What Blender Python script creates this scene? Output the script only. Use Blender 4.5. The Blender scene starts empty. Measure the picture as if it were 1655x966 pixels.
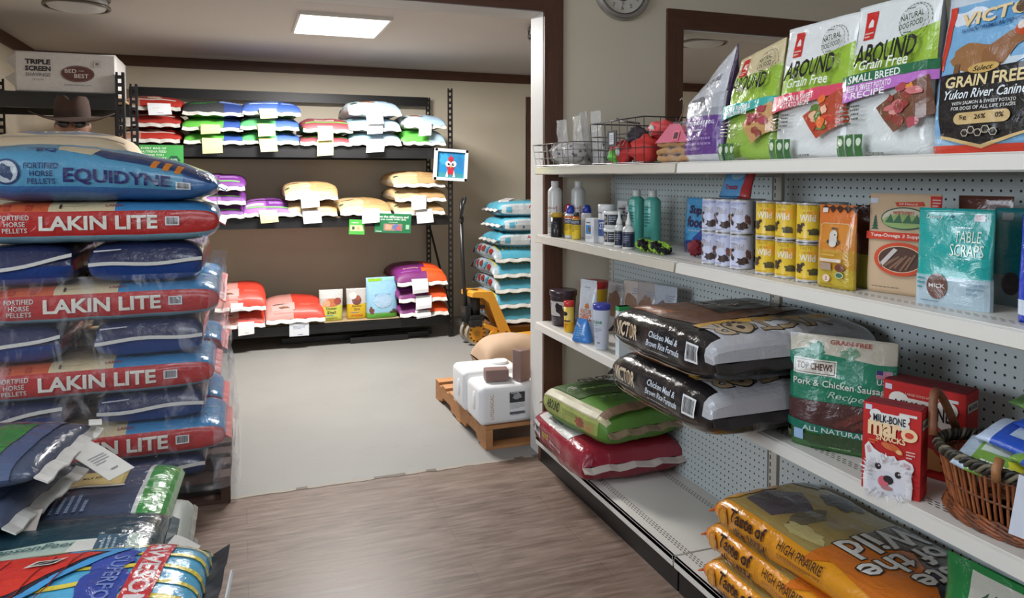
import bpy, bmesh, math, random
from mathutils import Vector, Matrix, noise
from mathutils.geometry import tessellate_polygon
R = math.radians; PI = math.pi
random.seed(7)
S = bpy.context.scene
COL = S.collection

# ---------------------------------------------------------------- camera, lights, exposure
cam_d = bpy.data.cameras.new('camera'); cam = bpy.data.objects.new('camera', cam_d); COL.objects.link(cam)
cam.location = (0, 0, 1.42); cam.rotation_euler = (R(90 - 2.874), 0, R(-20.127))
cam_d.sensor_width = 36; cam_d.lens = 1195 / 1655 * 36; cam_d.shift_y = -138 / 1655; cam_d.clip_start = .02
S.camera = cam
S.view_settings.view_transform = 'Standard'; S.view_settings.look = 'None'
S.view_settings.exposure = 0.0; S.view_settings.gamma = 1; S.view_settings.use_curve_mapping = False
W = bpy.data.worlds.new('world'); S.world = W; W.use_nodes = True
W.node_tree.nodes['Background'].inputs[0].default_value = (.75, .85, 1, 1)
W.node_tree.nodes['Background'].inputs[1].default_value = .6

def area(name, loc, rot, sx, sy, power, col):
    d = bpy.data.lights.new(name, 'AREA'); d.shape = 'RECTANGLE'; d.size = sx; d.size_y = sy; d.energy = power; d.color = col
    o = bpy.data.objects.new(name, d); COL.objects.link(o); o.location = loc; o.rotation_euler = rot
    return o
PANEL_POWER = 124; WIN_SIDE = 60; WIN_REAR = 17; TOP_FILL = 11
area('panel_light', (.66, 5.24, 2.432), (0, 0, 0), .56, .62, PANEL_POWER, (1, .98, .95))
area('daylight_side_window', (-3.12, 1.2, 1.85), (0, R(-90), 0), .8, 2.2, WIN_SIDE, (.80, .89, 1))
area('daylight_rear_window', (.3, -3.32, 1.85), (R(90), 0, 0), 2.4, .8, WIN_REAR, (.86, .92, 1))

area('added_top_fill', (.1, 1.3, 2.60), (0, 0, 0), 1.0, 1.0, TOP_FILL, (.90, .94, 1))  # added overhead fill for the shelves, no known opening in this ceiling
# ---------------------------------------------------------------- helpers
def lin(c):
    return tuple(((x / 255) / 12.92 if x / 255 <= .04045 else ((x / 255 + .055) / 1.055) ** 2.4) for x in c[:3])

def setp(o, label=None, cat=None, group=None, kind=None):
    if label: o['label'] = label
    if cat: o['category'] = cat
    if group: o['group'] = group
    if kind: o['kind'] = kind
    return o

def root(name, loc, rz, label, cat, group=None, rx=0, ry=0):
    o = bpy.data.objects.new(name, None); COL.objects.link(o); o.empty_display_size = .05
    o.location = loc; o.rotation_euler = (rx, ry, rz)
    return setp(o, label, cat, group)

_M = {}
def newmat(name):
    m = bpy.data.materials.new(name); m.use_nodes = True
    nt = m.node_tree; b = nt.nodes['Principled BSDF']
    return m, nt, b
class N:
    """small node maths helper"""
    def __init__(s, nt): s.nt = nt
    def add(s, t, **k):
        n = s.nt.nodes.new(t)
        for a, v in k.items(): setattr(n, a, v)
        return n
    def link(s, a, b): s.nt.links.new(a, b)
    def m(s, op, a, b=None, c=None):
        n = s.add('ShaderNodeMath', operation=op)
        for i, v in enumerate((a, b, c)):
            if v is None: continue
            if isinstance(v, (int, float)): n.inputs[i].default_value = v
            else: s.link(v, n.inputs[i])
        return n.outputs[0]
    def mix(s, f, a, b, blend='MIX'):
        n = s.add('ShaderNodeMix', data_type='RGBA', blend_type=blend)
        for i, v in ((0, f), (6, a), (7, b)):
            if isinstance(v, (int, float)): n.inputs[i].default_value = v
            elif isinstance(v, tuple): n.inputs[i].default_value = (*v[:3], 1)
            else: s.link(v, n.inputs[i])
        return n.outputs[2]
    def coord(s, scale=(1, 1, 1), kind='Object'):
        tc = s.add('ShaderNodeTexCoord'); mp = s.add('ShaderNodeMapping'); mp.inputs['Scale'].default_value = scale
        s.link(tc.outputs[kind], mp.inputs[0]); return mp.outputs[0]
    def noise(s, vec, scale, detail=4, rough=.5, dist=0):
        n = s.add('ShaderNodeTexNoise'); s.link(vec, n.inputs['Vector']); n.inputs['Scale'].default_value = scale
        n.inputs['Detail'].default_value = detail; n.inputs['Roughness'].default_value = rough; n.inputs['Distortion'].default_value = dist
        return n.outputs['Fac']
    def ramp(s, f, stops):
        n = s.add('ShaderNodeValToRGB'); s.link(f, n.inputs[0]); e = n.color_ramp.elements
        while len(e) < len(stops): e.new(.5)
        for i, (p, c) in enumerate(stops): e[i].position = p; e[i].color = (*c[:3], 1)
        return n.outputs[0]
    def bump(s, h, b, strength=.3, dist=.01):
        n = s.add('ShaderNodeBump'); n.inputs['Strength'].default_value = strength; n.inputs['Distance'].default_value = dist
        s.link(h, n.inputs['Height']); s.link(n.outputs[0], b.inputs['Normal'])

def cmat(kind):
    """materials whose base colour is the object's own colour attribute"""
    if kind in _M: return _M[kind]
    m, nt, b = newmat(kind); n = N(nt)
    at = n.add('ShaderNodeAttribute', attribute_name='Col')
    v = n.coord()
    spec = dict(poly=(.42, 60, .10, .92), film=(.16, 26, .35, .96), woven=(.5, 80, .12, .9), paper=(.8, 30, .06, .95),
                matte=(.65, 90, .05, .95), gloss=(.28, 15, .03, .97), metal=(.3, 20, .03, .97), fabric=(.9, 200, .3, .8),
                foil=(.12, 18, .5, .97), black=(.38, 90, .05, .9), wick=(.5, 60, .2, .7), skin=(.5, 60, .05, .92))[kind]
    rough, sc, bs, lo = spec
    f = n.noise(v, sc, 3)
    shade = n.ramp(f, [(.3, (lo, lo, lo)), (.7, (1, 1, 1))])
    n.link(n.mix(1.0, at.outputs['Color'], shade, 'MULTIPLY'), b.inputs['Base Color'])
    b.inputs['Roughness'].default_value = rough
    if kind == 'metal': b.inputs['Metallic'].default_value = .95
    if kind in ('film', 'foil'):
        w = n.noise(v, sc, 5, .6, 1.2); n.bump(w, b, bs, .012)
        b.inputs['Coat Weight'].default_value = .35 if kind == 'film' else .6; b.inputs['Coat Roughness'].default_value = .08
    else: n.bump(f, b, bs, .003)
    _M[kind] = m; return m

def clear_mat(name, tint, alpha, rough=.08, streak=0.0, scale=(1, 1, 1), attr=False):
    if name in _M: return _M[name]
    m, nt, b = newmat(name); n = N(nt)
    b.inputs['Base Color'].default_value = (*tint, 1); b.inputs['Roughness'].default_value = rough
    b.inputs['Coat Weight'].default_value = .8; b.inputs['Coat Roughness'].default_value = .06
    tr = n.add('ShaderNodeBsdfTransparent'); mx = n.add('ShaderNodeMixShader')
    v = n.coord(scale); f = n.noise(v, 9, 6, .65, 1.5)
    n.bump(f, b, .6, .02)
    a = n.m('ADD', alpha, n.m('MULTIPLY', n.m('MAXIMUM', n.m('SUBTRACT', f, .52), 0), streak))
    if attr:
        at = n.add('ShaderNodeAttribute', attribute_name='Col'); a = n.m('ADD', a, n.m('MULTIPLY', n.m('MULTIPLY', at.outputs['Fac'], 1.9), n.m('ADD', f, -.1)))
    a = n.m('MINIMUM', a, .95)
    n.link(a, mx.inputs[0]); n.link(tr.outputs[0], mx.inputs[1]); n.link(b.outputs[0], mx.inputs[2])
    n.link(mx.outputs[0], nt.nodes['Material Output'].inputs[0])
    _M[name] = m; return m

class M:
    def __init__(s): s.v = []; s.f = []; s.c = []; s.k = []; s.sm = []
    def vert(s, p): s.v.append(tuple(p)); return len(s.v) - 1
    def face(s, idx, col, k=0, smooth=False): s.f.append(tuple(idx)); s.c.append(col); s.k.append(k); s.sm.append(smooth)
    def poly(s, pts, col, k=0, smooth=False): s.face([s.vert(p) for p in pts], col, k, smooth)
    def build(s, name, mats, parent=None, **p):
        me = bpy.data.meshes.new(name); me.from_pydata(s.v, [], s.f)
        if not isinstance(mats, (list, tuple)): mats = [mats]
        for m in mats: me.materials.append(cmat(m) if isinstance(m, str) else m)
        me.polygons.foreach_set('material_index', s.k); me.polygons.foreach_set('use_smooth', s.sm)
        ca = me.color_attributes.new('Col', 'FLOAT_COLOR', 'CORNER'); buf = []
        cache = {}
        for f, c in zip(s.f, s.c):
            if c not in cache: cache[c] = (*lin(c), 1.0)
            buf.extend(cache[c] * len(f))
        ca.data.foreach_set('color', buf); me.update()
        o = bpy.data.objects.new(name, me); COL.objects.link(o)
        if parent: o.parent = parent
        for a_, b_ in p.items(): o[a_] = b_
        return o
    # ---- primitives
    def box(s, c, d, col, k=0, bev=0.0, rz=0, cols=None):
        """c = centre, d = full size; chamfered when bev > 0"""
        hx, hy, hz = d[0] / 2, d[1] / 2, d[2] / 2
        bm = bmesh.new(); bmesh.ops.create_cube(bm, size=1)
        for v in bm.verts: v.co = Vector((v.co.x * d[0], v.co.y * d[1], v.co.z * d[2]))
        if bev: bmesh.ops.bevel(bm, geom=bm.edges[:], offset=bev, segments=2, affect='EDGES', profile=.6)
        s.bm(bm, col, k, Matrix.Translation(c) @ Matrix.Rotation(rz, 4, 'Z'))
    def bm(s, bm, col, k=0, mtx=None, smooth=False):
        base = len(s.v); bm.verts.index_update()
        for v in bm.verts: s.v.append(tuple(mtx @ v.co) if mtx else tuple(v.co))
        for f in bm.faces: s.face([base + v.index for v in f.verts], col, k, smooth)
        bm.free()
    def bar(s, a, b, w, h, col, k=0, up=(0, 0, 1)):
        a = Vector(a); b = Vector(b); d = (b - a); L = d.length; d.normalize()
        up = Vector(up); r = d.cross(up)
        if r.length < 1e-4: r = d.cross(Vector((1, 0, 0)))
        r.normalize(); u = r.cross(d)
        q = [(-1, -1), (1, -1), (1, 1), (-1, 1)]
        A = [s.vert(a + r * (x * w / 2) + u * (y * h / 2)) for x, y in q]; B = [s.vert(b + r * (x * w / 2) + u * (y * h / 2)) for x, y in q]
        s.face(A, col, k); s.face(B[::-1], col, k)
        for i in range(4): s.face([A[i], B[i], B[(i + 1) % 4], A[(i + 1) % 4]], col, k)
    def tube(s, pts, r, col, k=0, seg=8, cap=True, closed=False):
        pts = [Vector(p) for p in pts]; rings = []; n = len(pts)
        prev = None
        for i, p in enumerate(pts):
            if closed: d = pts[(i + 1) % n] - pts[i - 1]
            else: d = pts[min(i + 1, n - 1)] - pts[max(i - 1, 0)]
            d.normalize()
            if prev is None:
                x = d.orthogonal().normalized()
            else:
                x = prev - d * prev.dot(d); x = x.normalized() if x.length > 1e-6 else d.orthogonal().normalized()
            prev = x; y = d.cross(x); rr = r[i] if isinstance(r, (list, tuple)) else r
            rings.append([s.vert(p + (x * math.cos(2 * PI * j / seg) + y * math.sin(2 * PI * j / seg)) * rr) for j in range(seg)])
        m = n if closed else n - 1
        for i in range(m):
            A = rings[i]; B = rings[(i + 1) % n]
            for j in range(seg): s.face([A[j], A[(j + 1) % seg], B[(j + 1) % seg], B[j]], col, k, seg > 5)
        if cap and not closed: s.face(rings[0][::-1], col, k); s.face(rings[-1], col, k)
    def lathe(s, prof, c, col, k=0, seg=28, colf=None, axis='Z', cap=True):
        """prof = [(r, z)...]"""
        rings = []
        for r, z in prof:
            ring = []
            for j in range(seg):
                t = 2 * PI * j / seg; x, y = r * math.cos(t), r * math.sin(t)
                p = {'Z': (x, y, z), 'Y': (x, z, y), 'X': (z, x, y)}[axis]
                ring.append(s.vert((c[0] + p[0], c[1] + p[1], c[2] + p[2])))
            rings.append(ring)
        for i in range(len(rings) - 1):
            cc = colf((prof[i][1] + prof[i + 1][1]) / 2) if colf else col
            for j in range(seg):
                q = [rings[i][j], rings[i][(j + 1) % seg], rings[i + 1][(j + 1) % seg], rings[i + 1][j]]
                s.face(q if axis != 'Y' else q[::-1], cc, k, True)
        if not cap or prof[0] == prof[-1]: return
        s.face(rings[0][::-1], colf(prof[0][1]) if colf else col, k); s.face(rings[-1], colf(prof[-1][1]) if colf else col, k)

# ---- text and flat art ------------------------------------------------------
_T = {}
def text_tris(txt, bold=0.0, shear=0.0):
    key = (txt, round(bold, 3), round(shear, 2))
    if key in _T: return _T[key]
    cu = bpy.data.curves.new('t', 'FONT'); cu.body = txt; cu.resolution_u = 2; cu.offset = bold; cu.shear = shear; cu.fill_mode = 'FRONT'; cu.space_line = .95
    cu.align_x = 'CENTER'
    o = bpy.data.objects.new('t', cu); COL.objects.link(o)
    dg = bpy.context.evaluated_depsgraph_get(); me = bpy.data.meshes.new_from_object(o.evaluated_get(dg))
    me.calc_loop_triangles()
    vs = [(v.co.x, v.co.y) for v in me.vertices]
    tr = [[vs[i] for i in t.vertices] for t in me.loop_triangles]
    tr = [t if ((t[1][0] - t[0][0]) * (t[2][1] - t[0][1]) - (t[2][0] - t[0][0]) * (t[1][1] - t[0][1])) > 0 else t[::-1] for t in tr]
    xs = [p[0] for p in vs] or [0, 1]; ys = [p[1] for p in vs] or [0, 1]
    bpy.data.objects.remove(o); bpy.data.curves.remove(cu); bpy.data.meshes.remove(me)
    _T[key] = (tr, min(xs), max(xs), min(ys), max(ys)); return _T[key]

class Art:
    """flat coloured polygons and lettering in surface coordinates (metres)"""
    def __init__(s): s.items = []; s.lv = 0
    def _add(s, tris, col): s.lv += 1; s.items.append((tris, col, s.lv)); return s
    def poly(s, pts, col):
        t = tessellate_polygon([[Vector((x, y, 0)) for x, y in pts]]); out = []
        for a in t:
            q = [pts[i] for i in a]
            ar = (q[1][0] - q[0][0]) * (q[2][1] - q[0][1]) - (q[2][0] - q[0][0]) * (q[1][1] - q[0][1])
            if abs(ar) > 1e-12: out.append(q if ar > 0 else q[::-1])
        return s._add(out, col)
    def rect(s, x, y, w, h, col, rot=0):
        c, n = math.cos(rot), math.sin(rot)
        return s._add([[(x + a * w / 2 * c - b * h / 2 * n, y + a * w / 2 * n + b * h / 2 * c) for a, b in ((-1, -1), (1, -1), (1, 1), (-1, 1))]], col)
    def ell(s, x, y, rx, ry, col, n=20, rot=0):
        c, q = math.cos(rot), math.sin(rot); pts = []
        for i in range(n):
            a = 2 * PI * i / n; px, py = rx * math.cos(a), ry * math.sin(a); pts.append((x + px * c - py * q, y + px * q + py * c))
        return s._add([pts], col)
    def text(s, txt, x, y, w, h, col, rot=0, bold=.015, shear=0):
        tr, x0, x1, y0, y1 = text_tris(txt, bold, shear)
        sx = w / max(x1 - x0, 1e-6); sy = h / max(y1 - y0, 1e-6); mx, my = (x0 + x1) / 2, (y0 + y1) / 2
        c, n = math.cos(rot), math.sin(rot); out = []
        for t in tr: out.append([(x + (px - mx) * sx * c - (py - my) * sy * n, y + (px - mx) * sx * n + (py - my) * sy * c) for px, py in t])
        return s._add(out, col)
    def lines(s, x, y, w, h, n, col, rot=0, fill=.45):
        """rows of fine print as thin broken bars"""
        c, q = math.cos(rot), math.sin(rot); rnd = random.Random(n * 31 + int(x * 1000)); out = []
        for i in range(n):
            yy = h / 2 - (i + .5) * h / n; xx = -w / 2; end = w / 2 * (1 if i < n - 1 else .3)
            while xx < end:
                l = rnd.uniform(.04, .12) * w; l = min(l, end - xx)
                pts = [(xx, yy - h / n * fill / 2), (xx + l, yy - h / n * fill / 2), (xx + l, yy + h / n * fill / 2), (xx, yy + h / n * fill / 2)]
                out.append([(x + a * c - b * q, y + a * q + b * c) for a, b in pts]); xx += l + .018 * w
        return s._add(out, col)
    def barcode(s, x, y, w, h, rot=0, bg=(225, 225, 225)):
        s.rect(x, y, w, h, bg, rot); rnd = random.Random(3); out = []; c, q = math.cos(rot), math.sin(rot); xx = -w * .42
        while xx < w * .42:
            l = rnd.choice([.012, .02, .035]) * w
            out.append([(x + a * c - b * q, y + a * q + b * c) for a, b in ((xx, -h * .38), (xx + l, -h * .38), (xx + l, h * .4), (xx, h * .4))]); xx += l + rnd.choice([.015, .03]) * w
        return s._add(out, (30, 30, 32))
    def blob(s, x, y, rx, ry, col, seed=0, n=18, rough=.3):
        rnd = random.Random(seed); pts = []
        for i in range(n):
            a = 2 * PI * i / n; k = 1 + rnd.uniform(-rough, rough); pts.append((x + rx * k * math.cos(a), y + ry * k * math.sin(a)))
        return s.poly(pts, col)

def clip(poly, ax, val, keep_gt):
    out = []; n = len(poly)
    for i in range(n):
        a, b = poly[i], poly[(i + 1) % n]; da, db = a[ax] - val, b[ax] - val
        if not keep_gt: da, db = -da, -db
        if da >= 0: out.append(a)
        if (da > 0 and db < 0) or (da < 0 and db > 0):
            t = da / (da - db); out.append((a[0] + (b[0] - a[0]) * t, a[1] + (b[1] - a[1]) * t))
    return out

class Grid:
    """surface sampled on a grid; U along rows, Vv around columns. Art (s,t): s->axis sx"""
    def __init__(s, P, U, V, swap=False):
        s.P = P; s.U = U; s.V = V; s.swap = swap   # swap: art x runs along V, art y along U
        nu, nv = len(U), len(V); s.Nn = [[None] * nv for _ in range(nu)]
        closed = (P[nu // 2][0] - P[nu // 2][nv - 1]).length < 1e-6
        for i in range(nu):
            for j in range(nv):
                a = P[min(i + 1, nu - 1)][j] - P[max(i - 1, 0)][j]
                if closed and j in (0, nv - 1): b = P[i][1] - P[i][nv - 2]
                else: b = P[i][min(j + 1, nv - 1)] - P[i][max(j - 1, 0)]
                c = a.cross(b)
                if swap: c = -c
                s.Nn[i][j] = c.normalized() if c.length > 1e-12 else Vector((0, 0, 0))
    def body(s, m, colf, k=0, capa=None, smooth=True):
        nu, nv = len(s.U), len(s.V); closed = (s.P[nu // 2][0] - s.P[nu // 2][nv - 1]).length < 1e-6
        ids = [[m.vert(s.P[i][j]) for j in range(nv - 1 if closed else nv)] for i in range(nu)]
        for i in range(nu - 1):
            for j in range(nv - 1):
                j2 = (j + 1) % (nv - 1) if closed else j + 1
                q = [ids[i][j], ids[i + 1][j], ids[i + 1][j2], ids[i][j2]]
                if s.swap: q = q[::-1]
                a = (s.V[j] + s.V[j + 1]) / 2; b = (s.U[i] + s.U[i + 1]) / 2
                c = colf(a, b) if s.swap else colf(b, a)
                m.face(q, c, k, smooth)
        if capa and closed:
            m.face(ids[0][::-1] if s.swap else ids[0], capa, k); m.face(ids[-1] if s.swap else ids[-1][::-1], capa, k)
    def decal(s, m, art, k=0, off=.0006, step=.00035):
        U, V = s.U, s.V
        for tris, col, lv in art.items:
            d = off + step * lv
            for t in tris:
                q = [(p[1], p[0]) for p in t] if s.swap else list(t)
                us = [p[0] for p in q]; vs = [p[1] for p in q]
                if max(us) <= U[0] or min(us) >= U[-1] or max(vs) <= V[0] or min(vs) >= V[-1]: continue
                for i in range(len(U) - 1):
                    if U[i + 1] <= min(us) or U[i] >= max(us): continue
                    a = clip(clip(q, 0, U[i], True), 0, U[i + 1], False)
                    if len(a) < 3: continue
                    va = [p[1] for p in a]
                    for j in range(len(V) - 1):
                        if V[j + 1] <= min(va) or V[j] >= max(va): continue
                        b = clip(clip(a, 1, V[j], True), 1, V[j + 1], False)
                        if len(b) < 3: continue
                        pts = []
                        for (u, v) in b:
                            fu = (u - U[i]) / (U[i + 1] - U[i]); fv = (v - V[j]) / (V[j + 1] - V[j])
                            def L(G): return (G[i][j] * (1 - fu) + G[i + 1][j] * fu) * (1 - fv) + (G[i][j + 1] * (1 - fu) + G[i + 1][j + 1] * fu) * fv
                            pts.append(L(s.P) + L(s.Nn) * d)
                        m.poly(pts, col, k, False)

def plane_art(m, art, o, ux, uy, k=0, off=.0006, step=.0003):
    o, ux, uy = Vector(o), Vector(ux), Vector(uy); nn = ux.cross(uy).normalized()
    for tris, col, lv in art.items:
        for t in tris: m.poly([o + ux * a + uy * b + nn * (off + step * lv) for a, b in t], col, k)

# ---- bags ---------------------------------------------------------------------
def section(w, h, e, n):
    """closed superellipse, equal arc steps, starting at -Y side going up and over to +Y; returns points (y,z), lengths"""
    K = 360; pts = []
    for i in range(K + 1):
        t = 2 * PI * i / K; c, q = math.cos(t), math.sin(t)
        pts.append((-w * math.copysign(abs(c) ** (2 / e), c), h * math.copysign(abs(q) ** (2 / e), q)))
    L = [0]
    for i in range(K): L.append(L[-1] + math.hypot(pts[i + 1][0] - pts[i][0], pts[i + 1][1] - pts[i][1]))
    return pts, L
class Bag(Grid):
    """lying sack: length along x, width y, thickness z (base at z=0)"""
    def __init__(s, L, Wd, T, nu=30, nv=40, e=3.2, endp=5, narrow=.06, wr=.004, seed=0, hs=None, deform=None, wsc=9, ep=2.8, seamz=0):
        pts, ln = section(Wd / 2, T / 2, e, nv); P4 = ln[-1]
        par = []; k = 0
        for j in range(nv + 1):
            tgt = P4 * ((j / nv) - .5)    # -P/2 .. P/2, 0 at -Y side
            x = tgt % P4
            while k > 0 and ln[k] > x: k -= 1
            while k < 359 and ln[k + 1] < x: k += 1
            f = (x - ln[k]) / max(ln[k + 1] - ln[k], 1e-9)
            par.append((pts[k][0] * (1 - f) + pts[k + 1][0] * f, pts[k][1] * (1 - f) + pts[k + 1][1] * f)); 
        V = [P4 * (j / nv - .5) for j in range(nv + 1)]
        U = []; P = []
        for i in range(nu + 1):
            a = -1 + 2 * i / nu; a = math.copysign(1 - (1 - abs(a)) ** 1.35, a); U.append(a * L / 2)
            hh = max((1 - abs(a) ** endp), 0) ** (1 / ep); hh = max(hh, .035)
            ww = 1 - narrow * abs(a) ** 4
            h2 = hs(a) if hs else 1
            row = []
            for j in range(nv + 1):
                y, z = par[j % nv if j == nv else j]
                p = Vector((a * L / 2, y * ww, z * hh * h2))
                q = p * wsc + Vector((seed * 7.3, seed * 3.1, seed))
                nz = noise.noise(q) + .5 * noise.noise(q * 2.3)
                nz2 = noise.noise(Vector((q.x * .6, q.y * 3, q.z * 3)))
                r = p.copy(); r.x = 0
                if r.length > 1e-6: p += r.normalized() * (nz * wr + nz2 * wr * .6)
                p.z += T / 2 * h2 - seamz * T * (1 - hh)
                if deform: p = deform(p)
                row.append(p)
            P.append(row)
        s.top = P4 / 4; s.L = L; s.Wd = Wd; s.T = T
        super().__init__(P, U, V)

def seam_strip(g, end, out, col, m, k=0, wfac=1.0, hang=-.012, nodes=12):
    """sewn flat end of a sack"""
    i = 0 if end < 0 else len(g.U) - 1
    row = g.P[i]; ys = [p.y for p in row]; zc = sum(p.z for p in row) / len(row); xc = row[0].x; y0, y1 = min(ys), max(ys)
    A = []; B = []
    for q in range(nodes + 1):
        y = (y0 + (y1 - y0) * q / nodes) * wfac; w = .004 * math.sin(q * 1.9 + xc * 9)
        a = Vector((xc, y, zc + w)); b = Vector((xc + end * out, y * 1.02, zc + hang + w * 1.5 + .003 * math.sin(q * 3.1)))
        A.append((a, b))
    th = Vector((0, 0, .0025))
    for q in range(nodes):
        (a, b), (c, d) = A[q], A[q + 1]
        m.poly([a + th, b + th, d + th, c + th], col, k); m.poly([a - th, c - th, d - th, b - th], col, k)
        m.poly([b + th, b - th, d - th, d + th], col, k)
    a, b = A[0]; m.poly([a - th, b - th, b + th, a + th], col, k)
    a, b = A[-1]; m.poly([a + th, b + th, b - th, a - th], col, k)

def paper(m, pts, col, k=0, th=.0008):
    """bent sheet: list of (left point, right point) rows"""
    for i in range(len(pts) - 1):
        a, b = Vector(pts[i][0]), Vector(pts[i][1]); c, d = Vector(pts[i + 1][0]), Vector(pts[i + 1][1])
        n = (b - a).cross(c - a).normalized() * th
        m.poly([a + n, b + n, d + n, c + n], col, k, True); m.poly([a - n, c - n, d - n, b - n], col, k, True)

class Pouch(Grid):
    """standing pouch: x right, z up, front = -Y, base at z=0"""
    def __init__(s, Wd, H, D, nu=22, nv=36, topw=1.0, top=.003, wr=.002, seed=0, lean=0, waist=0, e=2.8, fold=None, deform=None, bulge=None):
        U = [H * i / nu for i in range(nu + 1)]; P = []
        pts, ln = section(Wd / 2, D / 2, e, nv); P4 = ln[-1]
        V = [P4 * (j / nv - .5) for j in range(nv + 1)]
        s.P4 = P4
        par = []
        for j in range(nv + 1):
            x = (P4 * (j / nv - .5) + P4 / 4) % P4   # 0 at front centre
            k = min(range(360), key=lambda q: abs((ln[q] + ln[q + 1]) / 2 - x)); f = (x - ln[k]) / max(ln[k + 1] - ln[k], 1e-9)
            a, b = pts[k], pts[k + 1]; px = a[0] * (1 - f) + b[0] * f; pz = a[1] * (1 - f) + b[1] * f
            par.append((px, -abs(pz) if abs(V[j]) < P4 / 4 else abs(pz)))
        for i in range(nu + 1):
            t = i / nu
            prof = bulge(t) if bulge else (1 if t < .18 else max(0, 1 - ((t - .18) / .82) ** 1.6))
            base = min(1, .82 + t * 3) 
            d = max(prof * D * base, top); ww = (1 + (topw - 1) * t) * (1 - waist * math.sin(PI * t)) 
            row = []
            for j in range(nv + 1):
                x, y = par[j]
                p = Vector((x * ww, y * d / D, U[i]))
                q = Vector((p.x * 14 + seed * 5.1, (0 if y < 0 else 9) + seed, p.z * 14))
                amp = wr * (1 if i not in (0,) else 0)
                p.y += noise.noise(q) * amp * (1 if y < 0 else -1) + noise.noise(q * 2.1) * amp * .5 + lean * p.z
                if deform: p = deform(p)
                row.append(p)
            row[nv] = row[0].copy(); P.append(row)
        super().__init__(P, U, V, swap=True)

class Cyl(Grid):
    """lathe surface for labels; front = -Y"""
    def __init__(s, prof, seg=32, sx=1, sy=1):
        R0 = max(r for r, z in prof); U = []; P = []
        l = 0
        for i, (r, z) in enumerate(prof):
            U.append(z if i == 0 or z > U[-1] else U[-1] + 1e-5)
            P.append([Vector((r * math.sin(2 * PI * (j / seg - .5)) * sx, -r * math.cos(2 * PI * (j / seg - .5)) * sy, z)) for j in range(seg + 1)])
            P[-1][seg] = P[-1][0].copy()
        V = [2 * PI * R0 * (j / seg - .5) for j in range(seg + 1)]
        super().__init__(P, U, V, swap=True)

# ---------------------------------------------------------------- setting materials
def wall_mat():
    m, nt, b = newmat('painted_wall'); n = N(nt); v = n.coord()
    n.link(n.mix(n.noise(v, 3, 5), lin((216, 204, 182)), lin((224, 213, 193))), b.inputs['Base Color'])
    b.inputs['Roughness'].default_value = .75; n.bump(n.noise(v, 90, 3), b, .12, .004); return m
def plain(name, col, rough=.6, sc=40, metallic=0, lo=.93, bs=.05):
    m, nt, b = newmat(name); n = N(nt); v = n.coord(); c = lin(col); f = n.noise(v, sc, 4)
    n.link(n.mix(f, tuple(x * lo for x in c), c), b.inputs['Base Color'])
    b.inputs['Roughness'].default_value = rough; b.inputs['Metallic'].default_value = metallic; n.bump(f, b, bs, .003); return m
def wood(name, dark, light, scale, rough=.5):
    m, nt, b = newmat(name); n = N(nt); v = n.coord(scale)
    f = n.noise(v, 6, 7, .62, .8); k = n.noise(n.coord(), 5, 3)
    c = n.mix(f, lin(dark), lin(light)); c = n.mix(n.m('MULTIPLY', k, .5), c, lin(dark))
    n.link(c, b.inputs['Base Color']); b.inputs['Roughness'].default_value = rough; n.bump(f, b, .25, .004); return m
WALL = wall_mat(); CEIL = plain('painted_ceiling', (205, 198, 194), .85, 60, bs=.08)
TRIM_H = wood('dark_trim_horizontal', (62, 36, 25), (112, 74, 52), (1, 6, 8)); TRIM_V = wood('dark_trim_vertical', (62, 36, 25), (116, 78, 56), (8, 8, 1))
JAMB = plain('white_jamb_paint', (212, 208, 202), .5, 12)
def concrete():
    m, nt, b = newmat('sealed_concrete'); n = N(nt); v = n.coord()
    f = n.noise(v, 1.3, 8, .6); g = n.noise(v, 14, 6, .7)
    c = n.mix(f, lin((126, 124, 120)), lin((149, 147, 143))); sp = n.ramp(g, [(.60, (1, 1, 1)), (.72, (.88, .87, .85))])
    n.link(n.mix(1, c, sp, 'MULTIPLY'), b.inputs['Base Color']); b.inputs['Roughness'].default_value = .55; n.bump(g, b, .1, .004); return m
def vinyl():
    m, nt, b = newmat('vinyl_plank'); n = N(nt)
    br = n.add('ShaderNodeTexBrick'); n.link(n.coord(), br.inputs['Vector'])
    br.inputs['Scale'].default_value = 1; br.inputs['Brick Width'].default_value = 1.22; br.inputs['Row Height'].default_value = .15
    br.inputs['Mortar Size'].default_value = .0012; br.offset = .37
    br.inputs['Color1'].default_value = (0, 0, 0, 1); br.inputs['Color2'].default_value = (1, 1, 1, 1); br.inputs['Mortar'].default_value = (.2, .2, .2, 1)
    g = n.noise(n.coord((1.1, 9, 1)), 4.5, 8, .62, .5); g2 = n.noise(n.coord((1, 3.5, 1)), 2.0, 4, .5, .6)
    c = n.ramp(g, [(.3, lin((82, 64, 54))), (.5, lin((120, 100, 87))), (.72, lin((152, 133, 120)))])
    c = n.mix(n.m('MULTIPLY', g2, .6), c, lin((96, 77, 67)))
    c = n.mix(n.m('MULTIPLY', br.outputs['Color'], .16), c, lin((150, 128, 112)))
    c = n.mix(n.m('MULTIPLY', br.outputs['Fac'], .5), c, lin((70, 55, 45)))
    n.link(c, b.inputs['Base Color'])
    n.link(n.m('ADD', n.m('MULTIPLY', g, .25), .3), b.inputs['Roughness']); n.bump(g, b, .12, .003); return m
def dots(nt_n, sep_a, sep_b, pitch, r):
    n = nt_n
    a = n.m('SUBTRACT', n.m('FRACT', n.m('DIVIDE', sep_a, pitch)), .5); b = n.m('SUBTRACT', n.m('FRACT', n.m('DIVIDE', sep_b, pitch)), .5)
    d = n.m('SQRT', n.m('ADD', n.m('MULTIPLY', a, a), n.m('MULTIPLY', b, b)))
    return n.m('LESS_THAN', d, r / pitch)
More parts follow.
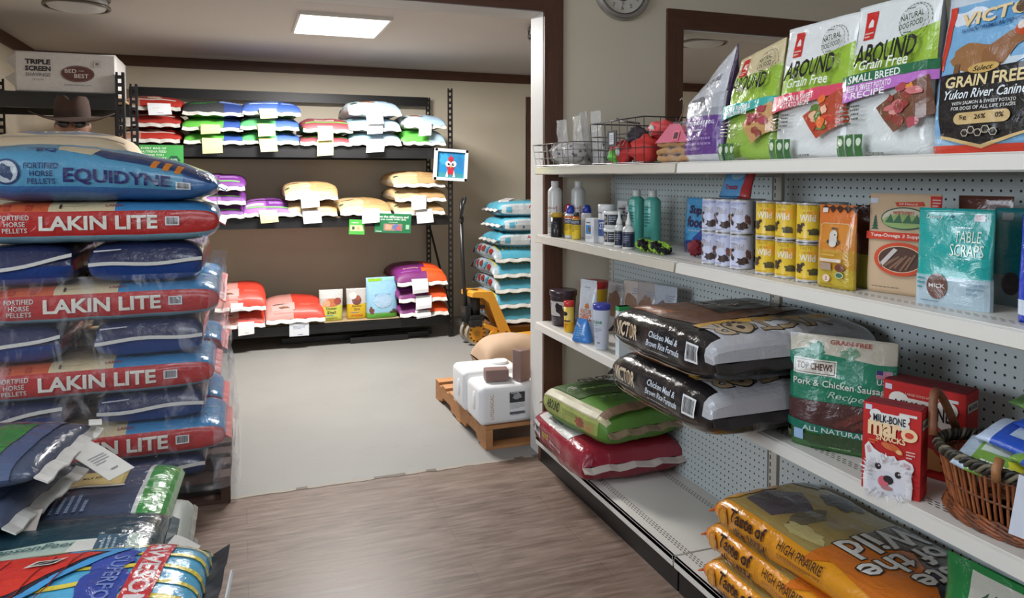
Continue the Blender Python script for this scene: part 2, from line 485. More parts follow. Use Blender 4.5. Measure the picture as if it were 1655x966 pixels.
def pegboard():
    m, nt, b = newmat('pegboard'); n = N(nt); sp = n.add('ShaderNodeSeparateXYZ'); n.link(n.coord(), sp.inputs[0])
    f = dots(n, sp.outputs[1], sp.outputs[2], .0254, .0034)
    n.link(n.mix(f, lin((194, 202, 202)), lin((34, 38, 40))), b.inputs['Base Color']); b.inputs['Roughness'].default_value = .55; return m
SHELFC = (214, 210, 202)
def shelf_mat():
    m, nt, b = newmat('enamelled_shelf_steel'); n = N(nt); sp = n.add('ShaderNodeSeparateXYZ'); n.link(n.coord(), sp.inputs[0])
    x, y, z = sp.outputs
    ge = n.add('ShaderNodeNewGeometry'); sn = n.add('ShaderNodeSeparateXYZ'); n.link(ge.outputs['Normal'], sn.inputs[0])
    up = n.m('GREATER_THAN', sn.outputs[2], .9)
    def row(x0):
        inx = n.m('LESS_THAN', n.m('ABSOLUTE', n.m('SUBTRACT', x, x0)), .0022)
        iny = n.m('LESS_THAN', n.m('FRACT', n.m('DIVIDE', n.m('ADD', y, 10 + x0), .019)), .62)
        return n.m('MULTIPLY', inx, iny)
    tot = None
    for x0 in (1.408, 1.418, 1.428, 1.700, 1.710, 1.720):
        r = row(x0); tot = r if tot is None else n.m('MAXIMUM', tot, r)
    tot = n.m('MULTIPLY', tot, up)
    n.link(n.mix(tot, lin(SHELFC), lin((70, 66, 62))), b.inputs['Base Color']); b.inputs['Roughness'].default_value = .38
    n.bump(n.noise(n.coord(), 8, 2), b, .03, .01); return m
def slot_mat():
    m, nt, b = newmat('slotted_upright_steel'); n = N(nt); sp = n.add('ShaderNodeSeparateXYZ'); n.link(n.coord(), sp.inputs[0])
    iny = n.m('LESS_THAN', n.m('ABSOLUTE', n.m('SUBTRACT', sp.outputs[1], .012)), .003)
    inz = n.m('LESS_THAN', n.m('FRACT', n.m('DIVIDE', sp.outputs[2], .0254)), .62)
    n.link(n.mix(n.m('MULTIPLY', iny, inz), lin((196, 192, 182)), lin((30, 30, 32))), b.inputs['Base Color']); b.inputs['Roughness'].default_value = .45; return m
CONC = concrete(); VINYL = vinyl(); PEG = pegboard(); SHELF = shelf_mat(); SLOT = slot_mat()
RAIL = plain('clear_price_rail', (205, 198, 184), .12, 14, lo=.85)
BLACKST = plain('black_powder_coat', (22, 21, 22), .42, 60)
BOARD = plain('particle_board', (176, 152, 118), .8, 120, lo=.75)
PINE = wood('pallet_pine', (150, 98, 58), (205, 152, 100), (1, 5, 5), .7); PINED = wood('old_pallet_wood', (52, 34, 26), (92, 62, 48), (1, 5, 5), .8)
CHROME = plain('brushed_nickel', (186, 182, 176), .42, 80, .75)
def emis(name, col, st):
    m, nt, b = newmat(name); b.inputs['Emission Color'].default_value = (*col, 1); b.inputs['Emission Strength'].default_value = st; b.inputs['Base Color'].default_value = (*col, 1); return m
PANEL = emis('lit_panel_diffuser', (1, .99, .97), 6); SKY = emis('daylight_glass', (.8, .9, 1), 3)

def slab(name, x0, x1, y0, y1, z0, z1, mat, parent=None, bev=0, kind=None):
    m = M(); m.box(((x0 + x1) / 2, (y0 + y1) / 2, (z0 + z1) / 2), (x1 - x0, y1 - y0, z1 - z0), (200, 200, 200), bev=bev)
    o = m.build(name, mat, parent)
    if kind: o['kind'] = kind
    return o
def boxes(name, bl, mat, parent=None, kind=None, bev=0):
    m = M()
    for x0, x1, y0, y1, z0, z1 in bl: m.box(((x0 + x1) / 2, (y0 + y1) / 2, (z0 + z1) / 2), (x1 - x0, y1 - y0, z1 - z0), (200, 200, 200), bev=bev)
    o = m.build(name, mat, parent)
    if kind: o['kind'] = kind
    return o
ST = 'structure'
# front room x -3.2..5, y -3.4..3.4 ; stock room x -1.6..5, y 3.56..7.2
slab('floor', -3.3, 5.1, -3.5, 3.44, -.1, 0, VINYL, kind=ST)
o = slab('floor_stockroom', -1.75, 5.1, 3.44, 7.3, -.1, .0, CONC, kind=ST)
m = M(); rnd = random.Random(5); n_ = 60
for i in range(n_):
    x0 = -1.6 + 3.02 * i / n_; x1 = -1.6 + 3.02 * (i + 1) / n_
    w0 = .022 + .014 * noise.noise(Vector((i * .7, 0, 0))); w1 = .022 + .014 * noise.noise(Vector(((i + 1) * .7, 0, 0)))
    m.poly([(x0, 3.44 - w0, .0015), (x1, 3.44 - w1, .0015), (x1, 3.445, .0015), (x0, 3.445, .0015)], (150, 142, 130) if rnd.random() > .25 else (104, 94, 82))
m.build('trim_1', 'matte')['kind'] = ST
boxes('ceiling', [(-3.3, 5.1, -3.5, 3.4, 2.62, 2.7)], CEIL, kind=ST)
boxes('ceiling_stockroom', [(-1.75, 5.1, 3.56, 7.3, 2.465, 2.6)], CEIL, kind=ST)
# wall with the clock, the wide opening and the pass-through
OX0 = -1.6; OX1 = 1.41; OZ = 2.228; PX0, PX1, PZ0, PZ1 = 2.20, 3.9, 1.05, 2.195
boxes('wall_center', [(OX0 - 1.7, OX0, 3.4, 3.56, 0, 2.62), (OX0, OX1, 3.4, 3.56, OZ, 2.62), (OX1, PX0, 3.4, 3.56, 0, 2.62),
                      (PX0, PX1, 3.4, 3.56, 0, PZ0), (PX0, PX1, 3.4, 3.56, PZ1, 2.62), (PX1, 5.1, 3.4, 3.56, 0, 2.62)], WALL, kind=ST)
boxes('wall_back', [(-1.75, 5.1, 7.2, 7.3, 0, 2.6)], WALL, kind=ST)
boxes('wall_left', [(-1.7, -1.6, 3.56, 7.2, 0, 2.6)], WALL, kind=ST)
boxes('wall_right', [(5.0, 5.1, -3.5, 7.3, 0, 2.62)], WALL, kind=ST)
boxes('wall_side', [(-3.3, -3.2, -3.5, .05, 0, 2.62), (-3.3, -3.2, 2.35, 3.4, 0, 2.62), (-3.3, -3.2, .05, 2.35, 0, 1.4), (-3.3, -3.2, .05, 2.35, 2.3, 2.62)], WALL, kind=ST)
boxes('wall_rear', [(-3.3, -.95, -3.5, -3.4, 0, 2.62), (1.55, 5.1, -3.5, -3.4, 0, 2.62), (-.95, 1.55, -3.5, -3.4, 0, 1.4), (-.95, 1.55, -3.5, -3.4, 2.3, 2.62)], WALL, kind=ST)
slab('added_fill_panel', -.4, .6, .8, 1.8, 2.61, 2.619, SKY, kind=ST)  # added glowing ceiling panel, out of view, goes with the overhead fill
slab('window_1', -3.27, -3.25, .05, 2.35, 1.4, 2.3, SKY, kind=ST); slab('window_2', -.95, 1.55, -3.47, -3.45, 1.4, 2.3, SKY, kind=ST)
boxes('door_1', [(OX1 - .002, OX1 + .004, 3.4, 3.56, 0, OZ), (OX0, OX1, 3.4, 3.56, OZ - .004, OZ + .002)], JAMB, kind=ST)
boxes('trim_2', [(OX1, OX1 + .10, 3.382, 3.4, 0, 2.33)], TRIM_V, kind=ST)
boxes('trim_3', [(OX0, OX1, 3.382, 3.4, OZ, 2.33)], TRIM_H, kind=ST)
boxes('trim_4', [(PX0 - .095, PX0, 3.38, 3.4, PZ0 - .09, PZ1)], TRIM_V, kind=ST)
boxes('trim_5', [(PX0 - .095, PX1 + .095, 3.38, 3.4, PZ1, PZ1 + .10), (PX0 - .095, PX1 + .095, 3.38, 3.4, PZ0 - .09, PZ0)], TRIM_H, kind=ST)
boxes('trim_6', [(PX1, PX1 + .095, 3.38, 3.4, PZ0, PZ1)], TRIM_V, kind=ST)
boxes('window_3', [(PX0 - .002, PX0 + .006, 3.4, 3.56, PZ0, PZ1), (PX0, PX1, 3.4, 3.56, PZ1 - .006, PZ1 + .002), (PX0, PX1, 3.4, 3.56, PZ0 - .002, PZ0 + .006)], JAMB, kind=ST)
boxes('trim_7', [(-1.6, 5.0, 7.18, 7.2, 2.375, 2.465)], TRIM_H, kind=ST)
boxes('trim_8', [(-1.6, -1.58, 3.56, 7.18, 2.375, 2.465)], TRIM_H, kind=ST)
boxes('door_2', [(2.79, 3.6, 7.175, 7.2, 0, 2.06)], plain('stockroom_door_paint', (150, 142, 130), .5), kind=ST)
boxes('trim_9', [(2.79, 2.87, 7.17, 7.2, 0, 2.24), (3.6, 3.69, 7.17, 7.2, 0, 2.24), (2.87, 3.6, 7.17, 7.2, 2.15, 2.24)], TRIM_V, kind=ST)
boxes('baseboard_center', [(OX1 + .1, PX1 + 1, 3.388, 3.4, 0, .09)], TRIM_H, kind=ST)
# foot block of the door trim
# ---------------------------------------------------------------- lit ceiling panel and round lamps
t = root('ceiling_light_panel', (.66, 5.24, 2.465), 0, 'bright square flat light panel set in the stockroom ceiling', 'ceiling light')
boxes('frame', [(-.30, .30, -.345, -.325, -.022, 0), (-.30, .30, .325, .345, -.022, 0), (-.30, -.285, -.325, .325, -.022, 0), (.285, .30, -.325, .325, -.022, 0)], JAMB, t)
slab('diffuser', -.285, .285, -.325, .325, -.016, -.006, PANEL, t)
NICKEL = plain('satin_nickel', (112, 108, 100), .35, 80, .9)
GLASSW = plain('frosted_white_glass', (196, 196, 196), .35, 10)
def ring(m, r0, r1, z0, z1, col=(180, 180, 180), k=0, seg=40):
    m.lathe([(r0, z0), (r1, z0), (r1, z1), (r0, z1), (r0, z0)], (0, 0, 0), col, k, seg)
def ceil_lamp(x, y, label):
    t = root('ceiling_lamp', (x, y, 2.465), 0, label, 'ceiling lamp', 'unlit round drum lamps on the stockroom ceiling')
    m = M(); m.lathe([(.14, 0), (.15, -.012)], (0, 0, 0), (200, 200, 200), 0, 36); m.build('base', CHROME, t)
    m = M(); m.lathe([(.155, -.01), (.158, -.07), (.14, -.09), (.09, -.104), (.02, -.109)], (0, 0, 0), (200, 200, 200), 0, 40); m.build('glass_shade', GLASSW, t)
    for z in (-.022, -.072):
        m = M(); ring(m, .160, .172, z - .014, z); m.build('ring', NICKEL, t)
    for a in range(3):
        c, q = .166 * math.cos(a * 2.1 + .5), .166 * math.sin(a * 2.1 + .5)
        m = M(); m.bar((c, q, -.03), (c, q, -.075), .012, .006, (180, 180, 180)); m.build('post', NICKEL, t)
ceil_lamp(-.86, 4.86, 'round nickel drum lamp on the ceiling above the white shavings bale')
ceil_lamp(3.17, 4.62, 'round nickel drum lamp seen through the pass-through opening beside the purple bag')
ceil_lamp(2.05, 4.78, 'round nickel drum lamp on the ceiling mostly hidden by the door jamb')
# ---------------------------------------------------------------- clock
t = root('wall_clock', (1.84, 3.4, 2.375), 0, 'round silver rimmed wall clock with cream dial and dark centre', 'clock')
m = M(); m.lathe([(.125, -.002), (.160, -.002), (.163, -.018), (.152, -.034), (.140, -.036), (.132, -.030), (.128, -.018), (.125, -.002)], (0, 0, 0), (200, 200, 200), 0, 56, axis='Y'); m.build('rim', CHROME, t)
m = M()
for i in range(110):
    a = 2 * PI * i / 110; m.bar((.127 * math.sin(a), -.022, .127 * math.cos(a)), (.133 * math.sin(a), -.031, .133 * math.cos(a)), .003, .003, (40, 40, 40))
m.build('knurled_ring', 'metal', t)
m = M(); m.lathe([(.129, -.004), (.129, -.012)], (0, 0, 0), (214, 208, 196), 0, 48, axis='Y'); m.lathe([(.062, -.0121), (.062, -.0135)], (0, 0, 0), (38, 34, 32), 0, 40, axis='Y')
A = Art()
for i in range(12):
    a = 2 * PI * (i + 1) / 12; A.text(str(i + 1), .098 * math.sin(a), .098 * math.cos(a), .013 if i < 9 else .02, .02, (70, 66, 62), bold=0)
plane_art(m, A, (0, -.0125, 0), (1, 0, 0), (0, 0, 1)); m.build('dial', 'matte', t)
m = M(); m.bar((0, -.016, .02), (0, -.016, -.085), .004, .002, (190, 190, 190)); m.build('minute_hand', 'metal', t)
m = M(); m.bar((0, -.015, 0), (.035, -.015, .045), .006, .002, (190, 190, 190)); m.build('hour_hand', 'metal', t)

# ---------------------------------------------------------------- gondola shelving
G = root('gondola_shelving', (1.56, 2.1, 0), 0, 'long white retail shelving run with pegboard back and perforated shelves', 'shelving')
def gp(name, bl, mat, bev=0):
    o = boxes(name, bl, mat, None, bev=bev); o.parent = G; o.matrix_parent_inverse = Matrix.Translation((-1.56, -2.1, 0)); return o
FX, BX = 1.36, 1.774
BAYS = [(2.122, 3.366), (.905, 2.112), (-.31, .895)]
SH = [.703, 1.135, 1.467]
for y0, y1 in BAYS:
    gp('back_panel', [(BX, BX + .012, y0 + (.03 if y0 > 2 else .03), y1 - .025, .10, 1.44)], PEG)
    gp('base_deck', [(FX, BX, y0, y1, .112, .130), (FX, FX + .012, y0, y1, .092, .130)], SHELF, .002)
    for z in SH:
        sh = gp('shelf', [(FX + .004, BX, y0, y1, z - .016, z), (FX + .004, FX + .02, y0, y1, z - .036, z - .012)], SHELF, .0015)
        m = M(); zz = z - .0005
        m.v = []; pr_ = [(FX + .006, zz), (FX - .004, zz - .004), (FX - .008, zz - .034), (FX - .002, zz - .038), (FX + .006, zz - .036)]
        A0 = [m.vert((x, y0 + .001, w)) for x, w in pr_]; A1 = [m.vert((x, y1 - .001, w)) for x, w in pr_]
        for i in range(len(pr_)):
            j = (i + 1) % len(pr_); m.face([A0[i], A0[j], A1[j], A1[i]], (200, 200, 200))
        m.face(A0[::-1], (200, 200, 200)); m.face(A1, (200, 200, 200))
        far = y0 > 2 and z > 1
        o = m.build('price_rail', RAIL if far else SHELF); o.parent = sh
        o.matrix_parent_inverse = Matrix.Identity(4)
    gp('kick_plate', [(FX + .022, FX + .034, y0, y1, 0, .112)], BLACKST)
for y in (3.352, 2.117, .90, -.30):
    o = slab('upright', 0, .034, -.02, .02, 0, 1.44, SLOT); o.parent = G; o.matrix_parent_inverse = Matrix.Translation((-1.56, -2.1, 0)); o.location = (BX - .006, y, 0)
    for z in SH:
        gp('bracket', [(BX - .30, BX, y - .003, y + .001, z - .05, z - .016)], BLACKST if False else SHELF)
# ---------------------------------------------------------------- stockroom racks
def upright(name, x, y, z1, parent, sx=1, w=.045):
    """angle post punched with a row of slots"""
    m = M(); c = (30, 29, 30); t_ = .0025
    m.box((x - w / 2 + .007, y, z1 / 2), (.014, t_, z1), c); m.box((x + w / 2 - .007, y, z1 / 2), (.014, t_, z1), c)
    n = int(z1 / .05); 
    for i in range(n + 1): m.box((x, y, min(z1 - .01, i * .05 + .012)), (w - .028, t_, .024), c)
    m.box((x + sx * w / 2, y + .02, z1 / 2), (t_, .04, z1), c)
    return m.build(name, BLACKST, parent)
def beam(m, x0, x1, y, z0, z1, d=.03):
    m.box(((x0 + x1) / 2, y, (z0 + z1) / 2), (x1 - x0, d, z1 - z0), (30, 30, 30)); m.box(((x0 + x1) / 2, y - .003, z1 - .008), (x1 - x0, d, .016), (30, 30, 30)); m.box(((x0 + x1) / 2, y - .003, z0 + .006), (x1 - x0, d, .012), (30, 30, 30))
RX0, RX1, RY0, RY1 = -.86, 1.728, 6.3, 7.1
t = root('steel_rack', (.43, 6.7, 0), 0, 'wide black steel feed rack with three loaded decks along the back wall', 'rack')
def rp(o): o.parent = t; o.matrix_parent_inverse = Matrix.Translation((-.43, -6.7, 0)); return o
for x, sx in ((RX0, -1), (RX1, 1)):
    for y in (RY0 - .012, RY1): rp(upright('upright', x, y, 2.187, None, sx))
for z0, z1 in ((1.575, 1.665), (.998, 1.078), (.115, .192)):
    for y in (RY0, RY1): m = M(); beam(m, RX0 + .02, RX1 - .02, y, z0, z1); rp(m.build('beam', BLACKST))
    rp(slab('deck', RX0 + .02, RX1 - .02, RY0 + .016, RY1 - .016, z1 - .012, z1 + .002, BOARD))
m = M(); beam(m, RX0, RX1, RY1, 2.10, 2.187); rp(m.build('top_beam', BLACKST))
for x in (RX0, RX1):
    m = M(); m.bar((x, RY0 + .02, 1.3), (x, RY1 - .02, 1.5), .02, .004, (30, 30, 30)); m.bar((x, RY0 + .02, .25), (x, RY1 - .02, .95), .02, .004, (30, 30, 30)); m.bar((x, RY0, .4), (x, RY1, .4), .02, .004, (30, 30, 30)); rp(m.build('side_brace', BLACKST))
m = M(); 
for x0, x1, y, z in ((.85, 1.35, 6.33, 0), (1.0, 1.55, 6.40, 0), (.3, 1.6, 6.5, 0)): m.box(((x0 + x1) / 2, y, z + .025), (x1 - x0, .045, .05), (30, 30, 30), bev=.004)
m.build('spare_beams', BLACKST, label='spare black rack beams lying on the floor under the feed rack', category='beams')
t = root('steel_rack', (-1.13, 5.75, 0), 0, 'black steel rack in the left corner carrying the white shavings bale', 'rack')
def rp(o): o.parent = t; o.matrix_parent_inverse = Matrix.Translation((1.13, -5.75, 0)); return o
for x, sx in ((-.725, 1), (-1.55, -1)):
    for y in (5.4, 6.05): rp(upright('upright', x, y, 2.094, None, sx, .048))
for z0, z1 in ((1.85, 1.95), (1.0, 1.09), (.12, .2)):
    for y in (5.41, 6.04): m = M(); beam(m, -1.55, -.75, y, z0, z1); rp(m.build('beam', BLACKST))
    rp(slab('deck', -1.54, -.75, 5.43, 6.02, z1 - .012, z1 + .002, BOARD))

# ---------------------------------------------------------------- sack builder
def sack(name, loc, rz, L, Wd, T, colf, art, label, cat='feed bag', group=None, mat='woven', seam=(226, 224, 216), ends=(-1, 1), so=.028, hang=-.014, tags=(), off=.0008, wfac=1.0, flat=None, **kw):
    t = root(name, loc, rz, label, cat, group)
    g = Bag(L, Wd, T, **kw)
    m = M()
    g.body(m, colf if callable(colf) else (lambda u, v: colf))
    if art:
        a = art(g) if callable(art) else art
        g.decal(m, a, 0, off)
    m.build('sack', mat, t)
    for e in ends:
        q = M(); seam_strip(g, e, so, seam, q, 0, wfac, hang); q.build('sewn_seam', 'woven', t)
    for tg in tags: tag_sheet(t, *tg)
    return t, g
def tag_sheet(t, x, y, z, w, h, col, kind='flap', rz=0, rows=4, tilt=0, writing=True, name='paper_tag', txt=None):
    """sheet of paper hanging in local -X direction end (rack sacks) or flat"""
    m = M(); pts = []
    for i in range(rows + 1):
        f = i / rows
        if kind == 'end':      # hangs down in front of the near (-x) end
            px = x - .012 - .03 * math.sin(min(1, f * 1.6) * PI / 2) + .004 * math.sin(f * 5 + y * 20); pz = z - h * f
            pts.append(((px, y + w / 2 + tilt * f * h, pz - .004 * f), (px + .004, y - w / 2 + tilt * f * h, pz + .006 * f)))
        else:                  # lies on top
            c, s_ = math.cos(rz), math.sin(rz); yy = -h * f
            a, b = (-w / 2, yy), (w / 2, yy)
            zz = z + .006 * math.sin(f * 3 + 1)
            pts.append(((x + a[0] * c - a[1] * s_, y + a[0] * s_ + a[1] * c, zz - tilt * f), (x + b[0] * c - b[1] * s_, y + b[0] * s_ + b[1] * c, zz - tilt * f + .004)))
    paper(m, pts, col)
    if writing:
        a, b = Vector(pts[1][0]), Vector(pts[1][1]); d = Vector(pts[-1][0]); ux = (b - a).normalized(); uy = (a - d).normalized()
        A = Art(); k = h * (1 - 1 / rows); A.lines(w / 2, -k * .35, w * .6, k * .35, 4, (150, 150, 155)); A.lines(w * .6, -k * .8, w * .4, k * .1, 1, (120, 120, 125))
        plane_art(m, A, a, ux, uy, 0, .0022)
    m.build(name, 'paper', t)

# ---- rack sacks: end-on, long axis along world +Y (rz = 90deg): local -x end faces the viewer, local y -> world -x
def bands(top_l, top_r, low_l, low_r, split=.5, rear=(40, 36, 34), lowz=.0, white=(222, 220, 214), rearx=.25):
    """colour by position on an end-on sack: v>0 upper side; y from perimeter"""
    def f(g):
        def c(u, v):
            P = g.V[-1]; q = abs(v)          # 0 at local -y (viewer's right) .. P at local +y (viewer's left)
            s = q / P                        # 0 right, 1 left
            if v > lowz:
                if u > g.L * rearx: return rear  # back of the top painted darker, standing in for shade deep in the rack
                return top_l if s > split else top_r
            return low_l if s > split else low_r
        return c
    return f
WHT = (224, 222, 216); YEL = (232, 226, 150)
def rack_sack(xc, z, n, i, wd, T, cf, label, group, tags=(), L=.68, y0=6.27, seed=0, art=None, mat='woven', rot=0, cat='feed bag'):
    g = Bag(L, wd * 1.05, T * 1.12, nu=28, nv=34, e=2.9, endp=3.0, ep=2.1, seamz=.24, narrow=.03, wr=.009, seed=seed, wsc=7)
    t = root('feed_sack', (xc, y0 + L / 2, z), R(90 + rot), label, cat, group)
    m = M(); g.body(m, cf(g) )
    if art: g.decal(m, art(g), 0, .0012)
    m.build('sack', mat, t)
    q = M(); seam_strip(g, -1, .026, (206, 203, 196), q, 0, .98, -.024); q.build('sewn_seam', 'woven', t)
    q = M(); seam_strip(g, 1, .03, WHT, q, 0, .98, -.01); q.build('sewn_seam', 'woven', t)
    for (dx, w, h, col) in tags: tag_sheet(t, -L / 2 - .012, -dx, T / 2, w, h, col, 'end', tilt=random.uniform(-.15, .15))
    return t
ORD = {1: [''], 2: ['lower', 'upper'], 3: ['bottom', 'middle', 'top']}
def stack(xc, z, wd, n, T, cfs, desc, group, tags, seed, arts=None, mat='woven', shrink=.0, dy=None):
    zz = z
    for i in range(n):
        lab = f"{desc}, {ORD[n][i]} one" if n > 1 else desc
        rack_sack(xc + random.uniform(-.008, .008), zz + .002, n, i, wd - shrink * i, T[i], cfs[i], lab, group, tags[i] if tags else (), seed=seed + i * 3, art=arts[i] if arts else None, mat=mat, y0=6.275 + (dy[i] if dy else 0))
        zz += T[i] * .985
ZA, ZB, ZC = 1.667, 1.080, .194
RED = (150, 40, 34)
def topart(fn):
    """art on the upper front of an end-on sack. canvas: x = viewer's right, y = away; centre of top at (0,0)"""
    def f(g):
        A = Art(); B = Art(); fn(A, g)
        for tris, col, lv in A.items:      # canvas (x,y) -> (u = -L/2 + y , v = top - x ... )
            B.items.append(([[(-g.L / 2 + p[1] * .42, g.top - p[0]) for p in t] for t in tris], col, lv))
        return B
    return f
maroon = bands((170, 120, 100), (168, 44, 34), (140, 40, 36), (150, 44, 36), .62)
maroon2 = bands((200, 190, 180), (160, 42, 34), (150, 120, 115), (140, 36, 32), .7)
def a_red(A, g): A.rect(.0, .10, g.Wd * .8, .03, (214, 208, 200)); A.blob(-.08, .2, .06, .05, (120, 84, 66), 2); A.blob(.02, .18, .05, .06, (196, 180, 160), 4)
stack(-.64, ZA, .42, 3, (.12, .13, .125), (maroon, maroon2, maroon), 'dark red feed sack, leftmost stack on the top rack deck', 'red feed sacks at the left end of the top deck', [(), (), ((.06, .16, .09, (226, 228, 232)),)], 3, [topart(a_red)] * 3, dy=(0, .02, .02))
gb = bands((96, 178, 70), (48, 80, 150), (110, 186, 96), (96, 160, 90), .38)
gb_top = bands((52, 54, 56), (40, 60, 120), (92, 200, 66), (46, 76, 150), .38)
def a_blk(A, g): A.text('NutreBeef', -.02, .34, .2, .035, (200, 205, 200)); A.rect(.12, .2, .16, .12, (70, 100, 170)); A.lines(.12, .2, .14, .1, 5, (170, 190, 220)); A.lines(-.08, .14, .2, .06, 3, (60, 150, 60))
stack(-.186, ZA, .44, 3, (.10, .115, .135), (gb, gb, gb_top), 'green and dark blue feed sack, second stack on the top rack deck', 'green and blue feed sacks on the top deck', [((-.02, .145, .12, YEL),), ((-.02, .14, .075, YEL),), ()], 13, [None, topart(a_blk), topart(a_blk)])
bl = bands((90, 180, 110), (62, 92, 160), (104, 186, 84), (104, 186, 84), .4)
bl_t = bands((70, 100, 170), (52, 82, 156), (210, 214, 214), (110, 186, 96), .4)
def a_bl(A, g): A.rect(-.06, .16, .22, .05, (186, 206, 220)); A.text('Nutrena', -.03, .32, .2, .04, (196, 214, 230)); A.rect(.13, .16, .12, .09, (70, 100, 168)); A.lines(.13, .16, .1, .07, 4, (160, 180, 220))
stack(.236, ZA, .44, 3, (.115, .115, .13), (bl, bl, bl_t), 'green and blue feed sack, third stack on the top rack deck', 'bright green and blue feed sacks on the top deck', [((-.03, .13, .11, YEL),), ((-.03, .13, .1, YEL),), ((-.03, .13, .08, YEL),)], 23, [topart(a_bl)] * 3)
mg = bands((124, 60, 66), (132, 54, 62), (110, 184, 96), (110, 184, 96), .5)
def a_mg(A, g): A.rect(-.02, .2, .16, .08, (196, 170, 166)); A.lines(-.02, .2, .14, .06, 3, (110, 60, 64)); A.text('NatureWise', 0, .33, .22, .03, (210, 190, 186)); A.rect(0, .1, .36, .03, (96, 190, 80))
stack(.672, ZA, .40, 2, (.10, .13), (mg, mg), 'maroon and green feed sack, fourth stack on the top rack deck', 'maroon and green feed sacks on the top deck', [((-.01, .13, .13, YEL),), ((-.02, .12, .12, (230, 228, 190)),)], 33, [topart(a_mg)] * 2)
pb = bands((150, 186, 200), (178, 202, 222), (206, 202, 194), (196, 204, 210), .5, rear=(110, 130, 140))
pb_t = bands((196, 208, 214), (172, 200, 224), (214, 212, 206), (206, 210, 212), .5, rear=(90, 110, 120))
def a_pb(A, g): A.blob(-.07, .28, .05, .07, (150, 92, 56), 9); A.blob(-.02, .22, .03, .04, (170, 110, 70), 12); A.rect(.11, .2, .18, .2, (184, 208, 228)); A.lines(.11, .22, .14, .1, 5, (150, 180, 205)); A.blob(-.17, .2, .03, .06, (60, 90, 80), 3)
stack(1.075, ZA, .43, 3, (.125, .125, .14), (pb, pb, pb_t), 'pale blue and white feed sack, fifth stack on the top rack deck', 'pale blue horse feed sacks on the top deck', [((.0, .15, .11, (230, 230, 230)),), ((.0, .13, .08, (226, 226, 226)),), ((-.02, .14, .13, (232, 232, 232)),)], 43, [None, None, topart(a_pb)])
pg = bands((96, 186, 76), (170, 196, 212), (204, 200, 190), (180, 196, 206), .42)
stack(1.50, ZA, .37, 2, (.155, .13), (pg, pb_t), 'pale blue feed sack, rightmost stack on the top rack deck', 'pale blue and green feed sacks at the right end of the top deck', [(), ((.0, .11, .12, (230, 230, 230)),)], 53, [None, topart(a_pb)])
# middle deck
pp = bands((150, 90, 165), (110, 50, 130), (176, 190, 160), (150, 170, 130), .5, rear=(34, 28, 30))
def a_pp(A, g): A.rect(-.1, .13, .14, .07, (196, 200, 196)); A.rect(.08, .2, .16, .14, (120, 56, 140)); A.lines(.08, .2, .13, .1, 4, (190, 160, 205)); A.rect(0, .06, .34, .025, (110, 180, 90)); A.rect(-.05, .36, .3, .05, (44, 36, 40))
stack(-.17, ZB, .40, 3, (.11, .11, .125), (pp, pp, pp), 'purple feed sack, half hidden leftmost stack on the middle rack deck', 'stacked purple feed sacks on the middle deck', [((-.05, .1, .08, YEL),), (), ()], 63, [topart(a_pp)] * 3)
stack(.20, ZB, .36, 1, (.135,), (pp,), 'single flat purple and green feed sack with yellow tag on the middle rack deck', None, [((.0, .135, .10, YEL),)], 73, [topart(a_pp)])
tan = bands((198, 170, 126), (176, 142, 96), (214, 208, 196), (190, 164, 120), .5, rear=(70, 52, 34), lowz=.02)
def a_tan(A, g): A.rect(-.09, .17, .17, .13, (210, 186, 146)); A.lines(-.09, .18, .15, .09, 4, (168, 134, 96)); A.blob(-.13, .33, .05, .03, (110, 70, 50), 5); A.rect(.1, .17, .15, .14, (182, 148, 100)); A.lines(.1, .17, .12, .1, 4, (150, 116, 76)); A.blob(-.2, .14, .02, .03, (40, 80, 64), 6)
stack(.545, ZB, .42, 2, (.13, .15), (tan, tan), 'tan feed sack, pair stacked at centre of the middle rack deck', 'pair of stacked tan feed sacks on the middle deck', [((.0, .145, .11, (228, 228, 228)),), ((-.02, .145, .12, (222, 222, 224)),)], 83, [topart(a_tan)] * 2)
stack(.985, ZB, .42, 1, (.135,), (tan,), 'single tan and white feed sack with hanging white tag on the middle rack deck', None, [((.04, .145, .12, (230, 230, 230)),)], 93, [topart(a_tan)])
stack(1.45, ZB, .44, 3, (.115, .12, .14), (tan, tan, tan), 'tan feed sack, rightmost stack on the middle rack deck', 'three stacked tan feed sacks on the middle deck', [((.03, .145, .12, (230, 230, 230)),), ((-.02, .13, .12, (226, 226, 228)),), ()], 103, [topart(a_tan)] * 3)
# bottom deck
rw = bands((216, 150, 140), (222, 66, 48), (222, 218, 212), (212, 206, 198), .5, rear=(60, 30, 26), lowz=.015)
def a_rw(A, g): A.rect(-.1, .2, .19, .22, (226, 166, 160)); A.blob(-.1, .15, .05, .035, (124, 84, 60), 7); A.blob(-.13, .27, .06, .025, (90, 70, 66), 8); A.rect(0, .05, .36, .02, (236, 120, 110)); A.lines(.1, .2, .13, .05, 2, (240, 130, 110))
stack(-.03, ZC, .38, 2, (.12, .19), (rw, rw), 'red and white feed sack, leftmost pair on the bottom rack deck', 'pair of red and white poultry feed sacks on the bottom deck', [((.05, .12, .10, (228, 228, 228)),), ((-.02, .09, .06, (222, 222, 222)),)], 113, [topart(a_rw)] * 2)
stack(.41, ZC, .46, 1, (.17,), (rw,), 'single red and white poultry feed sack left of the standing oyster shell bag', None, (), 123, [topart(a_rw)])
po = bands((120, 42, 110), (236, 88, 34), (92, 30, 60), (110, 34, 50), .42, rear=(70, 26, 34))
def a_po(A, g): A.rect(-.1, .22, .2, .2, (120, 40, 120)); A.text('SHOW', -.08, .27, .14, .05, (196, 170, 110)); A.rect(.11, .2, .2, .12, (240, 96, 36)); A.rect(.11, .28, .2, .03, (232, 60, 30)); A.lines(-.1, .15, .16, .04, 2, (180, 110, 180))
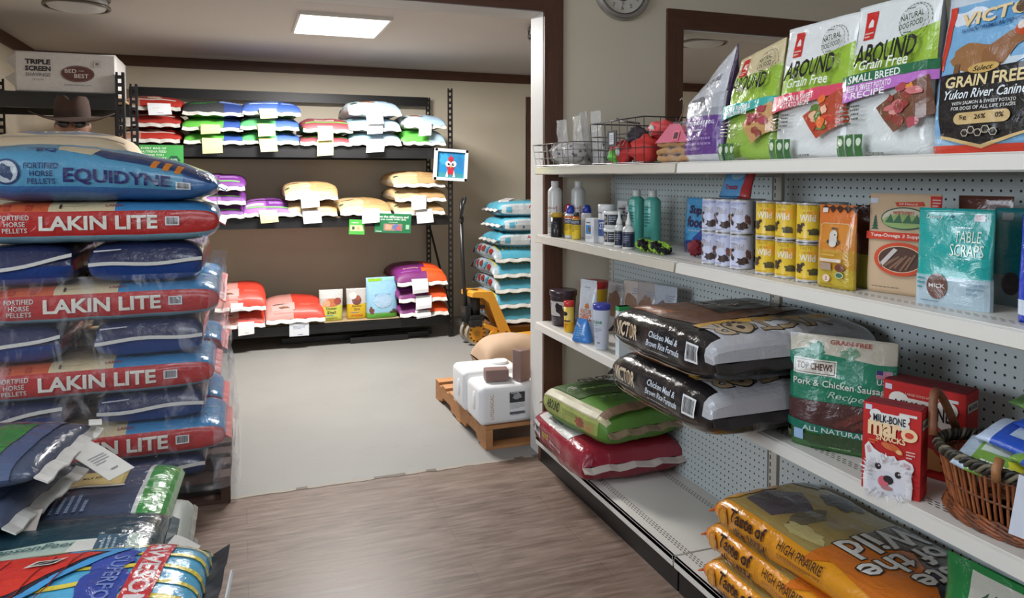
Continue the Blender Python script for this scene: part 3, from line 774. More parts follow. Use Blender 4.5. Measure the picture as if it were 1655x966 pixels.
stack(1.475, ZC, .43, 3, (.125, .135, .165), (po, po, po), 'purple and orange feed sack, rightmost stack on the bottom rack deck', 'three purple and orange feed sacks on the bottom deck', [((-.02, .13, .06, (228, 228, 228)),), ((0, .14, .11, (230, 230, 232)),), ((-.03, .14, .12, (226, 226, 228)),)], 133, [topart(a_po)] * 3)

# ---- cards on the rack edge
def card(name, x, z, w, h, y, col, art, label, cat='sign', rot=0, th=.002, lean=0):
    t = M(); t.box((0, 0, -h / 2), (w, th, h), col)
    A = Art(); art(A, w, h); plane_art(t, A, (0, -th / 2, -h / 2), (1, 0, 0), (0, 0, 1))
    o = t.build(name, 'paper', label=label, category=cat); o.location = (x, y, z); o.rotation_euler = (0, rot, 0); return o
def c_plaid(A, w, h):
    for i, s_ in enumerate(('EVERY BAG OF', 'NUTRENA FEED', 'EARNS YOU', 'PLAID POINTS')): A.text(s_, -.045, h * .36 - i * .026, .013 * len(s_) + .02, .017, (214, 230, 214))
    A.poly([(.095 + .046 * math.cos(a * PI / 3), -.03 + .04 * math.sin(a * PI / 3)) for a in range(6)], (24, 84, 56)); A.text('PLAID\nPOWER', .095, -.03, .062, .03, (200, 224, 204))
card('promotion_sign', -.575, 1.66, .325, .175, 6.262, (66, 158, 78), c_plaid, 'green plaid points promotion sign under the red sacks on the top rack deck')
def c_see(A, w, h):
    A.text('See the difference and', 0, .055, .26, .02, (225, 238, 228)); A.text('you could WIN BIG', 0, .03, .22, .02, (225, 238, 228)); A.lines(.02, .008, .12, .008, 1, (200, 220, 205))
    A.rect(-.0, -.035, .16, .06, (150, 120, 110)); A.blob(-.04, -.035, .03, .025, (190, 150, 120), 1); A.blob(.03, -.035, .035, .025, (90, 110, 160), 2); A.blob(.05, -.04, .02, .018, (200, 90, 80), 3); A.rect(.125, -.03, .03, .04, (150, 190, 160)); A.text('Nutrena', -.12, -.07, .05, .012, (220, 235, 220))
card('promotion_sign', 1.215, 1.105, .31, .165, 6.245, (24, 110, 66), c_see, 'dark green contest sign hanging off the middle rack deck', rot=R(3))
def c_sm(A, w, h):
    A.rect(0, -.01, w * .85, .05, (180, 200, 150)); A.blob(-.03, -.01, .012, .015, (60, 70, 60), 1); A.blob(.01, -.01, .012, .015, (190, 160, 110), 2); A.blob(.04, -.01, .01, .012, (210, 190, 150), 3); A.lines(0, .035, w * .7, .012, 1, (220, 236, 210))
card('promotion_sign', .91, 1.06, .13, .125, 6.25, (74, 166, 66), c_sm, 'small light green card hanging off the middle rack deck', rot=R(3))
def c_wh(A, w, h): A.lines(-.0, .02, w * .6, .03, 3, (160, 168, 190)); A.lines(.02, -.04, w * .4, .012, 1, (120, 125, 140))
card('price_card', .43, .215, .155, .105, 6.258, (226, 230, 236), c_wh, 'white price card on the edge of the bottom rack deck', 'price card')
# ---- painting of a hen clipped on the rack
t = root('picture', (1.718, 6.235, 1.52), 0, 'square white framed painting of a goggle-eyed hen on the right rack post', 'picture')
t.rotation_euler = (0, R(3.5), 0)
m = M(); w_, h_ = .30, .275
for (cx, cz, sx, sz) in ((0, h_ / 2 - .013, w_, .026), (0, -h_ / 2 + .013, w_, .026), (-w_ / 2 + .013, 0, .026, h_), (w_ / 2 - .013, 0, .026, h_)): m.box((cx, 0, cz), (sx, .035, sz), (226, 230, 232), bev=.002)
m.build('frame', 'matte', t)
m = M(); m.box((0, .008, 0), (w_ - .05, .01, h_ - .05), (30, 132, 186)); A = Art()
A.rect(0, -.095, .24, .05, (60, 140, 150)); A.blob(-.06, .05, .04, .05, (56, 156, 206), 3); A.blob(.09, .02, .03, .06, (40, 120, 176), 4)
A.poly([(-.02, .035), (-.03, .065), (-.012, .06), (-.008, .095), (.006, .065), (.022, .075), (.018, .035)], (196, 36, 50))
A.ell(0, 0, .042, .05, (170, 40, 60)); A.ell(-.024, .008, .024, .026, (222, 226, 228)); A.ell(.026, .008, .024, .026, (222, 226, 228)); A.ell(-.018, .006, .011, .012, (28, 30, 40)); A.ell(.019, .004, .011, .012, (28, 30, 40)); A.ell(-.014, .01, .003, .003, (240, 240, 240)); A.ell(.023, .008, .003, .003, (240, 240, 240))
A.poly([(-.01, -.008), (.012, -.008), (.002, -.03)], (222, 180, 90)); A.blob(-.014, -.06, .014, .026, (196, 34, 48), 5); A.blob(.014, -.06, .014, .026, (196, 34, 48), 6); A.poly([(-.045, -.105), (-.03, -.045), (-.02, -.105)], (226, 226, 226)); A.poly([(.045, -.105), (.03, -.045), (.02, -.105)], (226, 226, 226))
plane_art(m, A, (0, .003, 0), (1, 0, 0), (0, 0, 1)); m.build('canvas', 'matte', t)

# ---- three standing pouches on the bottom rack deck
def pouch(name, loc, rz, Wd, H, D, colf, art, label, cat='bag', group=None, mat='film', parent_extra=None, **kw):
    o_keys = dict(kw); g = Pouch(Wd, H, D, **o_keys); m = M()
    g.body(m, colf if callable(colf) else (lambda a, b: colf), capa=(90, 90, 90))
    if art: A = Art(); art(A, g); g.decal(m, A, 0, .0006, .0003)
    o = m.build(name, mat, label=label, category=cat)
    if group: o['group'] = group
    o.location = loc; o.rotation_euler = (0, 0, rz); return o
def p_oys(A, g):
    A.rect(0, .225, .2, .07, (200, 200, 196)); A.ell(.0, .155, .062, .035, (190, 110, 70)); A.ell(.05, .165, .03, .03, (150, 70, 60)); A.ell(-.04, .15, .03, .03, (214, 150, 110))
    A.text('Oyster', 0, .105, .09, .026, (60, 60, 30)); A.text('Shell', 0, .075, .07, .024, (60, 60, 30)); A.lines(0, .05, .1, .012, 1, (90, 150, 190)); A.lines(0, .025, .09, .02, 2, (120, 130, 60))
pouch('oyster_shell_pouch', (.704, 6.40, ZC + .001), 0, .185, .265, .08, lambda a, b: (196, 196, 84) if b < .13 else (186, 184, 178), p_oys, 'clear topped yellow oyster shell pouch standing on the bottom rack deck', 'pouch', topw=1.08, seed=3)
def p_grit(A, g):
    A.ell(.0, .16, .04, .04, (110, 62, 56)); A.ell(.01, .18, .02, .022, (150, 80, 60)); A.ell(-.03, .2, .03, .03, (214, 210, 204)); A.text('Poultry', 0, .11, .075, .02, (90, 70, 20)); A.text('Grit', 0, .086, .05, .02, (90, 70, 20)); A.lines(0, .06, .1, .012, 1, (90, 110, 190)); A.rect(0, .035, .1, .012, (206, 120, 30))
pouch('grit_pouch', (.92, 6.42, ZC + .001), 0, .165, .262, .07, lambda a, b: (206, 168, 40) if b < .13 else (190, 186, 182), p_grit, 'clear topped golden grit pouch between the oyster shell pouch and the blue pouch', 'pouch', topw=1.05, seed=8)
def p_blue(A, g):
    A.rect(-.06, .33, .12, .025, (140, 190, 60)); A.rect(.07, .33, .12, .02, (150, 205, 200)); A.blob(-.1, .07, .02, .03, (120, 70, 56), 2); A.blob(.09, .04, .03, .03, (86, 84, 60), 5); A.rect(0, .02, .25, .035, (96, 170, 66)); A.ell(0, .15, .08, .06, (168, 196, 220)); A.lines(0, .2, .14, .03, 2, (140, 180, 212))
pouch('feed_pouch', (1.135, 6.40, ZC + .001), R(4), .27, .352, .11, lambda a, b: (150, 196, 222) if b > .05 else (110, 170, 80), p_blue, 'large pale blue pouch with green foot beside the purple and orange sacks', 'pouch', topw=1.02, seed=12)

# ---------------------------------------------------------------- wooden pallets
def pallet(name, loc, rz, L, Wd, H, mat, label, col=(190, 140, 90)):
    """L along x, Wd along y; three stringers run along y"""
    t = root(name, loc, rz, label, 'pallet')
    n = 7; bw = .09
    for i in range(n):
        y = -Wd / 2 + bw / 2 + (Wd - bw) * i / (n - 1); m = M(); m.box((0, y, H - .009), (L, bw, .018), col, bev=.002, rz=random.uniform(-.006, .006)); m.build('deck_board', mat, t)
    for y in (-Wd / 2 + .045, 0, Wd / 2 - .045): m = M(); m.box((0, y, .007), (L, .09, .014), col, bev=.002); m.build('bottom_board', mat, t)
    for x in (-L / 2 + .02, 0, L / 2 - .02):
        bm = bmesh.new(); prof = [(-Wd / 2, .014), (-Wd * .36, .014), (-Wd * .33, .045), (-Wd * .17, .045), (-Wd * .14, .014), (Wd * .14, .014), (Wd * .17, .045), (Wd * .33, .045), (Wd * .36, .014), (Wd / 2, .014), (Wd / 2, H - .018), (-Wd / 2, H - .018)]
        a = [bm.verts.new((x - .019, y, z)) for y, z in prof]; b = [bm.verts.new((x + .019, y, z)) for y, z in prof]
        bm.faces.new(a); bm.faces.new(b[::-1])
        for i in range(len(prof)): j = (i + 1) % len(prof); bm.faces.new([a[j], a[i], b[i], b[j]])
        m = M(); m.bm(bm, col); m.build('stringer', mat, t)
    return t
# ---------------------------------------------------------------- wrapped pallet of horse feed
pallet('wooden_pallet', (-.615, 3.87, 0), 0, 1.10, .96, .118, PINED, 'dark wooden pallet under the wrapped stack of horse feed sacks')
LAK = (178, 44, 42); PALE = (206, 204, 196)
def lakin_col(g):
    q = g.top
    def c(u, v):
        if abs(v - .002) < .054: return LAK
        if v > 0: return (206, 188, 150) if -.18 < u < .06 else ((196, 92, 56) if u < -.18 else (64, 128, 176))
        return (120, 160, 176)
    return c
def lakin_art(g, posts=True):
    A = Art(); z = .002
    for x in (-.40, -.36, -.325, -.25) if posts else (): A.rect(x, .075, .022, .04, (176, 70, 44))
    A.rect(-.1, .085, .1, .012, (206, 186, 150)); A.rect(-.14, .078, .008, .03, (60, 40, 36)); A.text('LAKIN', .05, .082, .06, .02, (150, 60, 60))
    for i, s_ in enumerate(('FORTIFIED', 'HORSE', 'PELLETS')): A.text(s_, -.295, z + .024 - .025 * i, .100 - (.03 if i == 1 else .016 * (i == 2)), .019, PALE, bold=.01)
    A.text('LAKIN LITE', .0, z, .425, .056, (220, 216, 204), bold=.03)
    A.barcode(.268, z + .002, .052, .036); return A
def lak(x, z, T, label, rz=0, L=.88, y=3.60, seed=0, **k):
    g0 = Bag(L, .46, T, nu=8, nv=16)
    return sack('feed_sack', (x, y, z), rz, L, .44, T, lakin_col(g0), lakin_art, label, 'feed bag', 'red banded horse feed sacks on the wrapped pallet', mat='film', nu=44, nv=44, e=4.2, endp=10, wr=.005, seed=seed, so=.025, seam=(190, 90, 90), **k)
def navy_pair(z, T, lab, xs=((-.90, .42, .03), (-.37, .42, 0)), seed=0):
    for i, (x, wd, dz) in enumerate(xs):
        L = .80
        tilt = .10 if i == 0 else -.0
        def dfm(p, tilt=tilt, T=T): q = p.copy(); q.z = q.z; return q
        t = root('feed_sack', (x, 3.41 + L / 2, z), R(90), f"navy feed sack end-on, {'left' if i == 0 else 'right'} one of the pair {lab}", 'feed bag', 'navy feed sacks laid end-on on the wrapped pallet')
        g = Bag(L, wd, T, nu=24, nv=40, e=4.2, endp=14, narrow=.02, wr=.003, seed=seed + i)
        P = g.V[-1]
        def cf(u, v, P=P):
            s_ = abs(v) / P
            if s_ < .035 or s_ > .965: return (150, 44, 48)
            return (38, 44, 78) if v > 0 else (34, 66, 132)
        m = M(); g.body(m, cf)
        # folded end face closes the sack
        i0 = g.P[0]; k0 = [m.vert(p) for p in i0[:-1]]; m.face(k0[::-1], (34, 52, 104))
        A = Art(); A.rect(-L / 2 + .1, g.top + .06, .02, .1, (206, 204, 198), 0); g.decal(m, A, 0)
        m.build('sack', 'film', t)
        # sewn white tape sagging over the end
        m = M(); y0 = wd / 2 * .97; zc = T * .5; xx = -L / 2 - .006; pts = []
        n = 10; sl = .075 if i == 0 else .012
        for q in range(n + 1):
            f = q / n; zz = zc + (sl * (f - .5) if i == 0 else sl * (f - .4)) + .006 * math.sin(f * 7 + seed); pts.append(((xx, y0 - 2 * y0 * f, zz + .007), (xx - .004, y0 - 2 * y0 * f, zz - .007)))
        if i == 0: pts = [((a[0], a[1], a[2] * 1.0 - 0), b) for a, b in pts]
        paper(m, [(b, a) for a, b in pts], (196, 194, 188), 0, .0015); m.build('sewn_seam', 'woven', t)
        m = M(); paper(m, [((xx + .002, y0 - .02, zc + T * .34), (xx + .002, y0 - .02, zc + T * .30)), ((xx, y0 - .12, zc + T * .37), (xx, y0 - .12, zc + T * .345))], (190, 192, 200), 0, .0008); m.build('cord', 'woven', t)
navy_pair(.120, .105, 'at the bottom of the wrapped pallet', seed=1)
lak(-.52, .227, .150, 'red banded horse feed sack, lowest of the four on the wrapped pallet', seed=2)
navy_pair(.379, .132, 'under the second lowest red sack', seed=3)
lak(-.56, .512, .148, 'red banded horse feed sack, second from the bottom of the four on the wrapped pallet', seed=4)
navy_pair(.662, .158, 'in the middle of the wrapped pallet', seed=5)
lak(-.535, .822, .152, 'red banded horse feed sack, third from the bottom of the four on the wrapped pallet', seed=6)
navy_pair(.976, .168, 'just below the uppermost red banded sack', xs=((-.86, .44, 0), (-.375, .44, 0)), seed=7)
lak(-.54, 1.146, .170, 'uppermost red banded horse feed sack directly under the light blue sack', seed=8, L=.90)
def eq_art(g):
    A = Art(); z = -.005
    A.poly([(.0, .10), (.05, .075), (.30, .06), (.44, .02), (.46, .12), (.3, .15), (.0, .15)], (40, 62, 106)); A.poly([(-.12, .11), (0, .085), (.03, .15), (-.12, .15)], (200, 186, 154))
    for i in range(3): A.poly([(.21 + i * .045, .058 - i * .006), (.232 + i * .045, .056 - i * .006), (.25 + i * .045, .115), (.225 + i * .045, .115)], (216, 128, 46))
    A.text('EQ', -.16, .11, .07, .035, (46, 44, 110)); A.text('FORTIFIED', -.2, .125, .06, .014, (46, 60, 110), rot=PI / 2 * 0)
    A.ell(-.29, z + .01, .048, .052, (36, 56, 100)); A.ell(-.29, z + .01, .040, .044, (180, 190, 196)); A.blob(-.29, z + .01, .022, .032, (60, 76, 106), 4)
    for i, s_ in enumerate(('FORTIFIED', 'HORSE', 'PELLETS')): A.text(s_, -.172, z + .034 - .030 * i, .116 - (.038 if i == 1 else .02 * (i == 2)), .022, (40, 46, 96), bold=.01)
    A.text('EQUIDYNE', .095, z - .006, .385, .066, (38, 38, 96), bold=.03); A.barcode(.335, z - .018, .056, .040); return A
def eq_def(p):
    q = p.copy(); f = max(0, min(1, (q.x + .1) / .56)); q.z = q.z * (1 - .46 * f ** 1.5) ; q.z += .0; return q
t_, g_ = sack('feed_sack', (-.56, 3.60, 1.316), 0, .94, .50, .235, lambda u, v: (84, 148, 182) if v > -.045 and u < .34 else (58, 104, 158), eq_art, 'light blue horse feed sack with dark blue lettering lying on top of the wrapped pallet', 'feed bag', mat='film', nu=50, nv=48, e=3.0, endp=6, wr=.007, seed=9, so=.03, seam=(60, 100, 160), deform=eq_def)
m = M(); m.tube([(.465, -.16, .05), (.462, -.165, 0), (.47, -.168, -.06), (.468, -.17, -.12)], .002, (214, 212, 206), seg=6); m.build('loose_thread', 'woven', t_)
def tb_art(g): A = Art(); A.blob(0.05, g.top - .06, .19, .07, (112, 122, 142), 3, rough=.15); A.text('FEED', .05, g.top - .06, .2, .05, (190, 184, 170)); A.rect(.05, g.top - .15, .5, .02, (184, 172, 152)); return A
sack('feed_sack', (-.80, 4.06, 1.44), R(-3), .64, .40, .19, (196, 176, 146), tb_art, 'tan paper feed sack with blue print behind the light blue sack on the pallet', 'feed bag', mat='paper', nu=26, nv=32, e=2.3, endp=3, wr=.008, seed=19)
sack('feed_sack', (-.60, 4.09, 1.146), R(0), .86, .38, .292, (170, 160, 140), None, 'pale paper feed sack at the back of the wrapped pallet under the tan one', 'feed bag', mat='paper', nu=20, nv=24, e=3, endp=4, wr=.005, seed=29) 
for i, z in enumerate((.227, .512, .822)):
    lak(-.54, z, .150, f"red banded horse feed sack in the rear row of the wrapped pallet, {['lowest', 'middle', 'highest'][i]} there", y=4.08, seed=31 + i)
# ---- stretch film
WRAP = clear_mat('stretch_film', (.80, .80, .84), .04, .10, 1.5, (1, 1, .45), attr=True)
def film_shell():
    x0, x1, y0, y1 = -1.12, -.045, 3.345, 4.33; rc = .10; path = []
    def arc(cx, cy, a0, a1, n=8):
        for i in range(n + 1): a = a0 + (a1 - a0) * i / n; path.append((cx + rc * math.cos(a), cy + rc * math.sin(a)))
    def ln(a, b, n):
        for i in range(1, n): path.append((a[0] + (b[0] - a[0]) * i / n, a[1] + (b[1] - a[1]) * i / n))
    arc(x0 + rc, y0 + rc, PI, 1.5 * PI); ln((x0 + rc, y0), (x1 - rc, y0), 36); arc(x1 - rc, y0 + rc, 1.5 * PI, 2 * PI, 12); ln((x1, y0 + rc), (x1, y1 - rc), 20)
    arc(x1 - rc, y1 - rc, 0, .5 * PI, 6); ln((x1 - rc, y1), (x0 + rc, y1), 10); arc(x0 + rc, y1 - rc, .5 * PI, PI, 6); ln((x0, y1 - rc), (x0, y0 + rc), 10)
    m = M(); zs = [.085 + (1.02 - .085) * i / 34 for i in range(35)]; ids = []
    layers = [.12, .225, .378, .512, .66, .82, .975, 1.15]
    for z in zs:
        row = []; dm = min(abs(z - l) for l in layers)
        for (x, y) in path:
            cx_, cy_ = (x0 + x1) / 2, (y0 + y1) / 2; d = Vector((x - cx_, y - cy_, 0)).normalized()
            n1 = noise.noise(Vector((x * 3, y * 3, z * 7))) * .012 + noise.noise(Vector((x * 12, y * 12, z * 20))) * .006
            side = max(0, min(1, (x + .16) / .1)); low = max(0, 1 - z / .75)
            k = n1 + side * (.035 * low - .035 * (1 - low)) - .018 * max(0, 1 - dm / .04) * (1 if x > -.3 else .2)
            row.append(m.vert((x + d.x * k, y + d.y * min(k, .02) * (1 if y > 3.6 else .4) - (.0), z)))
        ids.append(row)
    n = len(path)
    for i in range(len(zs) - 1):
        for j in range(n):
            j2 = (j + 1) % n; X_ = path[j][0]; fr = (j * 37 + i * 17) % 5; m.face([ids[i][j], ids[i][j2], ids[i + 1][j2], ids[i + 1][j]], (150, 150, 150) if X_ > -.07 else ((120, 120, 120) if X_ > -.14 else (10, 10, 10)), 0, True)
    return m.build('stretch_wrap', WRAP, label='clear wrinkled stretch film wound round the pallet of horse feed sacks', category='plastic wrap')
film_shell()
# ---------------------------------------------------------------- foreground piles at lower left
def plain_sack(name, loc, rz, L, Wd, T, col, label, group, seed, **k):
    return sack(name, loc, rz, L, Wd, T, col, k.pop('art', None), label, 'feed bag', group, mat='woven', nu=20, nv=24, e=3.6, endp=7, wr=.005, seed=seed, so=.012, seam=(150, 148, 140), **k)
for i, c in enumerate(((112, 128, 96), (90, 112, 140), (150, 156, 150))):
    plain_sack('feed_sack', (-.54, 2.50, .118 * i), R(random.uniform(-2, 2)), .74, .44, .116, c, f"{['grey green', 'slate blue', 'pale grey'][i]} feed sack near the floor under the blue and green sacks", 'feed sacks supporting the blue and green sacks', 40 + i)
def blue_art(g):
    A = Art(); T_ = g.top
    A.rect(.31, T_, .08, .60, (52, 142, 62)); A.rect(.265, T_ + .02, .012, .5, (196, 200, 196)); A.rect(.13, T_ + .08, .15, .13, (196, 174, 112)); A.rect(.13, T_ + .08, .13, .11, (220, 196, 128)); A.text('MILK REPLACER', .13, T_ + .09, .10, .02, (80, 70, 60))
    A.rect(-.08, T_ + .08, .2, .12, (190, 180, 164)); A.lines(-.08, T_ + .08, .17, .09, 6, (120, 116, 120)); A.rect(.0, T_ + .01, .42, .012, (205, 205, 200))
    A.lines(-.1, T_ - .1, .14, .14, 7, (130, 146, 172), rot=PI / 2); A.lines(.08, T_ - .1, .1, .12, 6, (130, 146, 172), rot=PI / 2); A.rect(-.2, T_ - .12, .07, .10, (200, 196, 190)); A.text('Nutrena', .31, T_ - .12, .1, .02, (190, 210, 190), rot=PI / 2)
    return A
sack('feed_sack', (-.555, 2.46, .356), R(-3), .70, .50, .135, lambda u, v: (66, 76, 98) if u < .3 else (52, 142, 62), blue_art, 'slate blue feed sack with a bright green end band and a yellow panel', 'feed bag', mat='film', nu=36, nv=40, e=3.0, endp=7, wr=.006, seed=51, seam=(60, 76, 100), ends=(-1,))
def blue2_art(g):
    A = Art(); T_ = g.top
    A.rect(.22, T_ - .02, .09, .3, (56, 128, 58)); A.rect(.14, T_ - .03, .05, .26, (196, 200, 198)); A.rect(.0, T_ - .03, .08, .26, (196, 198, 196)); A.rect(-.12, T_ - .04, .12, .2, (176, 196, 170)); A.lines(.14, T_ - .03, .2, .03, 3, (120, 130, 140), rot=PI / 2); A.lines(0.05, T_ + .16, .5, .08, 4, (110, 124, 150)); A.rect(.3, T_ - .02, .05, .44, (78, 92, 124)); return A
for i, (z, lab) in enumerate(((.500, 'slate blue feed sack with white stripes at the left edge, lower of two'), (.60, 'slate blue feed sack with white stripes at the left edge, upper of two'))):
    t_, g_ = sack('feed_sack', (-.90 + .04 * i, 2.42 + .04 * i, z - (.012 if i else .010)), R(-14 + i * 4), .76, .42, .100, (74, 84, 106), blue2_art, lab, 'feed bag', mat='film', nu=30, nv=32, e=2.5, endp=4, wr=.006, seed=55 + i, seam=(206, 204, 198), so=.035)
    if i == 1: tag_sheet(t_, .40, .04, .035, .09, .16, (212, 210, 204), 'flat', rz=R(62), tilt=.05); tag_sheet(t_, .405, .16, .06, .035, .06, (212, 210, 204), 'flat', rz=R(200), tilt=-.01, writing=False)
    else: tag_sheet(t_, .395, -.08, .035, .05, .12, (206, 196, 186), 'flat', rz=R(10), tilt=.06, writing=False)
for i, c in enumerate(((120, 130, 100), (150, 150, 140), (86, 104, 66))):
    plain_sack('feed_sack', (-.56, 2.08, .122 * i), R(random.uniform(-2, 2)), .76, .38, .120, c, f"{['olive', 'cream', 'leaf patterned green'][i]} feed sack in the pile under the dark teal sack", 'feed sacks under the dark teal sack', 60 + i, art=(lambda g: (lambda A: [A.blob(.2 + .05 * j, .02 * (j % 3) - .02, .02, .015, (70 + 20 * (j % 4), 110, 60), j) for j in range(6)] and A)(Art())) if i == 2 else None)
def teal_art(g):
    A = Art(); T_ = g.top
    A.rect(-.1, T_ - .09, .8, .16, (168, 184, 172)); 
    for j in range(9): A.poly([(-.45 + j * .035, T_ - .17), (-.40 + j * .04, T_ - .04 - .02 * (j % 3)), (-.40 + j * .04 + .006, T_ - .05), (-.44 + j * .035, T_ - .17)], (110, 136, 128))
    A.text('ThompsonFeed', .08, T_ - .035, .26, .03, (70, 104, 104), shear=.3); A.poly([(.20, T_ - .02), (.26, T_ - .02), (.24, T_ - .17), (.16, T_ - .17)], (206, 206, 198)); A.rect(.28, T_ - .09, .07, .18, (64, 92, 108)); A.lines(.28, T_ - .09, .14, .05, 4, (150, 170, 178), rot=PI / 2); A.rect(.33, T_ - .09, .03, .18, (150, 170, 160))
    A.rect(.02, T_ - .13, .12, .07, (176, 44, 44)); A.text('CARE', .02, T_ - .13, .09, .04, (222, 216, 208)); A.rect(.12, T_ - .12, .08, .05, (60, 60, 52)); A.poly([(-.2, T_ - .20), (-.05, T_ - .09), (0, T_ - .1), (0, T_ - .2)], (196, 56, 40)); A.rect(-.09, T_ - .15, .04, .02, (216, 200, 190))
    return A
t_, g_ = sack('feed_sack', (-.60, 2.10, .368), R(-2), .78, .44, .140, (34, 60, 70), teal_art, 'dark teal feed sack with a pale landscape panel behind the striped barn sack', 'feed bag', mat='film', nu=38, nv=40, e=2.5, endp=4, wr=.006, seed=71, seam=(44, 66, 76), ends=(-1, 1), so=.02)
tag_sheet(t_, .405, .05, .07, .05, .07, (210, 208, 202), 'flat', rz=R(70), tilt=.02, writing=False)
for i, c in enumerate(((140, 140, 130), (120, 150, 160), (70, 120, 160))):
    plain_sack('feed_sack', (-.52, 1.76, .125 * i), R(random.uniform(-2, 2)), .76, .40, .123, c, f"{['grey', 'pale blue', 'sky blue'][i]} feed sack in the pile under the striped barn sack", 'feed sacks under the striped barn sack', 80 + i)
def barn(A, cx, cy, s_=1.0):
    """red barn, side on: cx,cy centre; canvas x along sack, y across"""
    def P(l): return [(cx + x * s_, cy + y * s_) for x, y in l]
    A.poly(P([(-.30, -.16), (-.30, .10), (.10, .13), (.20, .10), (.06, -.02), (-.04, -.16)]), (28, 32, 44)); A.poly(P([(.09, .125), (.20, .103), (.075, -.02), (-.02, -.16), (-.045, -.16), (.05, -.02), (.165, .095), (.08, .115)]), (70, 150, 206))
    A.poly(P([(-.30, -.13), (-.30, .09), (-.05, .12), (.08, .115), (.15, .09), (.04, -.01), (-.08, -.09)]), (204, 50, 36))
    for x in (-.22, -.14, -.06, .02, .07): A.poly(P([(x, -.08), (x + .003, -.08), (x + .045, .10), (x + .042, .10)]), (120, 28, 26))
    A.poly(P([(-.20, -.02), (-.10, 0), (-.07, .07), (-.17, .055)]), (214, 206, 196)); A.poly(P([(-.193, -.012), (-.107, .006), (-.08, .062), (-.165, .048)]), (40, 36, 40))
    for a, b in (((-.193, -.012), (-.08, .062)), ((-.107, .006), (-.165, .048)), ((-.15, 0), (-.12, .055))): A.poly(P([a, (a[0] + .008, a[1]), (b[0] + .008, b[1]), b]), (214, 206, 196))
    A.poly(P([(.02, .05), (.075, .058), (.09, .085), (.035, .077)]), (214, 206, 196)); A.poly(P([(.03, .055), (.07, .062), (.08, .08), (.04, .073)]), (40, 36, 40)); A.poly(P([(.03, .055), (.034, .055), (.08, .08), (.076, .08)]), (214, 206, 196))
    A.poly(P([(-.27, -.09), (-.19, -.07), (-.18, -.05), (-.26, -.07)]), (214, 206, 196)); A.poly(P([(-.26, -.083), (-.195, -.067), (-.19, -.056), (-.25, -.07)]), (40, 36, 40))
def awe_big(g):
    A = Art(); T_ = g.top
    for i in range(-4, 5): A.rect(.16, T_ + i * .066, .62, .017, (216, 196, 74), rot=-.04 * (i + 2) * .3)
    A.blob(.205, T_ - .02, .045, .12, (50, 70, 150), 6, 24, .22); A.blob(.20, T_ + .11, .05, .07, (58, 78, 160), 8, 20, .2); A.blob(.185, T_ - .13, .04, .05, (40, 60, 150), 11, 20, .25)
    A.rect(.285, T_ + .02, .060, .40, (190, 50, 56), rot=-.05); A.text('AWESOME', .285, T_ + .02, .36, .042, (214, 206, 206), rot=-PI / 2 - .05, bold=.02); A.text('SUPERFOOD', .215, T_ - .02, .26, .035, (110, 130, 190), rot=-PI / 2 - .05)
    barn(A, .0, T_ + .03, 1.15); return A
t_, g_ = sack('feed_sack', (-.50, 1.79, .376), R(-5), .80, .47, .165, (84, 168, 206), awe_big, 'bright blue feed sack with yellow stripes and a red barn in the lower left foreground', 'feed bag', mat='film', nu=44, nv=44, e=3.0, endp=5, wr=.007, seed=91, seam=(36, 38, 44), so=.04, hang=.02)
m = M(); paper(m, [((.455, .10, .10), (.455, -.14, .10)), ((.46, .10, .104), (.46, -.14, .104))], (200, 200, 200), 0, .003); m.build('seam_tape', 'woven', t_)

# ---------------------------------------------------------------- far pallet of striped superfood sacks
def awe_front(g):
    A = Art(); A.rect(0, .005, g.L * .94, g.T * .72, (196, 204, 208)); A.text('AWESOME', -.02, .026, .26, .032, (184, 50, 62), bold=.02); A.text('SUPERFOOD', .02, -.016, .30, .028, (66, 86, 160), bold=.02); A.rect(.28, 0, .08, .06, (70, 40, 44)); A.blob(.28, 0, .03, .03, (180, 50, 50), 3); A.rect(-.33, 0, .05, .05, (90, 170, 200))
    for i in range(-5, 8): A.rect(-.1 + i * .05, g.top * .62, .014, .05, (210, 200, 90))
    A.rect(.12, g.top - .1, .22, .10, (50, 36, 40)); A.text('BARN', .12, g.top - .1, .12, .05, (190, 60, 56)); return A
def awe_end(g):
    A = Art(); T_ = g.top
    for i in range(-5, 6): A.rect(-g.L / 2 + .14, T_ + i * .042, .2, .013, (212, 202, 90))
    for i in range(-3, 4): A.rect(-g.L / 2 + .05, i * .03, .05, .008, (212, 202, 90))
    A.rect(-g.L / 2 + .20, T_ - .08, .07, .14, (190, 60, 80)); A.text('AWESOME', -g.L / 2 + .2, T_ - .08, .12, .035, (220, 210, 210), rot=-PI / 2); A.blob(-g.L / 2 + .18, T_ + .12, .04, .03, (60, 76, 150), 3); P = g.V[-1]
    for i in range(6): A.blob(-g.L / 2 + .1 + i * .1, P - .03, .035, .03, ((170, 50, 50), (90, 160, 190), (150, 60, 60))[i % 3], i, 10)
    return A
def awe_side(g):
    A = Art()
    for i in range(-7, 8): A.rect(i * .05, g.T * .25, .014, .09, (210, 200, 90))
    A.rect(0, -.01, .5, .045, (190, 198, 202)); A.blob(-.05, -.01, .05, .03, (150, 44, 48), 4); A.blob(.16, -.01, .04, .02, (170, 60, 60), 6); return A
pallet('wooden_pallet', (2.56, 6.36, 0), 0, .98, .66, .115, PINE, 'light wooden pallet under the tall stack of striped blue sacks')
ABL = (92, 178, 204)
zz = .116; T_ = .134; grp = 'striped blue sacks on the far pallet'
ordn = ['bottom', 'second', 'third', 'fourth', 'fifth', 'sixth', 'seventh', 'top']
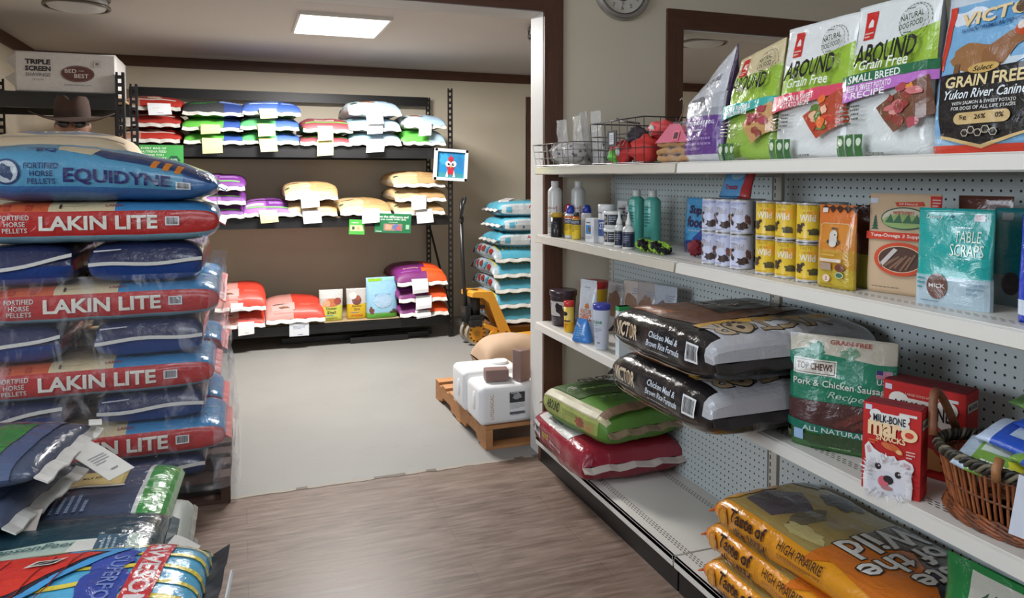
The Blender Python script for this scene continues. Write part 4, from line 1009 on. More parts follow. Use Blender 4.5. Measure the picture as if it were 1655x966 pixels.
for i in range(8):
    if i >= 5:
        t_, g_ = sack('feed_sack', (2.50 + random.uniform(-.03, .03), 6.26, zz), R(random.uniform(-4, 4)), .84, .48, T_ * 1.16, lambda u, v: ABL if v > 0 else (70, 120, 140), awe_front, f"striped blue feed sack with white lettered side, {ordn[i]} layer of the far pallet stack", 'feed bag', grp, mat='film', nu=26, nv=30, e=3.3, endp=6, wr=.008, seed=200 + i, seam=(214, 214, 210))
        if i == 7: m = M(); paper(m, [((-.40, -.10, .09), (-.36, -.2, .06)), ((-.36, -.03, .15), (-.30, -.14, .15)), ((-.28, 0, .17), (-.24, -.12, .17))], (206, 206, 208), 0, .003); m.build('folded_corner', 'film', t_)
    else:
        for j in range(2):
            rack_sack(2.29 + j * .485 + random.uniform(-.015, .015), zz + .002, 1, 0, .49, T_ * 1.2, (lambda g: (lambda u, v, P=g.V[-1]: (176, 190, 198) if abs(v) > P * .80 else (ABL if v > -.03 else (64, 96, 116)))), f"striped blue feed sack end-on, {['left', 'right'][j]} of the pair in the {ordn[i]} far pallet layer", grp, seed=220 + i * 2 + j, L=.62, y0=6.03, art=awe_end, mat='film', cat='feed bag')
    zz += T_
# ---------------------------------------------------------------- pallet jack
YEL_J = (226, 158, 48)
t = root('pallet_jack', (1.87, 5.97, 0), R(6), 'yellow hand pallet jack with black handle parked at the end of the feed rack', 'pallet jack')
for y in (-.055, .055):
    m = M(); y0, y1 = y - .024, y + .024
    m.lathe([(.098, y0), (.1, y0 + .006), (.1, y1 - .006), (.098, y1), (.082, y1), (.082, y0), (.098, y0)], (-.03, 0, .1), (150, 144, 136), 0, 32, axis='Y')
    w_ = m.build('wheel', 'matte', t)
    m = M(); m.lathe([(.081, y0 + .003), (.081, y1 - .003)], (-.03, 0, .1), YEL_J, 0, 28, axis='Y'); m.lathe([(.022, y0 - .004), (.022, y1 + .004)], (-.03, 0, .1), (190, 130, 40), 0, 16, axis='Y')
    for a in range(12):
        an = 2 * PI * a / 12
        for yy in (y0 + .0015, y1 - .0015): m.box((-.03 + .066 * math.cos(an), yy, .1 + .066 * math.sin(an)), (.018, .002, .010), (60, 40, 20), rz=0)
    m.build('hub', 'matte', w_)
m = M()
# slanted A-frame body: channel plate sloping down to the forks
def slab_poly(m, prof, y0, y1, col):
    a = [m.vert((x, y0, z)) for x, z in prof]; b = [m.vert((x, y1, z)) for x, z in prof]
    m.face(a, col); m.face(b[::-1], col)
    for i in range(len(prof)): j = (i + 1) % len(prof); m.face([a[j], a[i], b[i], b[j]], col)
slab_poly(m, [(.03, .005), (.095, .005), (.20, .005), (.275, .06), (.10, .43), (.085, .452), (-.075, .46), (-.095, .45), (-.095, .42), (.0, .405), (.055, .36), (.155, .10), (.10, .12), (.06, .10)][::1], -.13, -.118, YEL_J)
m.build('side_plate', 'matte', t)
m = M(); slab_poly(m, [(.055, .37), (.075, .452), (-.075, .46), (-.095, .45), (-.095, .415), (.02, .40)], -.118, .118, YEL_J); slab_poly(m, [(.055, .37), (.10, .43), (.275, .06), (.24, .03)], -.118, .118, YEL_J); m.build('battery_plate', 'matte', t)
m = M(); slab_poly(m, [(.02, .15), (.14, .10), (.16, .13), (.03, .185)], -.10, .10, YEL_J); slab_poly(m, [(.07, .005), (.12, .005), (.13, .11), (.08, .12)], -.128, -.09, YEL_J); m.build('lift_link', 'matte', t)
m = M(); m.lathe([(.018, -.132), (.018, -.128)], (.215, 0, .09), (60, 44, 30), 0, 16, axis='Y'); m.lathe([(.014, -.135), (.014, -.127)], (.10, 0, .055), (60, 44, 30), 0, 16, axis='Y'); m.build('bolt_hole', 'black', t)
for y in (-.19, .19):
    m = M(); m.box((.80, y, .06), (1.15, .16, .05), YEL_J, bev=.01); m.build('fork', 'matte', t)
m = M(); m.box((-.03, 0, .225), (.13, .16, .05), (30, 30, 30), bev=.008); m.lathe([(.045, .24), (.045, .42), (.03, .425), (.03, .46)], (-.02, 0, 0), (32, 32, 33), 0, 20); m.box((-.055, -.09, .19), (.11, .05, .05), (34, 34, 34), bev=.01); m.bar((-.11, 0, .33), (.06, -.02, .31), .03, .03, (34, 34, 34)); m.box((-.1, .0, .26), (.05, .10, .14), (28, 28, 28), bev=.006); m.build('hydraulic_pump', 'black', t)
m = M(); m.tube([(-.10, 0, .30), (-.125, 0, .6), (-.145, 0, 1.07)], .017, (30, 30, 31), seg=12); m.box((-.145, 0, 1.06), (.03, .06, .05), (30, 30, 30), bev=.004); m.build('handle_pole', 'black', t)
m = M(); m.tube([(-.145, 0, 1.06), (-.17, -.06, 1.11), (-.165, -.10, 1.19), (-.14, -.085, 1.235), (-.11, 0, 1.245), (-.09, .085, 1.235), (-.105, .10, 1.19), (-.12, .06, 1.11), (-.14, 0, 1.06)], .012, (28, 28, 29), seg=10)
m.build('handle_grip', 'black', t)
m = M(); m.tube([(-.145, -.012, 1.08), (-.13, -.03, 1.15), (-.11, -.02, 1.22)], .005, (40, 40, 40), seg=6); m.build('release_lever', 'black', t)
# brace spring
m = M(); m.tube([(-.115 + .012 * math.sin(a * .9), .012 * math.cos(a * .9), .42 + a * .004) for a in range(0, 30)], .003, (120, 118, 114), seg=5); m.build('spring', 'metal', t)

# ---------------------------------------------------------------- pine pallet with white containers and salt bricks
pallet('wooden_pallet', (1.66, 4.085, 0), R(1), 1.0, .985, .124, PINE, 'yellow pine pallet jutting out beside the white door jamb')
WCON = plain('white_plastic', (228, 228, 228), .42, 8, lo=.97, bs=.03)
def container(x, y, rz, label, h=.205):
    t = root('plastic_container', (x, y, .1245), rz, label, 'container', 'white plastic containers on the pine pallet')
    L, Wd = .34, .25
    bm = bmesh.new(); bmesh.ops.create_cube(bm, size=1)
    for v in bm.verts: v.co = Vector((v.co.x * L, v.co.y * Wd, (v.co.z + .5) * h))
    bmesh.ops.bevel(bm, geom=bm.edges[:], offset=.032, segments=5, affect='EDGES', profile=.5)
    m = M(); m.bm(bm, (228, 228, 228), 0, None, True)
    m.build('body', WCON, t)
    m = M(); m.lathe([(.050, h - .004), (.050, h + .012), (.044, h + .016)], (.08, .0, 0), (222, 222, 222), 0, 28)
    m.build('cap', WCON, t)
    m = M(); Aa = Art()
    Ab = Art(); Ab.text('L1922A0CAC', -.105, .10, .13, .018, (196, 150, 90), rot=PI / 2, bold=.0); mb = M(); plane_art(mb, Ab, (0, -Wd / 2 - .0005, 0), (1, 0, 0), (0, 0, 1)); mb.build('printed_number', 'paper', t); Aa.rect(.035, .10, .095, .150, (222, 222, 224)); Aa.rect(.035, .14, .085, .055, (50, 52, 54)); Aa.blob(.035, .145, .024, .016, (150, 152, 154), 3); Aa.lines(.035, .163, .07, .01, 1, (200, 200, 200)); Aa.lines(.035, .095, .08, .03, 5, (160, 162, 166)); Aa.rect(.035, .058, .085, .014, (90, 92, 96)); Aa.lines(.035, .048, .07, .008, 1, (170, 170, 175))
    plane_art(m, Aa, (0, -Wd / 2 - .0005, 0), (1, 0, 0), (0, 0, 1)); m.build('sticker', 'paper', t)
    m = M()                                                     # moulded grip dimple on the end
    m.lathe([(.040, -.0), (.036, .003), (.012, .0045)], (0, 0, 0), (206, 208, 210), 0, 24); o = m.build('grip', WCON, t); o.rotation_euler = (0, R(-90), 0); o.scale = (1.25, .72, 1); o.location = (-L / 2 + .0005, -.02, .115)
    return t
container(1.308, 3.71, R(0), 'white moulded plastic container in front on the pine pallet with label facing out')
container(1.30, 3.975, R(0), 'white moulded plastic container behind the labelled one on the pine pallet', .225)
SALT = plain('pressed_salt', (124, 84, 72), .55, 60, lo=.8, bs=.2)
def brick(name, loc, rot, d, label):
    t = root(name, loc, 0, label, 'salt brick', 'reddish brown mineral bricks'); t.rotation_euler = rot
    m = M(); m.box((0, 0, d[2] / 2), d, (130, 90, 76), bev=.006); m.build('brick', SALT, t)
    m = M(); m.box((0, 0, d[2] / 2), (d[0] + .004, d[1] + .004, d[2] + .003), (230, 230, 230), bev=.008); m.build('film', clear_mat('brick_film', (.9, .86, .85), .10, .1, .8), t)
brick('mineral_brick', (1.265, 3.70, .3335), (0, 0, R(-8)), (.125, .075, .062), 'reddish brown mineral brick lying flat on the white container')
brick('mineral_brick', (1.392, 3.655, .3335), (0, 0, R(20)), (.068, .068, .165), 'reddish brown mineral brick standing upright on the white container beside the jamb')
m = M(); g = Bag(.42, .34, .30, nu=22, nv=28, e=2.3, endp=3, wr=.012, seed=300, wsc=6); g.body(m, lambda u, v: (178, 150, 124)); o = m.build('paper_sack', 'paper', label='crumpled brown paper sack behind the white containers on the pine pallet', category='sack'); o.location = (1.58, 4.36, .126)

# ---------------------------------------------------------------- foot block of the trim
boxes('trim_10', [(OX1 - .03, OX1 + .115, 3.35, 3.3815, 0, .15)], TRIM_H, kind=ST)

# ---------------------------------------------------------------- bale of shavings
t = root('shavings_bale', (-1.03, 5.66, 1.953), 0, 'white plastic wrapped bale of shavings on top of the left corner rack', 'bale')
m = M(); L, Wd, H = .56, .46, .25
bm = bmesh.new(); bmesh.ops.create_cube(bm, size=1); bmesh.ops.subdivide_edges(bm, edges=bm.edges[:], cuts=5, use_grid_fill=True)
for v in bm.verts:
    p = Vector((v.co.x * L, v.co.y * Wd, (v.co.z + .5) * H)); p.y += .004 * noise.noise(p * 9) if abs(v.co.y) > .49 else 0; p.z += .006 * noise.noise(p * 7) if v.co.z > .49 else 0; v.co = p
m.bm(bm, (206, 202, 200), 0, None, True); m.box((0, -Wd / 2 + .002, H / 2), (L - .01, .012, H - .01), (206, 202, 200), bev=.004)
A = Art(); z0 = H / 2; S_ = (54, 48, 50)
A.text('TRIPLE', -.155, z0 + .062, .14, .032, S_, bold=.05); A.text('SCREEN', -.155, z0 + .02, .14, .032, S_, bold=.05); A.text('SHAVINGS', -.155, z0 - .018, .135, .022, (70, 64, 66), bold=0); A.text('13 Cu Ft', -.155, z0 - .048, .06, .012, (90, 86, 88), bold=0)
A.ell(.065, z0 - .005, .094, .052, (92, 54, 52), 32); A.ell(.065, z0 - .005, .090, .048, (150, 120, 116), 32); A.ell(.065, z0 - .005, .088, .046, (92, 54, 52), 32); A.text('BED', .025, z0 + .012, .065, .024, (214, 206, 200)); A.rect(.085, z0 + .014, .03, .004, (190, 180, 176)); A.text('BEST', .085, z0 - .018, .08, .026, (214, 206, 200)); A.text('bedwithbest.com', .065, z0 - .075, .15, .010, (80, 76, 78), bold=0)
A.rect(.175, z0 + .062, .040, .042, (150, 150, 146)); A.rect(.175, z0 + .062, .036, .038, (198, 196, 194)); A.rect(.175, z0 + .062, .018, .018, (120, 118, 116))
plane_art(m, A, (0, -Wd / 2 - .0045, 0), (1, 0, 0), (0, 0, 1), 0, .001)
m.build('bale', 'woven', t)
for s_ in (-1,):
    m = M(); x = s_ * L / 2
    for z1, z2 in ((.24, .13), (.13, .02)):
        m.poly([(x, -.2, z1), (x + s_ * .065, -.19, (z1 + z2) / 2 + .01), (x, -.2, z2)], (196, 192, 190)); m.poly([(x, .2, z2), (x + s_ * .065, .19, (z1 + z2) / 2 + .01), (x, .2, z1)], (196, 192, 190)); m.poly([(x, -.2, z1), (x, .2, z1), (x + s_ * .065, .19, (z1 + z2) / 2 + .01), (x + s_ * .065, -.19, (z1 + z2) / 2 + .01)], (196, 192, 190)); m.poly([(x, -.2, z2), (x + s_ * .065, -.19, (z1 + z2) / 2 + .01), (x + s_ * .065, .19, (z1 + z2) / 2 + .01), (x, .2, z2)], (190, 186, 184))
    m.build('folded_end', 'woven', t)

# ---------------------------------------------------------------- person behind the pallet
def skin_mesh(verts, edges, radii, sub=2, rootv=0):
    me = bpy.data.meshes.new('tmp'); me.from_pydata(verts, edges, []); o = bpy.data.objects.new('tmp', me); COL.objects.link(o)
    sk = o.modifiers.new('s', 'SKIN'); sd = o.modifiers.new('d', 'SUBSURF'); sd.levels = sub
    for i, v in enumerate(me.skin_vertices[0].data): r = radii[i]; v.radius = r if isinstance(r, tuple) else (r, r); v.use_root = (i == rootv)
    dg = bpy.context.evaluated_depsgraph_get(); out = bpy.data.meshes.new_from_object(o.evaluated_get(dg)); bpy.data.objects.remove(o)
    bm = bmesh.new(); bm.from_mesh(out); return bm
PX, PY = -.86, 4.66
t = root('person', (PX, PY, 0), R(8), 'person in a wide brown hat and dark glasses standing behind the wrapped pallet', 'person')
SK = (124, 84, 66)
def limb(pts, rad): return pts, rad
# body: one continuous surface, arms hanging slightly forward, hands with five fingers
V_, E_, Rr = [], [], []
def chain(start, pts, rads):
    prev = start
    for p, r in zip(pts, rads):
        V_.append(p); Rr.append(r); i = len(V_) - 1
        if prev is not None: E_.append((prev, i))
        prev = i
    return prev
pel = chain(None, [(0, 0, .95)], [(.15, .11)])
neck = chain(pel, [(0, 0, 1.12), (0, -.01, 1.30), (0, .0, 1.42), (0, -.005, 1.50), (0, -.012, 1.57)], [(.145, .10), (.16, .115), (.13, .09), (.062, .062), (.058, .06)])
for s_ in (-1, 1):
    e = chain(3, [(s_ * .17, 0, 1.42), (s_ * .23, .0, 1.28), (s_ * .27, .02, 1.12), (s_ * .275, -.05, .98), (s_ * .265, -.12, .88)], [.062, .052, .044, .036, .027])
    pm = chain(e, [(s_ * .262, -.145, .84), (s_ * .26, -.16, .80)], [(.034, .018), (.036, .016)])
    for k, (dx, ln) in enumerate(((-.028, .070), (-.010, .080), (.009, .074), (.026, .060))):
        chain(pm, [(s_ * .26 + dx * .9, -.168, .775), (s_ * .26 + dx, -.180, .775 - ln * .55), (s_ * .26 + dx, -.175, .775 - ln)], [.0095, .009, .0075])
    chain(pm - 1, [(s_ * .262 - s_ * .035, -.165, .825), (s_ * .262 - s_ * .045, -.185, .795), (s_ * .262 - s_ * .042, -.198, .77)], [.012, .0105, .009])
    chain(pel, [(s_ * .095, 0, .86), (s_ * .11, -.01, .52), (s_ * .115, .01, .30), (s_ * .12, .02, .09), (s_ * .125, -.06, .045), (s_ * .13, -.15, .035)], [.095, .062, .056, .042, .042, .038])
bb = skin_mesh(V_, E_, Rr, 1)
hd = bmesh.new(); bmesh.ops.create_uvsphere(hd, u_segments=48, v_segments=36, radius=1)
for v in hd.verts:
    x, y, z = v.co; p = Vector((x * .076, y * .096, z * .118))
    if z < -.1: k = 1 - .28 * (-z - .1); p.x *= k; p.y = p.y * (1 - .2 * (-z - .1)) - .012 * (-z)
    f = max(0, -y)
    p.y -= .024 * math.exp(-((x / .16) ** 2) - ((z + .16) / .15) ** 2) * f + .012 * math.exp(-((x / .11) ** 2) - ((z - .05) / .2) ** 2) * f      # nose
    p.y -= .007 * math.exp(-((x / .6) ** 2) - ((z - .26) / .10) ** 2) * f                                                       # brow
    p.y += .010 * (math.exp(-(((x - .36) / .17) ** 2) - ((z - .08) / .12) ** 2) + math.exp(-(((x + .36) / .17) ** 2) - ((z - .08) / .12) ** 2)) * f
    p.y -= .008 * math.exp(-((x / .3) ** 2) - ((z + .46) / .06) ** 2) * f - .004 * math.exp(-((x / .3) ** 2) - ((z + .50) / .015) ** 2) * f
    p.y -= .012 * math.exp(-((x / .3) ** 2) - ((z + .82) / .16) ** 2) * f
    for s_ in (-1, 1): p.x += s_ * .016 * math.exp(-((y - .08) / .16) ** 2 - ((z + .02) / .26) ** 2) * max(0, s_ * x) ** 6
    v.co = p + Vector((0, -.028, 1.695))
me_h = bpy.data.meshes.new('h'); hd.to_mesh(me_h); bb.from_mesh(me_h); hd.free()
me_b = bpy.data.meshes.new('b'); bb.to_mesh(me_b); bb.free()
ob = bpy.data.objects.new('tmpb', me_b); COL.objects.link(ob); rm = ob.modifiers.new('r', 'REMESH'); rm.mode = 'VOXEL'; rm.voxel_size = .006
me2 = bpy.data.meshes.new_from_object(ob.evaluated_get(bpy.context.evaluated_depsgraph_get())); bpy.data.objects.remove(ob)
b2 = bmesh.new(); b2.from_mesh(me2); m = M(); m.bm(b2, SK, 0, None, True); m.build('body', 'skin', t)
def cloth(name, verts, edges, rad, col, mat='fabric'):
    m = M(); m.bm(skin_mesh(verts, edges, rad, 2), col, 0, None, True); return m.build(name, mat, t)
cloth('shirt', [(0, 0, .93), (0, 0, 1.12), (0, -.01, 1.30), (0, 0, 1.42), (0, 0, 1.475), (-.17, 0, 1.42), (-.235, 0, 1.28), (-.275, .02, 1.12), (-.28, -.04, .99), (.17, 0, 1.42), (.235, 0, 1.28), (.275, .02, 1.12), (.28, -.04, .99)],
      [(0, 1), (1, 2), (2, 3), (3, 4), (3, 5), (5, 6), (6, 7), (7, 8), (3, 9), (9, 10), (10, 11), (11, 12)], [(.175, .135), (.17, .125), (.185, .14), (.15, .11), (.075, .075), .078, .067, .058, .052, .078, .067, .058, .052], (52, 50, 58))
cloth('jeans', [(0, 0, .95), (.095, 0, .84), (.11, -.01, .52), (.115, .01, .30), (.12, .02, .11), (-.095, 0, .84), (-.11, -.01, .52), (-.115, .01, .30), (-.12, .02, .11)], [(0, 1), (1, 2), (2, 3), (3, 4), (0, 5), (5, 6), (6, 7), (7, 8)], [(.17, .13), .115, .083, .078, .07, .115, .083, .078, .07], (40, 48, 70))
for s_ in (-1, 1): cloth('boot', [(s_ * .12, .03, .16), (s_ * .12, .02, .06), (s_ * .125, -.07, .055), (s_ * .13, -.17, .04)], [(0, 1), (1, 2), (2, 3)], [.056, .056, .052, .040], (54, 38, 28), 'matte')
# hat
m = M(); nr, ns = 10, 48; ids = []
HC = (70, 48, 38)
def hatp(a, r, up=0):
    x, y = math.cos(a), math.sin(a); rx, ry = .086 + (.205 - .086) * r, .105 + (.205 - .105) * r
    curl = .045 * (abs(x) ** 3) * max(0, r - .25) ** 1.5 - .028 * (abs(y) ** 3) * r
    return Vector((x * rx, y * ry - .028, curl))
for q in range(2):
    ids = [[m.vert(hatp(2 * PI * j / ns, i / nr) + Vector((0, 0, .003 * q))) for j in range(ns)] for i in range(nr + 1)]
    for i in range(nr):
        for j in range(ns):
            f = [ids[i][j], ids[i + 1][j], ids[i + 1][(j + 1) % ns], ids[i][(j + 1) % ns]]; m.face(f if q else f[::-1], HC, 0, True)
    if q == 0: low = ids[-1]
for j in range(ns): m.face([low[j], low[(j + 1) % ns], ids[-1][(j + 1) % ns], ids[-1][j]], HC)
hat = M(); hat.v, hat.f, hat.c, hat.k, hat.sm = m.v, m.f, m.c, m.k, m.sm
prof = [(1.0, 0), (1.0, .03), (.97, .06), (.90, .095), (.78, .115), (.5, .118), (.2, .108), (.02, .104)]; ids = []
for r, z in prof:
    row = []
    for j in range(ns):
        a = 2 * PI * j / ns; x, y = math.cos(a) * .088 * r, math.sin(a) * .107 * r; zz_ = z * (1 - .12 * max(0, -math.sin(a)) * 0)
        zz_ -= .028 * math.exp(-(x / .022) ** 2) * (z / .118) ** 4; pinch = 1 - .18 * (z / .118) ** 2 * max(0, -math.sin(a)) ** 2
        row.append(hat.vert((x * pinch, y - .028, zz_)))
    ids.append(row)
for i in range(len(prof) - 1):
    for j in range(ns): hat.face([ids[i][j], ids[i][(j + 1) % ns], ids[i + 1][(j + 1) % ns], ids[i + 1][j]], (62, 44, 36) if prof[i][1] < .03 else HC, 0, True)
hat.face(ids[-1], HC)
o = hat.build('hat', 'fabric', t); o.location = (0, 0, 1.742); o.rotation_euler = (R(3), 0, 0)
m = M()
for s_ in (-1, 1):
    bm = bmesh.new(); bmesh.ops.create_uvsphere(bm, u_segments=20, v_segments=12, radius=1)
    for v in bm.verts: v.co = Vector((v.co.x * .032 + s_ * .035, v.co.y * .009 - .122 + abs(s_) * .002, v.co.z * .020 + 1.700))
    m.bm(bm, (16, 15, 16), 0, None, True)
    m.tube([(s_ * .06, -.118, 1.705), (s_ * .078, -.08, 1.705), (s_ * .08, -.01, 1.70)], .0025, (16, 15, 16), seg=6)
m.tube([(-.012, -.128, 1.706), (0, -.132, 1.708), (.012, -.128, 1.706)], .003, (16, 15, 16), seg=6)
m.build('sunglasses', 'gloss', t)
bm = bmesh.new(); bmesh.ops.create_uvsphere(bm, u_segments=32, v_segments=20, radius=1)
for v in bm.verts: v.co = Vector((v.co.x * .081, v.co.y * .10 - .012, v.co.z * .10 + 1.715))
bmesh.ops.delete(bm, geom=[v for v in bm.verts if v.co.z < 1.645 or (v.co.y < -.055 and v.co.z < 1.755)], context='VERTS')
m = M(); m.bm(bm, (84, 76, 72), 0, None, True); m.build('hair', 'fabric', t)

# ================================================================= goods on the gondola (fronts face world -X)
RZ = R(-90)
Z1, Z2, Z3, ZD = .7035, 1.1355, 1.4675, .1305
def label_art(fn):
    return fn
def seal(A, x, y, r, c=(60, 70, 50)):
    for k in range(2):
        rr = r * (1 - .1 * k)
        for i in range(26):
            a = 2 * PI * i / 26; A.rect(x + rr * math.cos(a), y + rr * math.sin(a), r * .16, r * .035, c, rot=a + PI / 2)
    A.text('NATURAL', x, y + r * .2, r * 1.5, r * .34, c, rot=.12); A.text('DOG FOOD', x, y - r * .25, r * 1.5, r * .32, c, rot=.12); A.lines(x, y + r * .62, r * .9, r * .14, 1, c); A.lines(x, y - r * .66, r * .8, r * .14, 1, c)
def abound(A, g, base, flav, flavc, board, foods, grain, extra=None, H=.36, Wd=.27):
    w = Wd / 2
    A.poly([(-w * .9, H * .68), (-w * .2, H * .72), (w * 1.05, H * .80), (w * 1.05, H * .48), (w * .2, H * .43), (-w * 1.05, H * .44)], (152, 186, 62))
    A.rect(-w * .62, H * .86, .038, .068, (196, 44, 40)); A.poly([(-w * .62 - .008, H * .85), (-w * .62 + .01, H * .85), (-w * .62 + .008, H * .89), (-w * .62, H * .905), (-w * .62 - .006, H * .88)], (226, 220, 214)); A.lines(-w * .62, H * .80, .03, .016, 2, (230, 200, 190))
    seal(A, w * .52, H * .82, .043)
    A.text('ABOUND', .0, H * .655, Wd * .72, .050, (26, 30, 26), bold=.02, rot=.03, shear=.2)
    if grain: A.text('Grain Free', .0, H * (.585 if extra else .555), Wd * .58, .026, (226, 232, 214), shear=.15)
    A.poly([(-w * 1.05, H * .47), (w * 1.05, H * .51), (w * 1.05, H * .44), (0, H * .40), (-w * 1.05, H * .34)], flavc)
    for i, s_ in enumerate(flav): A.text(s_, -w * .25, H * (.445 - .045 * i), Wd * (.52 - .12 * i), .015, (236, 232, 232), rot=.04)
    if extra: A.poly([(-w * 1.05, H * .52), (w * 1.05, H * .56), (w * 1.05, H * .50), (-w * 1.05, H * .46)], (38, 104, 68)); A.text(extra, -w * .15, H * .505, Wd * .6, .018, (230, 236, 230), rot=.04)
    A.poly([(w * .02, H * .30), (w * .95, H * .47), (w * 1.02, H * .24), (w * .42, H * .14)], board)
    rnd = random.Random(len(flav[0]))
    for i in range(14):
        A.blob(w * .55 + rnd.uniform(-.035, .035), H * .30 + rnd.uniform(-.04, .04), rnd.uniform(.008, .018), rnd.uniform(.006, .014), rnd.choice(foods), i, 10)
    A.lines(-w * .62, H * .27, w * .5, .05, 5, (80, 84, 76)); 
    for i in range(3): A.rect(-w * .78 + i * .029, H * .085, .024, .046, (52, 104, 52)); A.ell(-w * .78 + i * .029, H * .10, .008, .009, (200, 214, 190), 12)
    A.lines(.02, H * .04, .09, .010, 1, (120, 124, 116))
def top_pouch(y, u_w, H, base, label, artf, D=.10, x=1.43, rz=0, name='pet_food_bag', seed=0, sidec=None, H_w=None, **k):
    w = u_w / 2
    def cf(a, b):
        if abs(a) > w * 1.02 and sidec: return sidec
        return base(a, b) if callable(base) else base
    return pouch(name, (x + D / 2 - .01, y, Z3), RZ + rz, u_w, H, D, cf, artf, label, 'pet food bag', mat='film', nu=30, nv=44, seed=seed, wr=.004, **k)
def a_purple(A, g):
    A.rect(0, .09, .25, .13, (96, 58, 132)); A.rect(0, .165, .25, .03, (150, 152, 160)); A.rect(0, .2, .25, .05, (176, 178, 184)); A.blob(-.02, .2, .05, .025, (122, 124, 128), 3); A.text('NATURE', .03, .285, .09, .018, (60, 60, 66), bold=0, shear=.2)
    A.text('LARGE BREED ADULT DOG', -.01, .128, .20, .012, (220, 214, 230)); A.lines(.02, .105, .12, .012, 1, (200, 190, 214)); A.lines(.0, .06, .16, .05, 3, (150, 120, 180))
def shear_top(dx, z0, H, k_=.0):
    def f(p):
        q = p.copy(); t = max(0, (q.z - z0) / (H - z0)); q.x += dx * t; q.z -= k_ * t * max(0, .12 - (q.x - dx * t)); return q
    return f
top_pouch(2.095, .235, .372, (196, 197, 202), 'silver and purple large breed dog food bag beside the wire baskets', a_purple, D=.13, seed=2, x=1.43, rz=R(-4), sidec=(64, 44, 74), deform=shear_top(.02, .2, .372, .55), e=3.5)
meat = [(196, 110, 110), (170, 70, 80), (214, 150, 140), (140, 60, 50), (222, 190, 160)]; fish = [(226, 110, 50), (214, 90, 60), (90, 120, 50), (230, 180, 150), (190, 60, 40)]
top_pouch(1.842, .245, .352, lambda a, b: (206, 190, 150) if b > .27 else (150, 184, 76), 'green and kraft lamb recipe dog food bag between the purple bag and the salmon bag', lambda A, g: abound(A, g, None, ('LAMB RECIPE &', 'BROWN RICE'), (60, 170, 160), (196, 150, 96), meat, False, H=.352, Wd=.235), seed=5, D=.10, deform=shear_top(.012, .22, .352, .18), e=5, sidec=(120, 104, 60), topw=.84, top=.01)
top_pouch(1.590, .285, .366, (222, 224, 222), 'white and green grain free dog food bag with the pink salmon band', lambda A, g: abound(A, g, None, ('SALMON & SWEET', 'POTATO RECIPE'), (214, 72, 96), (176, 70, 44), fish, True, H=.366, Wd=.27), seed=7, D=.10, sidec=(120, 124, 122), topw=.90, top=.012, e=5)
top_pouch(1.345, .262, .372, (216, 220, 218), 'white and green small breed dog food bag with the lilac band', lambda A, g: abound(A, g, None, ('BEEF & SWEET POTATO', 'RECIPE'), (184, 112, 190), (112, 72, 52), meat + [(220, 140, 60)], True, 'SMALL BREED', H=.372, Wd=.26), seed=9, D=.10, sidec=(100, 104, 104), topw=.90, top=.012, e=5)
def a_yukon(A, g):
    A.poly([(-.12, .005), (.13, .005), (.13, .36), (-.12, .36)], (120, 170, 208)); A.poly([(-.12, .0), (-.12, .05), (-.02, .0)], (150, 186, 214)); A.blob(-.07, .33, .05, .02, (214, 222, 230), 3); A.blob(.0, .31, .05, .02, (90, 150, 196), 5); A.rect(0, .01, .26, .022, (214, 66, 44)); A.poly([(-.125, .36), (-.105, .36), (-.11, .20), (-.125, .22)], (206, 60, 44)); A.poly([(.13, .36), (.10, .36), (.075, .22), (.10, .15), (.13, .28)], (206, 60, 44))
    A.blob(.0, .20, .07, .03, (196, 210, 220), 8); A.blob(-.04, .225, .055, .036, (150, 106, 66), 4, 20, .15); A.poly([(-.02, .24), (.03, .275), (.075, .285), (.085, .26), (.05, .24), (.03, .20), (-.02, .20)], (140, 94, 58)); A.ell(.062, .278, .022, .018, (190, 74, 40)); A.ell(.052, .285, .008, .010, (220, 210, 200)); A.poly([(.075, .265), (.10, .255), (.09, .245), (.07, .25)], (120, 70, 50)); A.rect(-.075, .2, .012, .03, (120, 84, 52)); A.rect(.02, .19, .012, .03, (120, 84, 52))
    A.text('VICTOR', .005, .325, .185, .034, (226, 200, 150), bold=.03, rot=.06); A.ell(.046, .329, .014, .016, (90, 66, 44), 14); A.text('SUPER PREMIUM PET FOOD', 0, .298, .16, .009, (40, 80, 130), rot=.05)
    A.poly([(-.11, .19), (.11, .20), (.10, .05), (.0, .022), (-.095, .045)], (26, 24, 26)); A.poly([(-.095, .045), (0, .022), (.10, .05), (.10, .044), (0, .014), (-.095, .038)], (206, 176, 120)); A.ell(-.01, .197, .036, .012, (196, 160, 90), 18); A.text('Select', -.01, .197, .045, .012, (50, 36, 24), shear=.3)
    A.text('GRAIN FREE', -.005, .170, .175, .028, (224, 202, 150), bold=.025); A.text('Yukon River Canine', .0, .140, .18, .022, (226, 232, 236), shear=.3); A.text('WITH SALMON & SWEET POTATO', 0, .118, .14, .008, (210, 210, 205)); A.text('FOR DOGS OF ALL LIFE STAGES', 0, .106, .14, .008, (210, 210, 205))
    A.ell(-.048, .082, .014, .014, (200, 172, 120), 16); A.rect(0, .082, .09, .028, (200, 172, 120)); A.ell(.048, .082, .014, .014, (200, 172, 120), 16); A.text('5g', -.04, .084, .018, .012, (40, 30, 22)); A.text('26%', 0, .084, .024, .012, (40, 30, 22)); A.text('0%', .04, .084, .018, .012, (40, 30, 22))
    for i in range(5): A.ell(-.032 + .016 * i, .048 + .006 * (i % 2), .009, .009, (190, 180, 160), 6); A.ell(-.032 + .016 * i, .048 + .006 * (i % 2), .007, .007, (30, 28, 28), 6)
top_pouch(1.09, .27, .385, (196, 206, 214), 'shiny blue and red dog food bag with black panel at right of top shelf', a_yukon, seed=13, D=.13, sidec=(150, 160, 170), topw=.98, top=.03, name='pet_food_bag', e=5).scale = (1, 1, .885)

